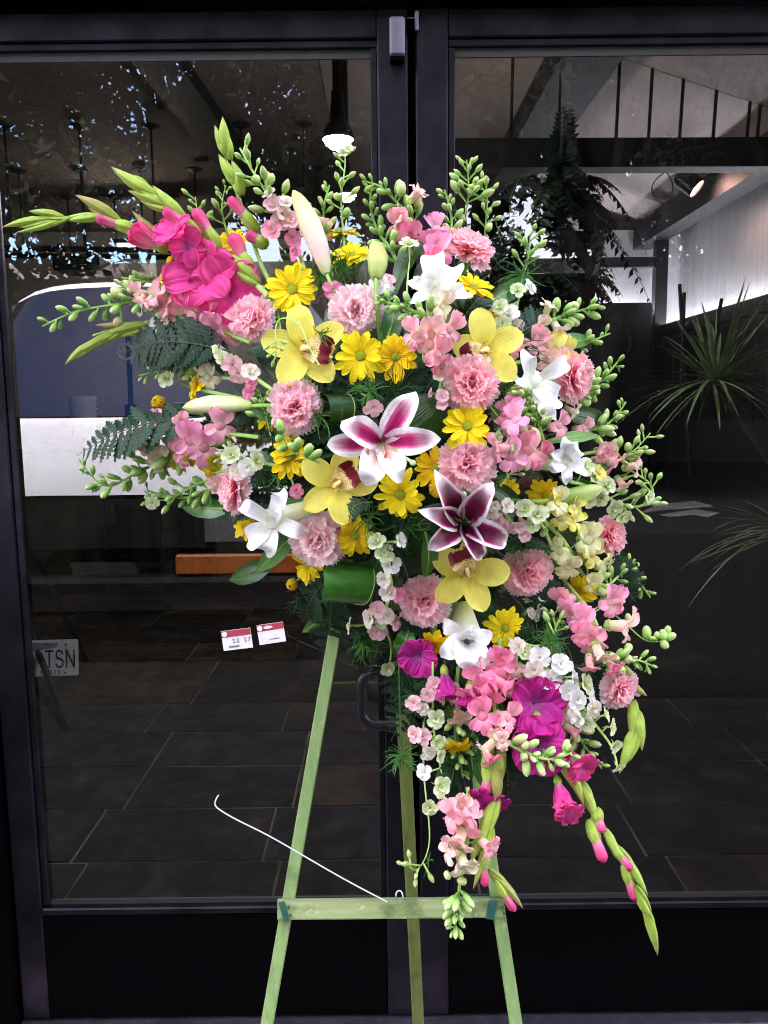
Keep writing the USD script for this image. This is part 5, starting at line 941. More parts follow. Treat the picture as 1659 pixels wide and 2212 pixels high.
def leaf_loop(label, px, py, w, rad, a0, a1, tilt=0., yaw=0., material='leaf_bright', dy=0., squash=1.0):
    """A broad leaf rolled over into a loop whose axis lies across the view."""
    c = spot(px, py, dy); k = pxm(c); R = rad / k; W = w / k; A = RT * math.cos(tilt) + UPV * math.sin(tilt); A = A * math.cos(yaw) - FWD * math.sin(yaw) * -1; A /= np.linalg.norm(A); B = UPV - A * (UPV @ A); B /= np.linalg.norm(B); C = np.cross(A, B); C = C if C @ FWD < 0 else -C
    nu, nv = 30, 9; th = np.linspace(a0, a1, nu); v = np.linspace(-1, 1, nv); u = np.linspace(0, 1, nu); wd = W / 2 * np.interp(u, [0, .12, .5, .85, 1], [.55, .9, 1, .97, .8]); grow = np.linspace(1, .9, nu)
    V = c + (B[None] * np.sin(th)[:, None] * squash + C[None] * np.cos(th)[:, None])[:, None] * (R * grow)[:, None, None] * (1 + .05 * v[None, :, None] ** 2 + .025 * np.sin(3 * th)[:, None, None] * v[None, :, None]) + A * (wd[:, None] * v)[..., None]
    t = thing('rolled_leaf', label, 'leaf', 'glossy broad leaves', loc=c); obj('leaf_blade', (V.reshape(-1, 3), grid_faces(nu, nv), np.c_[np.repeat(u, nv), np.tile(v * .5 + .5, nu)]), material, t, smooth=True)
    e = V[:, -1]; obj('edge', tube(e, .0009, 5, smooth_path=False), 'stem_light', t); return t
def fern(label, a, b, w, seed, dy=0., n=15, droop=.05, parts=True, mid=None, facing=None):
    """A leathery fern frond from a to b: rachis and toothed leaflets."""
    r = np.random.default_rng(seed); P0, P1 = spot(*a, dy), spot(*b, dy); k = pxm(P0); M_ = (P0 + P1) / 2 + (-FWD) * droop * .4 + UPV * droop * .3 if mid is None else spot(*mid, dy)
    Pc = crom([P0, M_, P1], n * 4 + 1); T, _, _ = frames(Pc); t = thing('fern_frond', label, 'fern', 'leathery fern fronds', loc=P0); f = -FWD if facing is None else np.asarray(facing, float); f = f + r.normal(0, .35, 3); 
    obj('rachis', tube(Pc, [.0016, .0005], 5, smooth_path=False), 'stem_dark', t); blades = []
    for i in range(n):
        u = .10 + .88 * i / n; q = int(u * (len(Pc) - 1)); l = w / k * (math.sin(math.pi * (.20 + .78 * u)) ** .9) * r.uniform(.9, 1.1); S = np.cross(T[q], f); S /= np.linalg.norm(S); N = np.cross(S, T[q])
        for sg in (-1, 1):
            d = S * sg * .85 + T[q] * .6 + N * r.uniform(-.25, .15); d /= np.linalg.norm(d); x = np.cross(d, N); x /= np.linalg.norm(x); z = np.cross(x, d)
            m = 13; uu = np.linspace(0, 1, m); V = [Pc[q]]; hw = l * .155 * np.sin(np.pi * np.clip(.12 + uu * .88, 0, 1)) ** .8 * (1 + .42 * np.where(np.arange(m) % 2, 1, -1)); cl = Pc[q] + d * (uu * l)[:, None] - z * (l * .15 * uu ** 2)[:, None]
            V = np.stack([cl - x * hw[:, None] + d * (hw * .5)[:, None] - z * (hw * .25)[:, None], cl, cl + x * hw[:, None] + d * (hw * .5)[:, None] - z * (hw * .25)[:, None]], 1).reshape(-1, 3)
            blades.append((V, grid_faces(m, 3), np.c_[np.repeat(uu, 3), np.tile([0., .5, 1.], m)]))
    if parts:
        for q in blades: obj('leaflet', q, 'fern_green', t, smooth=True)
    else: obj('leaflets', join(blades), 'fern_green', t, smooth=True)
    if parts is False: t.GetChild('leaflets').SetCustomDataByKey('kind', 'stuff')
    return t
def sprig(label, px, py, n, L, seed, material='feather_green', dy=0., d=None):
    c = spot(px, py, dy); t = thing('feathery_sprig', label, 'foliage', 'feathery larkspur foliage', loc=c); m = obj('thread_leaves', needles(c, n, L / pxm(c), seed, d), material, t)
    obj('stem', stem_to_hub(c, -FWD, .0014), 'stem_dark', t); return t

# ================================================================= the easel
def ez_y(z): return -0.66 + .20 * z
def on_easel(px, py, dy=0.):
    d = ray(px, py); s = (-0.66 + .2 * EYE[2] - EYE[1]) / (d[1] - .2 * d[2]); p = EYE + d * s; p[1] += dy; return p
def slat(a, b, w, th, material, name, parent, nrm):
    a, b = np.array(a), np.array(b); ax = (b - a) / np.linalg.norm(b - a); s = np.cross(ax, nrm); s /= np.linalg.norm(s); n = np.cross(s, ax); P = []
    for p in (a, b):
        for i, j in ((-1, -.8), (-1, .8), (-.85, 1), (.85, 1), (1, .8), (1, -.8), (.85, -1), (-.85, -1)): P.append(p + s * w / 2 * i + n * th / 2 * j)
    return obj(name, trimesh.convex.convex_hull(np.array(P)), material, parent)
ea = thing('flower_easel', 'pale green wooden easel with three legs and a crossbar that carries the spray', 'easel', loc=on_easel(850, 2212) * [1, 1, 0])
NF = np.array([0, -1, .2]); NF /= np.linalg.norm(NF)
apex = on_easel(862, 655)
def leg_to_floor(a, b): t_ = a[2] / (a[2] - b[2]); q = a + (b - a) * t_; return q
la, lb = on_easel(727, 1400), on_easel(581, 2212); lf = leg_to_floor(la, lb); top_l = lf + (la - lf) * (apex[2] / (la[2]))
ra, rb = on_easel(1054, 1900), on_easel(1106, 2212); rf_ = leg_to_floor(ra, rb)
slat(lf, top_l + [-.012, 0, 0], .0215, .012, 'easel_wood', 'leg', ea, NF); slat(rf_, apex + [.012, .0, 0], .0215, .012, 'easel_wood', 'leg', ea, NF)
b0 = at(892, 1950, -.24); b1 = at(904, 2212, -.17); bf = leg_to_floor(b0, b1); b2 = at(874, 1600, -.30); slat(bf, b0 + (b2 - b0) * 1.9, .026, .012, 'easel_wood_painted_shade', 'rear_leg', ea, np.array([0, -1, 0.]))  # the rear leg's shade is put into its wood colour
ca, cb_ = on_easel(602, 1954, -.013), on_easel(1083, 1949, -.013); slat(ca, cb_, .032, .010, 'easel_bar_wood', 'crossbar', ea, NF)
for (x0, y0), (x1, y1), ww in (((611, 1934), (622, 1971), .010), ((1061, 1932), (1055, 1969), .014)):
    a, b = on_easel(x0, y0, -.0195), on_easel(x1, y1, -.0195); e = (b - a) * .03; slat(a - e, b + e, ww, .0015, 'green_tape', 'tape', ea, NF)
for q_, nm in (((612, 1945), ''), ((616, 1962), ''), ((1068, 1945), ''), ((1071, 1958), '')):
    n_ = trimesh.creation.cylinder(.0022, .003, sections=8); n_.apply_transform(trimesh.transformations.rotation_matrix(math.pi / 2, [1, 0, 0])); n_.apply_translation(on_easel(q_[0] + 14, q_[1], -.0195)); obj('nail', n_, 'stem_dark', ea)
wr = thing('bent_wire', 'thin white bent wire crossing the left easel leg down to the crossbar', 'wire', loc=on_easel(835, 1930, -.02))
obj('rod', tube([on_easel(*q, -.022) for q in ((478, 1704), (470, 1722), (471, 1727), (477, 1733), (560, 1778), (650, 1828), (740, 1880), (836, 1931))], .0012, 7, 60), 'white_wire', wr, smooth=40)
obj('hook', tube([on_easel(*q, .0) for q in ((855, 1936), (858, 1926), (864, 1924), (869, 1930), (870, 1938))], .0012, 7, 24), 'white_wire', wr, smooth=40)
fo = thing('floral_foam', 'dark green foam block behind the flowers that holds all the stems', 'foam block', loc=at(850, 1030, -.33))
c = at(850, 1000, -.345); obj('block', box(c[0] - .10, c[0] + .10, c[1] - .035, c[1] + .035, c[2] - .16, c[2] + .14, .015), 'foam_green', fo); obj('cage', cat(*[box(c[0] - .104, c[0] + .104, c[1] - .04, c[1] - .036, z, z + .004) for z in np.linspace(c[2] - .14, c[2] + .12, 6)]), 'stem_dark', fo)
# ================================================================= every flower, one by one
for k, a in enumerate([
    (632, 626, 122, (-.05, .15), 'yellow daisy above the left orchid, right of the magenta gladiolus bloom', {}),
    (779, 769, 118, (0, -.05), 'left flower of the touching daisy pair under the top carnation', {}),
    (853, 772, 106, (.1, 0), 'right flower of the touching daisy pair under the top carnation', {'deep': True, 'dy': .01}),
    (1009, 921, 116, (.05, .1), 'yellow daisy squeezed between two carnations right of the open stargazer lily', {}),
    (865, 1069, 116, (0, -.1), 'yellow daisy right of the central orchid, below the open stargazer lily', {}),
    (768, 1158, 92, (-.1, -.25), 'yellow daisy with shaded disc under the central orchid', {'deep': True}),
    (630, 985, 106, (-.25, 0), 'yellow daisy with green larkspur buds crossing over it', {'deep': True}),
    (942, 1010, 100, (-.15, 0), 'yellow daisy half hidden behind the carnation and the dark stargazer', {'dy': .025, 'deep': True}),
    (664, 1220, 92, (-.55, -.25), 'yellow daisy turned left beside the big rolled leaf', {'deep': True, 'dy': .01}),
    (1176, 1070, 80, (-.25, .05), 'yellow daisy just left of the bright green lily bud', {'deep': True, 'gold': True}),
    (1252, 1277, 84, (-.72, .1), 'thin petalled yellow daisy turned left above the pink snapdragons', {'deep': True, 'gold': True}),
    (1092, 1357, 96, (-.25, .05), 'yellow daisy right of the drooping white lily', {}),
    (932, 1392, 92, (0, -.62), 'yellow daisy facing down, left of the drooping white lily', {'deep': True, 'gold': True}),
    (985, 1612, 84, (0, -.86), 'lowest yellow daisy, hanging among the cascade', {'deep': True, 'gold': True, 'curl': .25}),
    (741, 505, 86, (0, .93), 'topmost yellow daisy, seen from the side under the thin larkspur', {'deep': True, 'dy': .02}),
    (760, 552, 90, (-.1, .66), 'yellow daisy facing up beside the tall pale lily bud', {}),
    (362, 588, 92, (-.80, .28), 'side turned yellow daisy at far left below the gladiolus buds', {'deep': True, 'stem': [(370, 594), (388, 605), (425, 645), (480, 705)]}),
    (1022, 622, 96, (.2, .62), 'yellow daisy right of the top white lily', {'deep': True}),
    (422, 840, 74, (-.88, .1), 'side turned yellow daisy above the horizontal lily bud at left', {'deep': True, 'stem': [(428, 842), (470, 850), (560, 870)]}),
    (1062, 700, 72, (.2, .4), 'small yellow daisy peeping out behind the right orchid', {'dy': .03, 'deep': True}),
    (1093, 1064, 76, (.3, .1), 'yellow daisy with few petals behind the lower stargazer lily', {'dy': .03, 'deep': True, 'gold': True}),
    (585, 895, 92, (-.45, 0), 'yellow daisy half hidden behind the left carnation', {'dy': .03}),
    (530, 1140, 58, (-.5, .1), 'small dim yellow daisy behind the left white lily', {'dy': .03, 'deep': True, 'gold': True}),
    (500, 525, 78, (-.1, .4), 'yellow daisy half hidden behind the gladiolus buds', {'dy': .05}),
]):
    px, py, d, f, lab, kw = a; daisy(px, py, d, f, lab, 100 + k, **kw)
daisy_bud(343, 870, 30, (-.35, .3), 'half open yellow daisy bud left of the horizontal lily bud', [(346, 876), (380, 884), (440, 895)])
daisy_bud(455, 1021, 24, (-.75, .1), 'small round yellow bud on a long stem below the olive petals', [(463, 1021), (500, 1016), (560, 1012)])
daisy_bud(946, 1056, 40, (-.1, .2), 'curled golden daisy bud between the two stargazer lilies'); daisy_bud(632, 1262, 26, (-.4, -.3), 'small yellow bud under the daisy by the rolled leaf')
for k, a in enumerate([
    (548, 690, 92, (-.42, .1), 'pink carnation at the left, just below the magenta gladiolus bloom', {}),
    (768, 672, 108, (0, .1), 'top middle pink carnation above the daisy pair', {}),
    (1013, 537, 104, (.25, .72), 'highest pink carnation, tilted up at upper right', {'pal': 'coral'}),
    (1018, 828, 110, (.05, .05), 'deep pink carnation right below the right orchid lip', {}),
    (637, 880, 106, (-.1, 0), 'pink carnation under the left orchid', {}),
    (1010, 1001, 118, (.05, .1), 'large pink carnation right of the open stargazer lily', {}),
    (690, 1164, 108, (-.05, -.05), 'pink carnation below the central orchid, left of a daisy', {}),
    (506, 1058, 92, (-.86, .0), 'pink carnation turned sideways at far left above the white lily', {}),
    (915, 1297, 112, (-.05, -.05), 'large pink carnation left of the lowest orchid', {}),
    (1141, 1235, 104, (.15, -.1), 'coral pink carnation right of the lowest orchid', {'pal': 'coral'}),
    (1237, 815, 106, (.70, 0), 'pink carnation turned right beside the right white lily', {'pal': 'coral'}),
    (1318, 1157, 86, (.60, .05), 'pink carnation at the right edge beside yellow snapdragons', {'pal': 'coral'}),
    (1340, 1488, 84, (.55, -.15), 'lowest pink carnation, at right above drooping gladiolus buds', {}),
]):
    px, py, d, f, lab, kw = a; carnation(px, py, d, f, lab, 200 + k, **kw)
orchid(660, 757, 172, (-.02, .05), -12, 'left yellow orchid below a daisy, its dark lip turned right', 301)
orchid(1046, 760, 160, (.05, .05), 208, 'right yellow orchid beside the white lily, its dark lip turned left', 302, sizes=(1, 1, 1.05, .8, .8))
orchid(728, 1047, 158, (-.05, -.03), 35, 'central yellow orchid with open cream throat and maroon lip', 303)
orchid(1010, 1236, 160, (0, -.05), 113, 'lowest yellow orchid below the dark stargazer lily, lip pointing up', 304)
lily('stargazer_lily', 'open pink and white stargazer lily in the middle of the spray', 'pink stargazer lilies', (825, 955), [(898, 846, .03, 1.05), (952, 948, .045, 1.0), (868, 1042, .05, .95), (790, 1050, .05, 1.1), (706, 962, .02, .9), (738, 910, .045, 1.05)],
     ['stargazer', 'stargazer', 'stargazer_pale', 'stargazer_pale', 'stargazer', 'stargazer'], .042, 401, throat=.03, stamens=[(795, 975, .03), (815, 985, .03), (833, 985, .03)], pistil=(892, 1000, .05))
lily('stargazer_lily', 'dark throated stargazer lily with narrow white edged petals', 'pink stargazer lilies', (1002, 1130), [(938, 1014, .03, 1.1), (1066, 1042, .05, 1.1), (1094, 1172, .05, 1.0), (1040, 1208, .05, .75), (925, 1188, .04, .95), (902, 1102, .05, .95)],
     ['stargazer_dark'] * 6, .040, 402, throat=.045, stamens=[(985, 1120, .0), (1012, 1150, .0), (990, 1150, .0), (1020, 1125, .0)], pistil=(1002, 1068, .035), cup=.55)
lily('white_lily', 'top white lily standing upright below the highest carnation', 'white lilies', (944, 630), [(934, 552, .03, 1.1), (978, 578, .045, 1.15), (1012, 632, .03, .85), (886, 605, .03, .6), (882, 652, .03, .55), (905, 600, .02, .6)], ['lily_white'], .036, 403, tube_from=(930, 700), throat=.012, tube_w=42, recurve=.018)
lily('white_lily', 'right white lily with dark stigma beside a side turned carnation', 'white lilies', (1150, 828), [(1136, 758, .035, .75), (1224, 782, .035, .75), (1205, 862, .03, 1.0), (1190, 906, .03, .6), (1120, 815, .02, .7), (1202, 905, .0, .5)], ['lily_white'], .038, 404, tube_from=(1092, 858), throat=.012, pistil=(1196, 846, .03), anth='anther_dark', tube_w=40, recurve=.018)
lily('white_lily', 'left white lily with curled back petals and green tube', 'white lilies', (590, 1126), [(612, 1054, .035, .9), (522, 1090, .045, .75), (537, 1168, .05, 1.15), (574, 1194, .05, .95), (658, 1154, .02, .8), (600, 1100, .04, .6)], ['lily_white'], .034, 405, tube_from=(700, 1085), throat=.008, tube_w=44, recurve=.02)
lily('white_lily', 'drooping white trumpet lily below the lowest orchid', 'white lilies', (1006, 1378), [(952, 1420, .045, 1.0), (957, 1347, .02, .7), (1064, 1376, .035, .75), (1056, 1444, .04, .9), (1008, 1446, .05, 1.2), (1020, 1360, .03, .6)], ['lily_white'], .040, 406, tube_from=(1003, 1300), throat=.012, pistil=(1008, 1386, .03), anth='anther_dark', tube_w=62)
lily('white_lily', 'narrow white lily tinged pink in its throat, at the right', 'white lilies', (1222, 992), [(1226, 948, .02, .8), (1250, 968, .03, .9), (1262, 1012, .03, .95), (1226, 1044, .03, .6), (1188, 1018, .02, .8), (1194, 975, .02, .7)], ['lily_white', 'lily_white', 'lily_white', 'lily_white', 'lily_white'], .030, 407, tube_from=(1120, 1000), throat=.01, tube_w=42)
lily_bud((706, 592), (634, 412), 48, 'bud_lily_pink', 'tall pale lily bud flushed pink, at upper left of centre', dy=-.02); lily_bud((812, 602), (811, 524), 46, 'bud_lily_olive', 'short upright olive lily bud beside the curved dark leaf', dy=-.02)
lily_bud((545, 877), (396, 880), 40, 'bud_lily_pale', 'long pale green lily bud lying level at the left', dy=-.02); lily_bud((1200, 1075), (1300, 1054), 40, 'bud_lily_green', 'bright green lily bud right of the thin daisy', dy=-.015)

# ---- gladiolus
gladiolus('gladiolus spike reaching furthest left, pale green tips and pink buds', [(500, 640), (420, 560), (345, 515), (262, 482), (190, 462), (140, 472), (60, 485)],
          [(140, 470, 62, 456, 19, 'g'), (112, 473, 4, 491, 19, 'g'), (150, 468, 32, 503, 15, 'g'), (262, 480, 163, 421, 27, 'o'), (235, 462, 140, 476, 20, 'g'), (300, 498, 206, 470, 26, 'p'), (372, 535, 285, 455, 24, 'o'), (330, 520, 250, 488, 17, 'g')], 501, half=[(345, 533, 282, 498, 56, 'glad_pink')], r0=.0045)
gladiolus('gladiolus spike with large hot pink blooms and green tips, upper left', [(580, 640), (520, 585), (440, 520), (385, 465), (330, 410), (290, 385)],
          [(345, 425, 240, 360, 29, 'g'), (320, 400, 270, 380, 18, 'g'), (368, 450, 276, 412, 27, 'g'), (402, 472, 329, 400, 28, 'g'), (440, 512, 352, 450, 32, 'p'), (476, 545, 420, 452, 30, 'p'), (545, 600, 500, 505, 34, 'p'), (490, 575, 436, 525, 30, 'p'), (560, 610, 470, 540, 32, 'g')], 502, dy=-.01,
          blooms=[(372, 498, 92, -.35, .5, 'glad_magenta'), (405, 530, 84, -.1, -.2, 'glad_magenta'), (432, 590, 150, -.15, .15, 'glad_magenta'), (492, 630, 156, .1, -.2, 'glad_magenta')], r0=.005)
gladiolus('upright green gladiolus spike with pointed tips at top left', [(600, 640), (560, 560), (530, 470), (506, 400), (484, 320), (480, 285)],
          [(492, 335, 481, 252, 26, 'g'), (488, 332, 464, 270, 18, 'g'), (500, 345, 494, 290, 18, 'g'), (516, 400, 472, 332, 25, 'g'), (525, 420, 500, 345, 26, 'g'), (560, 500, 494, 428, 27, 'p'), (580, 530, 533, 505, 28, 'p')], 503, dy=.01)
gladiolus('drooping green gladiolus tip at left below the snapdragon', [(560, 700), (420, 690), (320, 700), (250, 710), (200, 725)], [(330, 700, 212, 728, 24, 'g'), (250, 712, 148, 770, 22, 'g'), (205, 735, 140, 788, 17, 'g'), (290, 700, 205, 702, 16, 'o'), (260, 715, 180, 750, 20, 'g')], 504, dy=.02)
gladiolus('long gladiolus spike hanging to the lower right with magenta blooms', [(1080, 1400), (1130, 1520), (1195, 1620), (1245, 1700), (1300, 1790), (1350, 1870), (1385, 1950), (1415, 2040)],
          [(1390, 1960, 1421, 2064, 22, 'g'), (1370, 1915, 1417, 2000, 20, 'g'), (1345, 1865, 1372, 1945, 20, 'P'), (1322, 1825, 1364, 1880, 22, 'p'), (1270, 1770, 1306, 1862, 26, 'p'), (1285, 1745, 1300, 1800, 26, 'p'), (1195, 1610, 1236, 1702, 24, 'g'), (1226, 1655, 1262, 1742, 22, 'g'), (1302, 1790, 1347, 1872, 20, 'g'), (1330, 1830, 1400, 1935, 22, 'g'), (1255, 1690, 1290, 1775, 22, 'g')], 505,
          blooms=[(1160, 1523, 132, .1, .1, 'glad_violet'), (1165, 1612, 128, -.05, .35, 'glad_violet'), (1258, 1660, 74, .45, -.45, 'glad_magenta'), (1230, 1758, 70, .12, -.62, 'glad_magenta')], half=[(1160, 1550, 1170, 1600, 60, 'glad_violet'), (1205, 1690, 1222, 1750, 44, 'glad_magenta'), (1215, 1622, 1250, 1655, 44, 'glad_magenta')], stem='stem_green')
gladiolus('gladiolus spike crossing the bottom of the cascade with green and pink buds', [(1050, 1480), (1065, 1620), (1072, 1690), (1055, 1790), (1045, 1850), (1080, 1920)],
          [(1066, 1640, 1073, 1742, 30, 'o'), (1050, 1620, 1048, 1705, 26, 'g'), (1078, 1610, 1084, 1690, 22, 'g'), (1040, 1790, 1018, 1870, 18, 'g'), (1072, 1720, 1030, 1850, 26, 'g'), (1060, 1790, 1022, 1920, 24, 'g'), (1060, 1655, 1045, 1720, 24, 'P'), (1055, 1880, 1130, 1962, 22, 'o'), (1070, 1900, 1112, 1968, 20, 'p'), (1045, 1840, 1048, 1915, 20, 'p')], 506, dy=-.01,
          blooms=[(1036, 1725, 62, -.15, -.55, 'glad_violet', 0., .005), (1082, 1732, 44, .2, -.6, 'glad_violet', 0., .0)], half=[ (960, 1452, 966, 1512, 44, 'glad_violet'), (1018, 1480, 1012, 1530, 52, 'glad_violet')], stem='stem_green')
gladiolus('olive green gladiolus buds hanging at right below the lowest carnation', [(1300, 1440), (1345, 1500), (1368, 1560), (1355, 1640)], [(1365, 1512, 1364, 1600, 24, 'g'), (1372, 1535, 1387, 1622, 26, 'g'), (1378, 1580, 1338, 1672, 24, 'g'), (1370, 1570, 1345, 1640, 18, 'g'), (1360, 1480, 1398, 1504, 16, 'o')], 507, dy=.01)
gladiolus('violet gladiolus bloom half hidden behind the downward facing daisy', [(940, 1350), (925, 1400), (915, 1430)], [(930, 1370, 925, 1410, 16, 'g')], 508, dy=.02, blooms=[(905, 1420, 92, -.2, -.2, 'glad_violet')])

# ---- snapdragons
spike('snap', 'snapdragon at far left with green bud tip and pink florets behind', [(540, 740), (430, 690), (330, 650), (250, 658), (170, 672), (92, 705)], [(462, 705, 52, .1, -.35, 'snap_orchidpink'), (395, 672, 62, -.1, .1, 'snap_pink'), (360, 668, 48, -.4, .2, 'snap_pink'), (340, 635, 56, -.3, .45, 'snap_pink'), (425, 665, 50, .1, .2, 'snap_blush'), (318, 655, 40, -.35, -.4, 'snap_blush'), (300, 632, 36, -.5, .2, 'snap_blush'), (456, 680, 44, .3, .3, 'snap_pink')],
      (.55, .99, 16, 30, 15, 'bud_green'), 601, dy=-.01, budlist=[(262, 640, 240, 622, 22, 'bud_cream'), (265, 690, 245, 700, 20, 'bud_blush'), (300, 615, 275, 630, 20, 'bud_blush')])
spike('snap', 'snapdragon curving up left at top middle with pale bells', [(925, 610), (920, 530), (890, 470), (850, 430), (815, 400), (782, 392)], [(868, 488, 58, -.35, .1, 'snap_dusty'), (862, 468, 44, -.6, .3, 'snap_blush'), (888, 510, 52, .1, -.1, 'snap_hot'), (902, 415, 42, .2, .75, 'snap_blush'), (930, 560, 44, .3, .2, 'snap_hot')], (.52, .99, 17, 30, 14, 'bud_green'), 602, dy=.0, budlist=[(866, 425, 866, 390, 22, 'bud_cream'), (862, 475, 838, 468, 22, 'bud_cream'), (900, 450, 904, 420, 20, 'bud_blush')])
spike('snap', 'green budded snapdragon left of the curving one at top middle', [(865, 610), (845, 540), (812, 490), (800, 440), (803, 395)], (), (.20, .98, 22, 26, 14, 'bud_green'), 603, dy=.01)
spike('snap', 'snapdragon pointing right with cream bell and bud tip at upper right', [(1060, 760), (1130, 720), (1180, 695), (1240, 675), (1296, 658)], [(1185, 662, 40, .1, .7, 'snap_cream'), (1205, 712, 40, .3, -.5, 'snap_cream'), (1168, 705, 40, .1, -.4, 'snap_cream'), (1155, 742, 52, .1, .1, 'snap_dusty'), (1110, 745, 44, -.2, -.1, 'snap_dusty'), (1170, 735, 40, .4, -.2, 'snap_blush')], (.62, .99, 12, 34, 20, 'bud_green'), 604, dy=.02, budlist=[(1236, 668, 1246, 652, 22, 'bud_cream'), (1225, 690, 1252, 700, 20, 'bud_cream')])
spike('snap', 'yellow green snapdragon tip pointing up right beside the turned carnation', [(1150, 850), (1220, 850), (1268, 840), (1305, 815), (1340, 775)], [(1262, 815, 46, .4, .5, 'snap_lemon'), (1240, 890, 34, .2, -.5, 'snap_cream'), (1200, 760, 56, -.1, .5, 'snap_yellow'), (1222, 765, 46, .3, .5, 'snap_yellow')], (.42, .99, 17, 30, 16, 'bud_green'), 605, dy=.02, budlist=[(1265, 840, 1295, 846, 22, 'bud_cream'), (1250, 868, 1275, 870, 22, 'bud_lime')])
spike('snap', 'green tipped snapdragon with pink bells in front of the right white lily', [(1190, 990), (1170, 940), (1160, 905), (1140, 875), (1122, 848)], [(1115, 905, 58, -.35, .35, 'snap_orchidpink'), (1208, 918, 48, .4, .35, 'snap_pink'), (1105, 985, 56, -.3, .1, 'snap_orchidpink'), (1140, 972, 62, 0, .3, 'snap_pink'), (1165, 985, 52, .3, -.1, 'snap_hot'), (1075, 970, 50, -.4, .0, 'snap_dusty')], (.42, .99, 18, 26, 15, 'bud_green'), 606, dy=-.02, budlist=[(1165, 945, 1148, 925, 18, 'bud_blush')])
spike('snap', 'snapdragon lying level above the daisy pair with pink bells below', [(985, 720), (940, 695), (900, 675), (860, 660), (812, 650)], [(930, 720, 56, -.1, -.3, 'snap_blush'), (972, 710, 56, .4, .2, 'snap_pink'), (945, 765, 60, .1, -.1, 'snap_dusty'), (895, 720, 50, -.3, .1, 'snap_pink'), (955, 790, 44, .1, -.4, 'snap_dusty'), (955, 660, 46, .3, .2, 'snap_cream'), (910, 735, 42, -.2, -.4, 'snap_blush')], (.30, .99, 20, 28, 14, 'bud_green'), 607, dy=-.02)
spike('snap', 'snapdragon with hanging pale bells at the right below the slim leaf', [(1240, 985), (1300, 975), (1338, 985), (1360, 1020)], [(1372, 1005, 40, .75, .05, 'snap_blush'), (1345, 1048, 38, .0, -.78, 'snap_blush'), (1325, 1000, 46, .2, -.5, 'snap_pink'), (1315, 980, 40, .0, .4, 'snap_blush'), (1300, 985, 40, -.1, -.3, 'snap_pink')], (.55, .95, 5, 22, 16, 'bud_green'), 608, dy=.01)
spike('snap', 'thick stemmed yellow snapdragon at right with lemon bells', [(1130, 1085), (1180, 1130), (1225, 1180), (1262, 1245), (1290, 1272), (1330, 1250), (1372, 1208)], [(1238, 1122, 52, .3, .45, 'snap_yellow'), (1212, 1118, 42, 0, .5, 'snap_yellow'), (1270, 1165, 60, .2, .35, 'snap_lemon'), (1278, 1195, 52, .3, .1, 'snap_yellow'), (1300, 1222, 54, .4, -.1, 'snap_lemon'), (1210, 1190, 46, -.3, -.1, 'snap_lemon'), (1228, 1225, 48, -.1, -.5, 'snap_lemon'), (1285, 1262, 44, .1, -.3, 'snap_lemon'), (1205, 1085, 46, .1, .3, 'snap_lemon'), (1240, 1095, 40, .4, .1, 'snap_yellow')], (.68, .99, 14, 30, 15, 'bud_green'), 609, dy=-.01, r0=.0042, stem='stem_light', budlist=[(1300, 1290, 1322, 1318, 20, 'bud_lime'), (1180, 1140, 1170, 1160, 16, 'bud_green')])
spike('snap', 'pink snapdragon running down the right side with bud tip', [(1215, 1250), (1262, 1305), (1295, 1370), (1318, 1430), (1360, 1425), (1412, 1440)], [(1218, 1300, 60, -.3, .2, 'snap_dusty'), (1235, 1320, 56, -.2, -.1, 'snap_orchidpink'), (1262, 1345, 60, -.1, .0, 'snap_orchidpink'), (1278, 1378, 64, -.05, -.1, 'snap_pink'), (1258, 1372, 44, -.5, -.1, 'snap_hot'), (1296, 1418, 50, -.1, -.5, 'snap_blush'), (1320, 1300, 56, .5, .1, 'snap_orchidpink'), (1342, 1298, 40, .7, .1, 'snap_pink'), (1352, 1352, 62, .4, -.1, 'snap_blush'), (1275, 1440, 40, -.3, -.4, 'snap_dusty'), (1325, 1442, 38, .1, -.5, 'snap_hot')], (.60, .99, 17, 28, 13, 'bud_green'), 610, dy=-.01, stem='stem_light', budlist=[(1350, 1395, 1366, 1402, 20, 'bud_lime'), (1350, 1420, 1366, 1428, 20, 'bud_blush'), (1340, 1440, 1345, 1455, 18, 'bud_cream')])
spike('snap', 'hot pink snapdragon hanging in the middle of the cascade', [(1080, 1380), (1075, 1440), (1068, 1530), (1072, 1580), (1055, 1650)], [(1080, 1430, 62, .3, .3, 'snap_hot'), (1040, 1462, 64, -.3, .2, 'snap_hot'), (1060, 1488, 66, -.1, .0, 'snap_hot'), (1088, 1480, 56, .3, -.1, 'snap_hot'), (1042, 1545, 60, -.2, .0, 'snap_hot'), (1098, 1548, 54, .4, .0, 'snap_pink'), (1076, 1585, 40, .1, -.2, 'snap_blush'), (1050, 1618, 46, -.2, -.3, 'snap_blush'), (1058, 1640, 38, .0, -.5, 'snap_hot'), (1010, 1500, 46, -.4, -.1, 'snap_hot')], None, 611, dy=-.02)
spike('snap', 'lowest snapdragon with pink bells and green tip over the crossbar', [(1010, 1700), (1015, 1760), (1005, 1840), (993, 1910), (988, 1960), (982, 2012)], [(1000, 1772, 74, -.1, -.1, 'snap_pink'), (978, 1760, 52, -.45, .2, 'snap_pink'), (1018, 1762, 50, .4, .2, 'snap_pink'), (990, 1818, 58, -.2, -.1, 'snap_blush'), (1002, 1870, 58, .1, -.2, 'snap_cream'), (970, 1840, 40, -.5, .0, 'snap_blush'), (1058, 1832, 50, .5, .0, 'snap_pink'), (1000, 1740, 44, .0, .5, 'snap_blush')], (.68, .99, 20, 26, 15, 'bud_lime'), 612, dy=-.02, budlist=[(972, 1888, 960, 1894, 20, 'bud_cream'), (1000, 1895, 996, 1912, 22, 'bud_cream')])
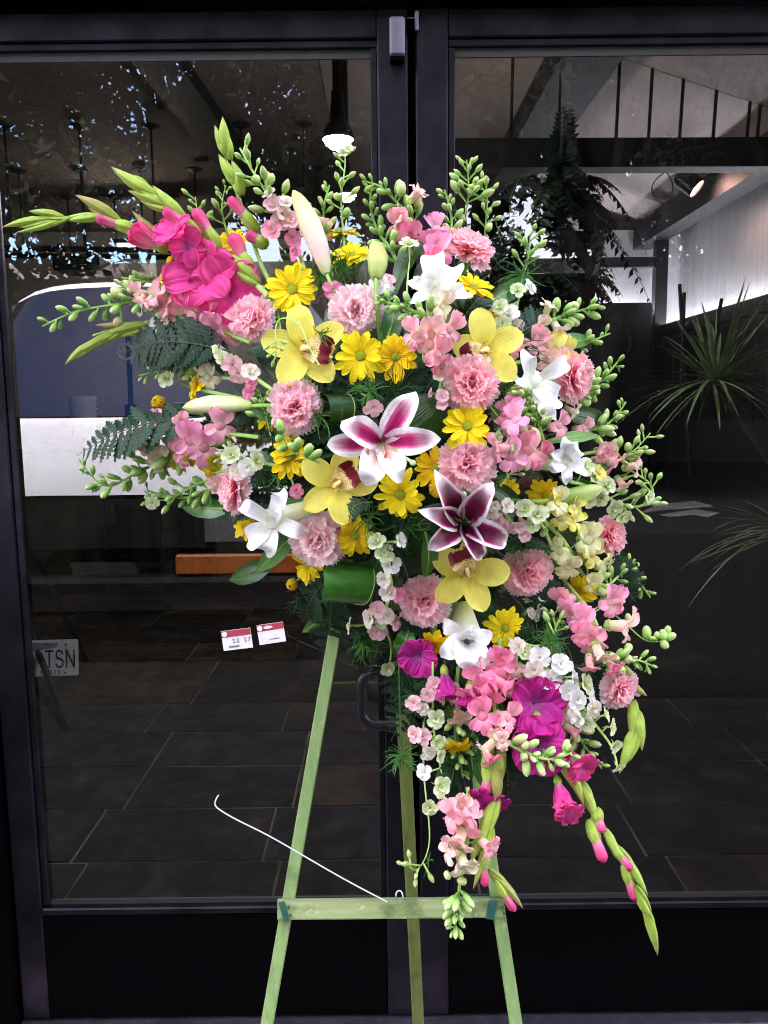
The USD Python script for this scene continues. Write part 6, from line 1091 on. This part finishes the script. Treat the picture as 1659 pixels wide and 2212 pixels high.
spike('snap', 'green budded snapdragon stem lying across the magenta blooms', [(1075, 1590), (1110, 1612), (1150, 1632), (1190, 1640), (1235, 1625)], [(1085, 1600, 34, -.2, -.1, 'snap_blush')], (.35, .99, 16, 26, 18, 'bud_lime'), 613, dy=-.035, stem='stem_light', budlist=[(1108, 1604, 1140, 1588, 20, 'bud_cream'), (1128, 1618, 1142, 1602, 18, 'bud_blush'), (1125, 1632, 1140, 1640, 20, 'bud_blush')])
spike('snap', 'low left snapdragon with pale pink bells and drooping green tip', [(560, 945), (470, 940), (405, 965), (340, 1000), (280, 1030), (235, 1050), (170, 992)], [(345, 915, 48, -.1, .3, 'snap_pink'), (310, 955, 46, -.5, .2, 'snap_blush'), (410, 950, 62, -.1, .2, 'snap_orchidpink'), (440, 965, 60, .1, .0, 'snap_orchidpink'), (395, 975, 50, -.1, -.2, 'snap_pink'), (475, 918, 56, .1, .2, 'snap_pink'), (342, 990, 50, -.1, -.3, 'snap_cream'), (400, 920, 44, -.1, .4, 'snap_dusty'), (300, 965, 34, -.5, .4, 'snap_blush')], (.46, .99, 26, 30, 15, 'bud_green'), 614, dy=-.01, budlist=[(290, 985, 272, 972, 20, 'bud_lime'), (315, 1020, 300, 1045, 20, 'bud_lime')])
spike('snap', 'olive yellow snapdragon petals showing below the pale pink bells', [(500, 950), (440, 968), (370, 985)], [(372, 988, 44, -.2, -.4, 'snap_olive'), (395, 990, 42, 0, -.5, 'snap_olive'), (420, 988, 44, .1, -.5, 'snap_olive'), (445, 992, 44, .2, -.5, 'snap_olive'), (462, 1000, 36, .3, -.5, 'snap_olive')], None, 615, dy=.01)
spike('snap', 'bright pink snapdragon bells beside the curved dark leaf at top', [(960, 600), (950, 560), (945, 500)], [(942, 492, 50, .1, .4, 'snap_orchidpink'), (945, 545, 60, .1, -.1, 'snap_orchidpink'), (925, 530, 46, -.2, .1, 'snap_hot'), (940, 565, 44, .2, -.4, 'snap_hot')], None, 616, dy=.01)
# ---- larkspur
spike('lark', 'thin larkspur standing straight up before the pendant lamps', [(745, 560), (740, 480), (737, 420), (745, 360), (745, 325)], [(741, 330, 24, -.3, .3, 'lark_green'), (752, 322, 22, .3, .4, 'lark_green')], (.50, .98, 9, 22, 14, 'bud_lime'), 701, dy=.01, r0=.0022, stem='stem_light', budlist=[(745, 470, 752, 448, 18, 'bud_green'), (738, 430, 720, 420, 16, 'bud_lime')], tuft=[(750, 470, 8, 26)])
spike('lark', 'slender larkspur with a tight green tip at top right of centre', [(1015, 560), (1000, 490), (1010, 440), (1012, 390), (1008, 345)], (), (.58, .99, 14, 24, 15, 'bud_lime'), 702, dy=.03, r0=.002, budlist=[(1002, 480, 994, 462, 16, 'bud_lime')], tuft=[(990, 490, 22, 42, 'feather_dark')])
spike('lark', 'slender larkspur arching left just right of the tight green tip', [(1045, 560), (1048, 500), (1052, 450), (1045, 410), (1022, 395)], (), (.42, .99, 14, 22, 16, 'bud_lime'), 703, dy=.03, r0=.002, budlist=[(1050, 500, 1060, 482, 16, 'bud_lime')], tuft=[(1045, 545, 26, 48, 'feather_dark'), (1070, 480, 3, 30)])
spike('lark', 'small larkspur with green tip and pale florets at upper right', [(1120, 650), (1128, 600), (1140, 560), (1145, 505)], [(1118, 628, 34, -.3, .3, 'lark_green'), (1142, 622, 34, .3, .3, 'lark_white'), (1100, 680, 42, -.1, .4, 'lark_white'), (1080, 665, 36, -.3, .3, 'lark_green'), (1112, 705, 36, .1, -.2, 'lark_pale'), (1085, 700, 36, -.3, -.1, 'lark_green')], (.55, .99, 10, 22, 14, 'bud_green'), 704, dy=.02, r0=.0022, tuft=[(1128, 590, 34, 58, 'feather_green')])
spike('lark', 'green white larkspur running down right at the left side', [(600, 850), (540, 810), (470, 770), (400, 725), (340, 690), (300, 640), (248, 620)], [(345, 702, 46, -.2, .1, 'lark_white'), (365, 695, 38, .1, .4, 'lark_green'), (395, 728, 46, .0, .2, 'lark_white'), (412, 745, 42, .2, -.3, 'lark_green'), (440, 752, 46, .1, .3, 'lark_white'), (432, 780, 40, -.1, -.4, 'lark_pale'), (470, 765, 42, .2, .4, 'lark_green'), (500, 790, 48, .1, .1, 'lark_pink'), (480, 775, 34, .0, .3, 'lark_green'), (515, 805, 42, -.1, -.3, 'lark_pink'), (540, 805, 40, .1, .3, 'lark_pale'), (330, 660, 38, -.2, .3, 'lark_green'), (305, 670, 32, -.3, -.1, 'lark_pale')], (.62, .98, 10, 26, 16, 'bud_lime'), 705, dy=-.005, stem='stem_light')
spike('lark', 'larkspur with pale pink florets left of the tall pink flushed lily bud', [(660, 590), (640, 530), (600, 450), (565, 400), (540, 360), (518, 320)], [(592, 445, 46, -.2, .3, 'lark_pink'), (612, 462, 40, .2, .2, 'lark_pale'), (605, 480, 44, .0, .0, 'lark_pink'), (630, 478, 42, .2, .2, 'lark_pink'), (588, 500, 48, -.4, .1, 'snap_pink'), (634, 515, 36, -.1, -.2, 'lark_rose'), (642, 545, 38, -.2, .0, 'lark_rose'), (650, 500, 36, .3, .2, 'lark_pink'), (618, 440, 34, .1, .5, 'lark_pale'), (665, 475, 32, .2, .3, 'lark_pale'), (582, 420, 32, -.2, .4, 'lark_pale')], (.50, .99, 13, 28, 17, 'bud_lime'), 706, dy=.005, stem='stem_light', budlist=[(575, 400, 590, 375, 22, 'bud_lime'), (545, 395, 560, 380, 20, 'bud_lime')])
spike('lark', 'little larkspur tip behind the gladiolus at upper left', [(500, 560), (490, 500), (480, 460), (488, 400)], (), (.45, .99, 10, 20, 12, 'bud_green'), 707, dy=.04, r0=.002); spike('lark', 'short larkspur tip between the hot pink bloom and the green spike', [(450, 560), (430, 480), (422, 425)], (), (.40, .99, 8, 20, 14, 'bud_green'), 708, dy=.04, r0=.002)
spike('lark', 'larkspur with green buds crossing the left daisy', [(690, 1000), (640, 975), (612, 940), (608, 905)], (), None, 709, dy=-.03, r0=.0018, budlist=[(610, 935, 600, 905, 18, 'bud_green'), (608, 940, 598, 955, 18, 'bud_green'), (620, 965, 600, 972, 18, 'bud_green'), (635, 975, 648, 945, 20, 'bud_green'), (660, 985, 672, 958, 20, 'bud_green'), (672, 990, 695, 972, 18, 'bud_green'), (640, 970, 622, 958, 16, 'bud_green')])
spike('lark', 'little green larkspur beside the deep pink spots at left', [(590, 960), (570, 880), (560, 840)], [(545, 830, 30, -.2, .2, 'lark_rose'), (538, 850, 30, -.3, -.1, 'lark_rose')], (.4, .99, 8, 22, 14, 'bud_green'), 710, dy=.005, r0=.0016, tuft=[(575, 890, 14, 34), (590, 940, 16, 40, 'feather_dark')])
spike('lark', 'larkspur with pale florets above the left white lily', [(620, 1010), (570, 1000), (530, 990), (490, 985)], [(500, 985, 42, -.3, .3, 'lark_green'), (552, 995, 40, .2, .2, 'lark_green'), (535, 1010, 44, -.1, -.1, 'lark_white'), (515, 1022, 36, -.2, .1, 'lark_pale'), (640, 1062, 30, .1, .1, 'lark_rose')], (.7, .99, 4, 20, 16, 'bud_lime'), 711, dy=.0, tuft=[(560, 1030, 16, 44, 'feather_dark'), (600, 1030, 16, 40, 'feather_green')])
spike('lark', 'lime larkspur curling back into a loop at far right', [(1230, 1040), (1290, 1060), (1345, 1090), (1395, 1088), (1410, 1060), (1385, 1030), (1350, 1010)], [(1262, 1010, 40, -.1, .3, 'lark_green'), (1285, 1030, 34, .2, .2, 'lark_green'), (1310, 1050, 40, .2, .3, 'lark_green'), (1300, 1075, 36, -.1, -.2, 'lark_green'), (1325, 1095, 40, .0, -.4, 'lark_green'), (1262, 1065, 38, -.2, -.2, 'lark_pale'), (1270, 1080, 34, .0, -.2, 'snap_lemon'), (1290, 1020, 36, .3, .4, 'snap_yellow'), (1345, 1115, 36, .1, -.5, 'lark_green'), (1400, 1075, 30, .3, -.1, 'lark_green')], (.40, .99, 24, 26, 16, 'bud_lime'), 712, dy=.005, stem='stem_light')
spike('lark', 'thin larkspur spray reaching up at the right edge', [(1240, 1010), (1310, 998), (1360, 980), (1405, 935)], (), (.55, .99, 9, 24, 16, 'bud_lime'), 713, dy=.01, r0=.0018, stem='stem_light', budlist=[(1355, 975, 1358, 955, 16, 'bud_lime'), (1362, 985, 1382, 988, 16, 'bud_lime')])
spike('lark', 'small larkspur sprig over the right carnation pink bells', [(1080, 1050), (1105, 1020), (1140, 985)], (), (.25, .99, 10, 22, 14, 'bud_lime'), 714, dy=-.02, r0=.0018, stem='stem_light', tuft=[(1085, 1030, 10, 34)])
spike('lark', 'pale pink larkspur cluster right of the dark stargazer lily', [(1120, 1150), (1090, 1110), (1060, 1080)], auto=(.0, 1.0, 11, 34, ['lark_pink', 'lark_pink', 'lark_pale']), seed=715, dy=-.005)
spike('lark', 'mint green larkspur florets above the yellow snapdragon stem', [(1190, 1180), (1160, 1120), (1130, 1095)], [(1135, 1100, 42, -.1, .3, 'lark_green'), (1158, 1112, 42, .2, .2, 'lark_green'), (1150, 1132, 36, .0, -.1, 'lark_green'), (1172, 1108, 30, .3, .4, 'lark_green')], None, 716, dy=-.015, stem='stem_light')
spike('lark', 'far right larkspur sprig with loose round green buds', [(1330, 1330), (1365, 1360), (1400, 1385), (1430, 1385)], (), None, 717, dy=.01, r0=.0016, stem='stem_light', budlist=[(1398, 1380, 1396, 1352, 20, 'bud_lime'), (1410, 1385, 1408, 1375, 16, 'bud_lime'), (1428, 1383, 1440, 1368, 20, 'bud_lime'), (1434, 1378, 1430, 1360, 18, 'bud_lime'), (1440, 1372, 1444, 1352, 16, 'bud_lime'), (1436, 1380, 1460, 1370, 18, 'bud_lime'), (1430, 1386, 1442, 1400, 18, 'bud_lime'), (1418, 1380, 1420, 1365, 14, 'bud_lime'), (1360, 1350, 1355, 1325, 16, 'bud_lime')])
spike('lark', 'white larkspur running down to the right past the magenta bloom', [(1100, 1380), (1150, 1420), (1200, 1460), (1255, 1520), (1290, 1570), (1322, 1615), (1335, 1665)], [(1120, 1395, 38, -.2, .3, 'lark_pale'), (1132, 1408, 36, .2, .0, 'lark_green'), (1165, 1420, 48, .0, .2, 'lark_white'), (1155, 1446, 44, -.3, -.1, 'lark_pale'), (1210, 1436, 48, .3, .3, 'lark_white'), (1188, 1466, 48, -.1, .1, 'lark_white'), (1235, 1462, 44, .3, .2, 'lark_white'), (1228, 1490, 44, .1, -.1, 'lark_white'), (1262, 1478, 42, .3, .3, 'lark_green'), (1245, 1512, 44, -.1, .1, 'lark_white'), (1272, 1508, 42, .3, .0, 'lark_white'), (1280, 1530, 40, .2, -.1, 'lark_pale'), (1248, 1548, 42, -.3, -.3, 'lark_white'), (1305, 1545, 38, .4, .2, 'lark_green'), (1268, 1560, 38, -.1, -.4, 'lark_green'), (1318, 1570, 36, .4, .0, 'lark_green'), (1328, 1610, 32, .3, -.3, 'lark_green'), (1334, 1655, 32, .1, -.6, 'lark_green')], None, 718, dy=-.01, stem='stem_light', tuft=[(1200, 1380, 22, 60, 'feather_green')])
spike('lark', 'curling green larkspur tip over the dark gap right of the lower daisy', [(1120, 1380), (1150, 1395), (1185, 1385), (1200, 1350), (1195, 1325)], (), (.62, .99, 9, 22, 14, 'bud_lime'), 719, dy=-.01, r0=.002, stem='stem_light', tuft=[(1185, 1390, 26, 46), (1190, 1345, 10, 30)])
spike('lark', 'pale pink larkspur trailing beside the rear easel leg', [(935, 1430), (935, 1520), (940, 1600), (955, 1680), (958, 1740)], [(935, 1480, 40, .1, .2, 'lark_pink'), (925, 1500, 34, -.2, -.1, 'lark_pink'), (950, 1505, 34, .3, .1, 'lark_pale'), (895, 1518, 36, -.4, .1, 'lark_pink'), (915, 1530, 30, .0, -.3, 'lark_pale'), (940, 1552, 40, .2, .1, 'lark_green'), (898, 1585, 40, -.3, .0, 'lark_pink'), (915, 1590, 38, .1, .2, 'lark_pink'), (945, 1602, 34, .4, -.2, 'lark_green'), (925, 1625, 34, -.1, -.3, 'lark_pale'), (950, 1632, 30, .2, .0, 'lark_green'), (918, 1668, 36, -.1, .1, 'lark_white'), (950, 1698, 44, .1, .0, 'lark_green'), (928, 1742, 34, -.3, -.1, 'lark_green'), (972, 1738, 34, .4, .1, 'lark_green'), (952, 1738, 24, .0, -.3, 'lark_green')], None, 720, dy=-.01, r0=.002, stem='stem_light', tuft=[(925, 1540, 10, 30)])
spike('lark', 'lone thin larkspur stalk that curls across the rear easel leg', [(915, 1560), (918, 1700), (928, 1800), (920, 1850), (895, 1880), (875, 1860)], (), (.84, .99, 7, 20, 14, 'bud_lime'), 721, dy=.0, r0=.0016, stem='stem_light', tuft=[(925, 1860, 6, 30)])
spike('lark', 'pale larkspur running down between rolled leaf and large carnation', [(800, 1150), (820, 1200), (845, 1260), (830, 1330), (845, 1400), (838, 1450)], [(815, 1172, 36, -.1, .4, 'lark_green'), (828, 1195, 40, .1, .1, 'lark_green'), (845, 1218, 42, .2, -.1, 'lark_white'), (862, 1168, 32, .3, .3, 'lark_white'), (832, 1252, 36, -.2, .0, 'lark_pale'), (838, 1280, 36, .0, .1, 'lark_pale'), (858, 1285, 36, .3, .0, 'lark_rose'), (815, 1318, 40, -.2, .4, 'lark_pink'), (800, 1335, 40, -.4, .0, 'lark_pale'), (832, 1330, 40, .1, .1, 'lark_pale'), (815, 1362, 44, -.1, -.3, 'lark_pink'), (850, 1345, 38, .3, .1, 'lark_pink'), (825, 1345, 30, .0, .0, 'lark_green'), (758, 1352, 34, -.4, .1, 'lark_green'), (836, 1442, 36, .0, -.3, 'lark_green')], None, 722, dy=-.012, stem='stem_light', tuft=[(790, 1390, 30, 52), (850, 1180, 20, 46, 'feather_dark')])
spike('lark', 'thin tendril of larkspur looping over the left orchid', [(690, 790), (662, 735), (630, 690), (604, 690), (595, 730), (598, 770)], (), (.84, .99, 6, 16, 12, 'bud_green'), 723, dy=-.06, r0=.0014, stem='stem_light', tuft=[(690, 720, 12, 34)])
spike('lark', 'small rose and white larkspur florets behind the top carnation', [(820, 680), (790, 640), (735, 630)], [(720, 628, 44, .0, .2, 'lark_rose'), (820, 618, 46, .1, .3, 'lark_white'), (838, 608, 34, .2, .4, 'lark_pink'), (802, 632, 34, -.2, .0, 'lark_pale'), (842, 632, 30, .3, -.2, 'lark_white'), (722, 685, 26, .0, .0, 'lark_pale')], None, 724, dy=.01)
spike('lark', 'single thin larkspur stalk in front of the curved dark leaf', [(878, 660), (880, 610), (885, 560)], [(884, 530, 44, .1, .7, 'lark_green')], None, 725, dy=-.02, r0=.0018, stem='stem_light')
spike('lark', 'drooping pink larkspur floret under the feathery tuft in the middle', [(780, 850), (800, 862), (805, 872)], [(806, 878, 40, .1, -.4, 'lark_pink')], None, 726, dy=-.0, r0=.0016, tuft=[(800, 845, 34, 62, 'feather_green')])
spike('lark', 'dim larkspur sprig hanging at far left under the pale bells', [(470, 1030), (400, 1060), (345, 1080), (310, 1060)], [(330, 1085, 30, -.2, -.3, 'lark_green')], (.4, .99, 9, 22, 16, 'bud_green'), 727, dy=.0, r0=.002); spike('lark', 'pale round larkspur bud cluster above the level lily bud at left', [(470, 850), (400, 832), (365, 820)], [(362, 820, 40, -.2, .2, 'lark_green')], None, 728, dy=.01, r0=.002)

# ---- leaves
leaf_loop('big glossy leaf rolled into a barrel at lower left of the spray', 738, 1256, 116, 46, -1.9, 2.6, tilt=-.08, yaw=.42, dy=-.005); leaf_loop('glossy leaf folded into a loop left of the open stargazer lily', 724, 884, 60, 34, -2.2, 2.3, tilt=.1, yaw=.55, material='leaf_gloss', dy=.035)
leaf('dark glossy leaf rising behind the open stargazer lily', [(850, 960), (925, 900), (975, 850)], 120, dy=.03, cup=-.25); leaf('broad dark leaf behind the dark stargazer lily, left side', [(960, 1090), (905, 1170), (870, 1250)], 110, dy=.035, cup=-.3)
leaf('curved dark leaf arching up beside the highest carnation', [(850, 640), (875, 570), (915, 525), (985, 512)], 48, dy=-.005, cup=.2, roll=.4, prof='lance'); leaf('dark leaf right of the deep pink carnation', [(1060, 900), (1110, 870), (1160, 900)], 80, dy=.03)
leaf('dark pointed leaf behind the right hand daisy and carnation', [(1060, 880), (1090, 920), (1120, 965)], 40, dy=.01, material='leaf_lily'); leaf('slim pale green lily leaf pointing right', [(1180, 955), (1230, 945), (1298, 942)], 26, 'leaf_pale', dy=-.01, prof='lance', name='lily_leaf', group='slim lily leaves')
leaf('slim dark lily leaf below the pale pointing one', [(1240, 1005), (1290, 1005), (1338, 990)], 30, 'leaf_lily', dy=.0, name='lily_leaf', group='slim lily leaves'); leaf('pointed dark leaf hanging below the left white lily', [(640, 1150), (600, 1190), (553, 1236)], 42, 'leaf_lily', dy=.005, name='lily_leaf', group='slim lily leaves')
leaf('broad leaf in the shade under the top white lily', [(900, 700), (980, 670), (1000, 620)], 70, dy=.05); leaf('dim broad leaf behind the top daisies', [(830, 700), (800, 620), (790, 560)], 60, dy=.05); leaf('dark broad leaf behind the right carnation of the lower spray', [(1200, 1150), (1290, 1170), (1370, 1230)], 60, dy=.05)
leaf('shaded leaf between the two lower yellow daisies', [(960, 1500), (1000, 1560), (980, 1600)], 60, dy=.03); leaf('shaded leaf low in the cascade beside the hanging daisy stem', [(1000, 1620), (960, 1680), (945, 1720)], 46, 'leaf_lily', dy=.02)
# ---- ferns
for k, (lab, a, b, w, kw) in enumerate([
    ('dark fern frond at left under the drooping gladiolus tip', (500, 760), (255, 765), 74, {}), ('fern frond hanging over the mirrored white van at left', (440, 900), (165, 985), 78, {}), ('fern frond just below the first one at left', (520, 770), (300, 800), 50, {'dy': .02}),
    ('fern frond hanging straight down over the left easel leg', (720, 1250), (712, 1432), 60, {'dy': .0}), ('fern frond hanging left of the easel leg top', (720, 1240), (655, 1345), 56, {'dy': .01}), ('fern frond below the coral carnation at right', (1110, 1275), (1195, 1345), 66, {'dy': .03}),
    ('fern frond behind the pale larkspur at lower left', (860, 1300), (795, 1470), 74, {'dy': .02}), ('fern frond at the right edge behind the bud tips', (1260, 1220), (1372, 1300), 60, {'dy': .03}), ('small fern tip over the daisy under the central orchid', (805, 1085), (752, 1135), 30, {'dy': -.03, 'n': 9}),
    ('fern frond at right behind the cream snapdragon', (1080, 760), (1205, 700), 60, {'dy': .03}), ('fern frond right of the dark stargazer lily', (1080, 1180), (1200, 1150), 60, {'dy': .02}), ('fern frond behind the left white lily', (600, 1100), (470, 1110), 50, {'dy': .02}),
    ('fern frond beside the level lily bud at left', (600, 880), (430, 930), 60, {'dy': .03}), ('fern frond in the shade below the left orchid', (700, 900), (560, 940), 60, {'dy': .04})]):
    fern(lab, a, b, w, 800 + k, **kw)
rg = np.random.default_rng(11)
BACK = [((850, 960), 26), ((1030, 1400), 12)]
NTH = 'one two three four five six seven eight nine ten eleven twelve'.split()
def clock(e, h):                               # where a frond points, read as an hour on a clock face
    a_ = (math.degrees(math.atan2(e[0] - h[0], h[1] - e[1])) / 30) % 12; hh = int(round(a_ * 4)) / 4; n_ = int(hh) % 12 or 12
    return 'pointing to ' + ('', 'quarter past ', 'half past ', 'three quarters past ')[int(hh % 1 * 4)] + NTH[n_ - 1] + " o'clock"
q = 0
for (hx, hy), cnt in BACK:
    for k in range(cnt):
        if hy < 1200: ang = k * 2 * math.pi / cnt + rg.uniform(-.03, .03); ra = rg.uniform(230, 330); e = (hx + ra * 1.12 * math.cos(ang), hy + ra * math.sin(ang)); s0 = (hx + 60 * math.cos(ang), hy + 60 * math.sin(ang))
        else: ang = math.pi / 2 + (k - cnt / 2) * .16; ra = rg.uniform(160, 300); s0 = (hx + rg.uniform(-60, 60), hy - 40); e = (s0[0] + ra * math.cos(ang) * .8, s0[1] + ra * math.sin(ang))
        fern('dark fern frond deep behind the blooms, ' + (clock(e, (hx, hy)) if hy < 1200 else 'number ' + NTH[k] + ' from the right in the cascade'), s0, e, rg.uniform(70, 95), 900 + q, dy=.055 + .02 * (k % 2), parts=False, n=14); q += 1
q = 0
for k in range(16):
    ang = k * .393 + .2; ra = (120, 210)[k % 2]
    leaf('dark broad leaf deep behind the blooms, ' + clock((850 + math.cos(ang), 960 + math.sin(ang)), (850, 960)), [(850 + ra * .4 * math.cos(ang), 960 + ra * .4 * math.sin(ang)), (850 + ra * math.cos(ang), 960 + ra * math.sin(ang)), (850 + ra * 1.7 * math.cos(ang), 960 + ra * 1.6 * math.sin(ang))], 90, dy=.085, cup=-.2)
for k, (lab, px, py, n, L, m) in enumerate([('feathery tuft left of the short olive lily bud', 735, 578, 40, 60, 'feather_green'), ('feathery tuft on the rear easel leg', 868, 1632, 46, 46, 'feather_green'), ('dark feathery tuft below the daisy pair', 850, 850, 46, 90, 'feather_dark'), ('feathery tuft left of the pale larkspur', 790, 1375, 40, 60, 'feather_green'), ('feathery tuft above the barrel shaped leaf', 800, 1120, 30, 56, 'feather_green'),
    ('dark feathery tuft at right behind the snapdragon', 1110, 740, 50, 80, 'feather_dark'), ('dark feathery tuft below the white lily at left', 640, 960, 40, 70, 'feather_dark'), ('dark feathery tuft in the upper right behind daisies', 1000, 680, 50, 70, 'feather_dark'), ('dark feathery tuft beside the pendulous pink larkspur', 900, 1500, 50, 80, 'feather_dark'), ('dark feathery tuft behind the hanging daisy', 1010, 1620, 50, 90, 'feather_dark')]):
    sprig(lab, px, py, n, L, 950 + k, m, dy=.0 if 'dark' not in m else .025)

# ---- filler between the blooms
for k, (lab, a, b, w) in enumerate([('green fern tip showing between the right orchid and the top white lily', (1000, 690), (1062, 655), 34), ('green fern tip under the large right carnation', (1040, 1040), (1105, 1010), 34), ('green fern tip between the coral carnation and the yellow bells', (1165, 1290), (1245, 1250), 40),
    ('green fern tip left of the drooping white lily', (930, 1340), (868, 1378), 38), ('green fern tip right of the barrel leaf', (830, 1200), (880, 1250), 36), ('green fern tip beside the dark stargazer petals at left', (900, 1120), (850, 1150), 34), ('green fern tip over the hot pink bells', (1110, 1410), (1160, 1385), 38),
    ('green fern tip left of the magenta blooms in the cascade', (1090, 1540), (1120, 1630), 40), ('green fern tip beside the trailing pale larkspur', (960, 1540), (985, 1470), 40), ('green fern hanging low behind the crossing gladiolus buds', (1080, 1600), (1098, 1720), 46), ('green fern low in the cascade beside the hanging daisy', (985, 1640), (965, 1740), 44),
    ('green fern tip left of the left orchid', (600, 780), (545, 760), 40), ('green fern tip above the left white lily', (600, 1060), (540, 1040), 36), ('green fern tip right of the lowest carnation stem', (1240, 1440), (1300, 1500), 44)]):
    fern(lab, a, b, w, 980 + k, dy=.022, n=12)
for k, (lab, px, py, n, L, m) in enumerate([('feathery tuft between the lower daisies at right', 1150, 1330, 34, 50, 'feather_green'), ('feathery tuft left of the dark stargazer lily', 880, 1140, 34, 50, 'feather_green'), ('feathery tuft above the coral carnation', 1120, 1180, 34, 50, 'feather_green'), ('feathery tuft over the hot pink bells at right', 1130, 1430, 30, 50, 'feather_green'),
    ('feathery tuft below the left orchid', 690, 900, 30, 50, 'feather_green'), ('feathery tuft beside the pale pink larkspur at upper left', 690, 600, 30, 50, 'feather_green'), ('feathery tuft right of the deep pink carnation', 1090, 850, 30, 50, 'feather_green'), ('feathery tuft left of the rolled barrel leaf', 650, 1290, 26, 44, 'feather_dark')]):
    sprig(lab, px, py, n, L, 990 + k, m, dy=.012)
spike('lark', 'small white larkspur sprig between the lower daisy and coral carnation', [(1130, 1330), (1150, 1310), (1175, 1300)], auto=(.0, 1.0, 5, 30, ['lark_pale', 'lark_white']), seed=740, dy=.005)
spike('lark', 'small pale larkspur sprig left of the deep pink carnation', [(960, 880), (950, 850), (955, 815)], auto=(.0, 1.0, 5, 30, ['lark_pink', 'lark_green']), seed=741, dy=.012)
spike('lark', 'green larkspur sprig right of the large central carnation', [(1060, 950), (1090, 940), (1110, 925)], auto=(.0, .7, 4, 28, ['lark_green']), buds=(.6, 1, 5, 18, 12, 'bud_lime'), seed=742, dy=.01)
spike('snap', 'pink snapdragon bells filling the gap below the right orchid', [(1080, 930), (1100, 900), (1095, 870)], auto=(.0, 1.0, 4, 46, ['snap_pink', 'snap_orchidpink']), seed=743, dy=.015)
spike('snap', 'pale snapdragon bells between the white larkspur and the magenta blooms', [(1130, 1440), (1120, 1470), (1110, 1500)], auto=(.0, 1.0, 4, 44, ['snap_blush', 'snap_pink']), seed=744, dy=.012)
spike('snap', 'pink bells deep under the left gladiolus bloom', [(560, 720), (500, 700), (450, 700)], auto=(.0, 1.0, 5, 46, ['snap_dusty', 'snap_orchidpink']), seed=745, dy=.01)

for k in range(30):
    ang = (k // 2) * 2 * math.pi / 15 + (k % 2) * .21; ra = (215, 350)[k % 2] + rg.uniform(-20, 20); e = (850 + ra * 1.1 * math.cos(ang), 960 + ra * math.sin(ang)); f_ = (850 + (ra + 95) * 1.1 * math.cos(ang + .1), 960 + (ra + 95) * math.sin(ang + .1))
    leaf('mid green pointed leaf wedged among the ' + ('inner', 'outer')[k % 2] + ' blooms, ' + clock((850 + math.cos(ang), 960 + math.sin(ang)), (850, 960)), [e, ((e[0] + f_[0]) / 2 + 8, (e[1] + f_[1]) / 2, -.008), f_], rg.uniform(34, 50), ('leaf_lily', 'leaf_bright', 'leaf_gloss')[k % 3], dy=.022, cup=.25, roll=rg.uniform(-.5, .5), name='filler_leaf', group='green leaves among the blooms')
for k in range(12):
    x_ = (960, 1010, 1060, 1110, 1150, 1000, 1050, 1090, 1210, 1240, 1180, 1280)[k]; y_ = (1450, 1400, 1440, 1420, 1480, 1560, 1600, 1520, 1400, 1450, 1350, 1400)[k]
    leaf('mid green leaf among the hanging cascade, ' + ('first second third fourth fifth sixth seventh eighth ninth tenth eleventh twelfth'.split())[sorted(range(12), key=lambda i: (960, 1010, 1060, 1110, 1150, 1000, 1050, 1090, 1210, 1240, 1180, 1280)[i]).index(k)] + ' from the left', [(x_, y_), (x_ + rg.uniform(-15, 25), y_ + 60, -.008), (x_ + rg.uniform(-25, 40), y_ + 120)], rg.uniform(34, 50), ('leaf_lily', 'leaf_gloss')[k % 2], dy=.025, cup=.25, roll=rg.uniform(-.5, .5), name='filler_leaf', group='green leaves among the blooms')

for k, (lab, pts, fl) in enumerate([
    ('pale snapdragon tip rising between the gladiolus tips and the level spike at left', [(520, 700), (420, 640), (330, 610), (262, 600)], [(400, 632, 42, -.2, .4, 'snap_blush'), (440, 650, 46, 0, .3, 'snap_pink')]),
    ('green snapdragon tip below the level fern at left', [(560, 820), (440, 810), (360, 800), (300, 812)], [(450, 815, 42, -.1, -.3, 'snap_cream')]),
    ('green snapdragon tip reaching low left under the pale bells', [(560, 1000), (460, 1050), (380, 1075), (320, 1060)], [(470, 1045, 42, -.2, -.3, 'snap_blush')]),
    ('tall green snapdragon tip just right of the curved dark leaf', [(960, 620), (965, 540), (975, 470), (960, 410)], [(968, 520, 42, .3, .2, 'snap_pink')]),
    ('green snapdragon tip at right between the cream bells and the turned carnation', [(1080, 790), (1180, 770), (1270, 740), (1318, 720)], [(1210, 742, 40, .2, .3, 'snap_cream'), (1180, 778, 42, .1, -.2, 'snap_blush')]),
    ('green snapdragon tip at right over the lime larkspur loop', [(1180, 960), (1270, 930), (1330, 900), (1352, 868)], [(1262, 925, 40, .2, .3, 'snap_pink')]),
    ('green snapdragon tip at right below the edge carnation', [(1200, 1180), (1300, 1215), (1370, 1250), (1405, 1290)], [(1310, 1230, 42, .3, -.2, 'snap_lemon')]),
    ('pale green snapdragon tip hanging right of the violet blooms', [(1150, 1480), (1230, 1560), (1262, 1610), (1300, 1660)], [(1215, 1545, 42, .1, .1, 'snap_blush'), (1240, 1580, 40, .3, -.1, 'snap_pink')]),
    ('green snapdragon tip hanging between larkspur and pink bells in the cascade', [(990, 1440), (985, 1530), (990, 1600), (1000, 1680)], [(985, 1500, 42, -.2, .1, 'snap_pink'), (992, 1550, 42, .1, -.2, 'snap_blush')]),
    ('green snapdragon tip at top between lily bud and thin larkspur', [(720, 600), (705, 520), (700, 450), (712, 400)], [(700, 500, 40, -.1, .3, 'snap_blush')])]):
    spike('snap', lab, pts, fl, (.45, .99, 15, 27, 13, ('bud_green', 'bud_lime')[k % 2]), 760 + k, dy=.018)
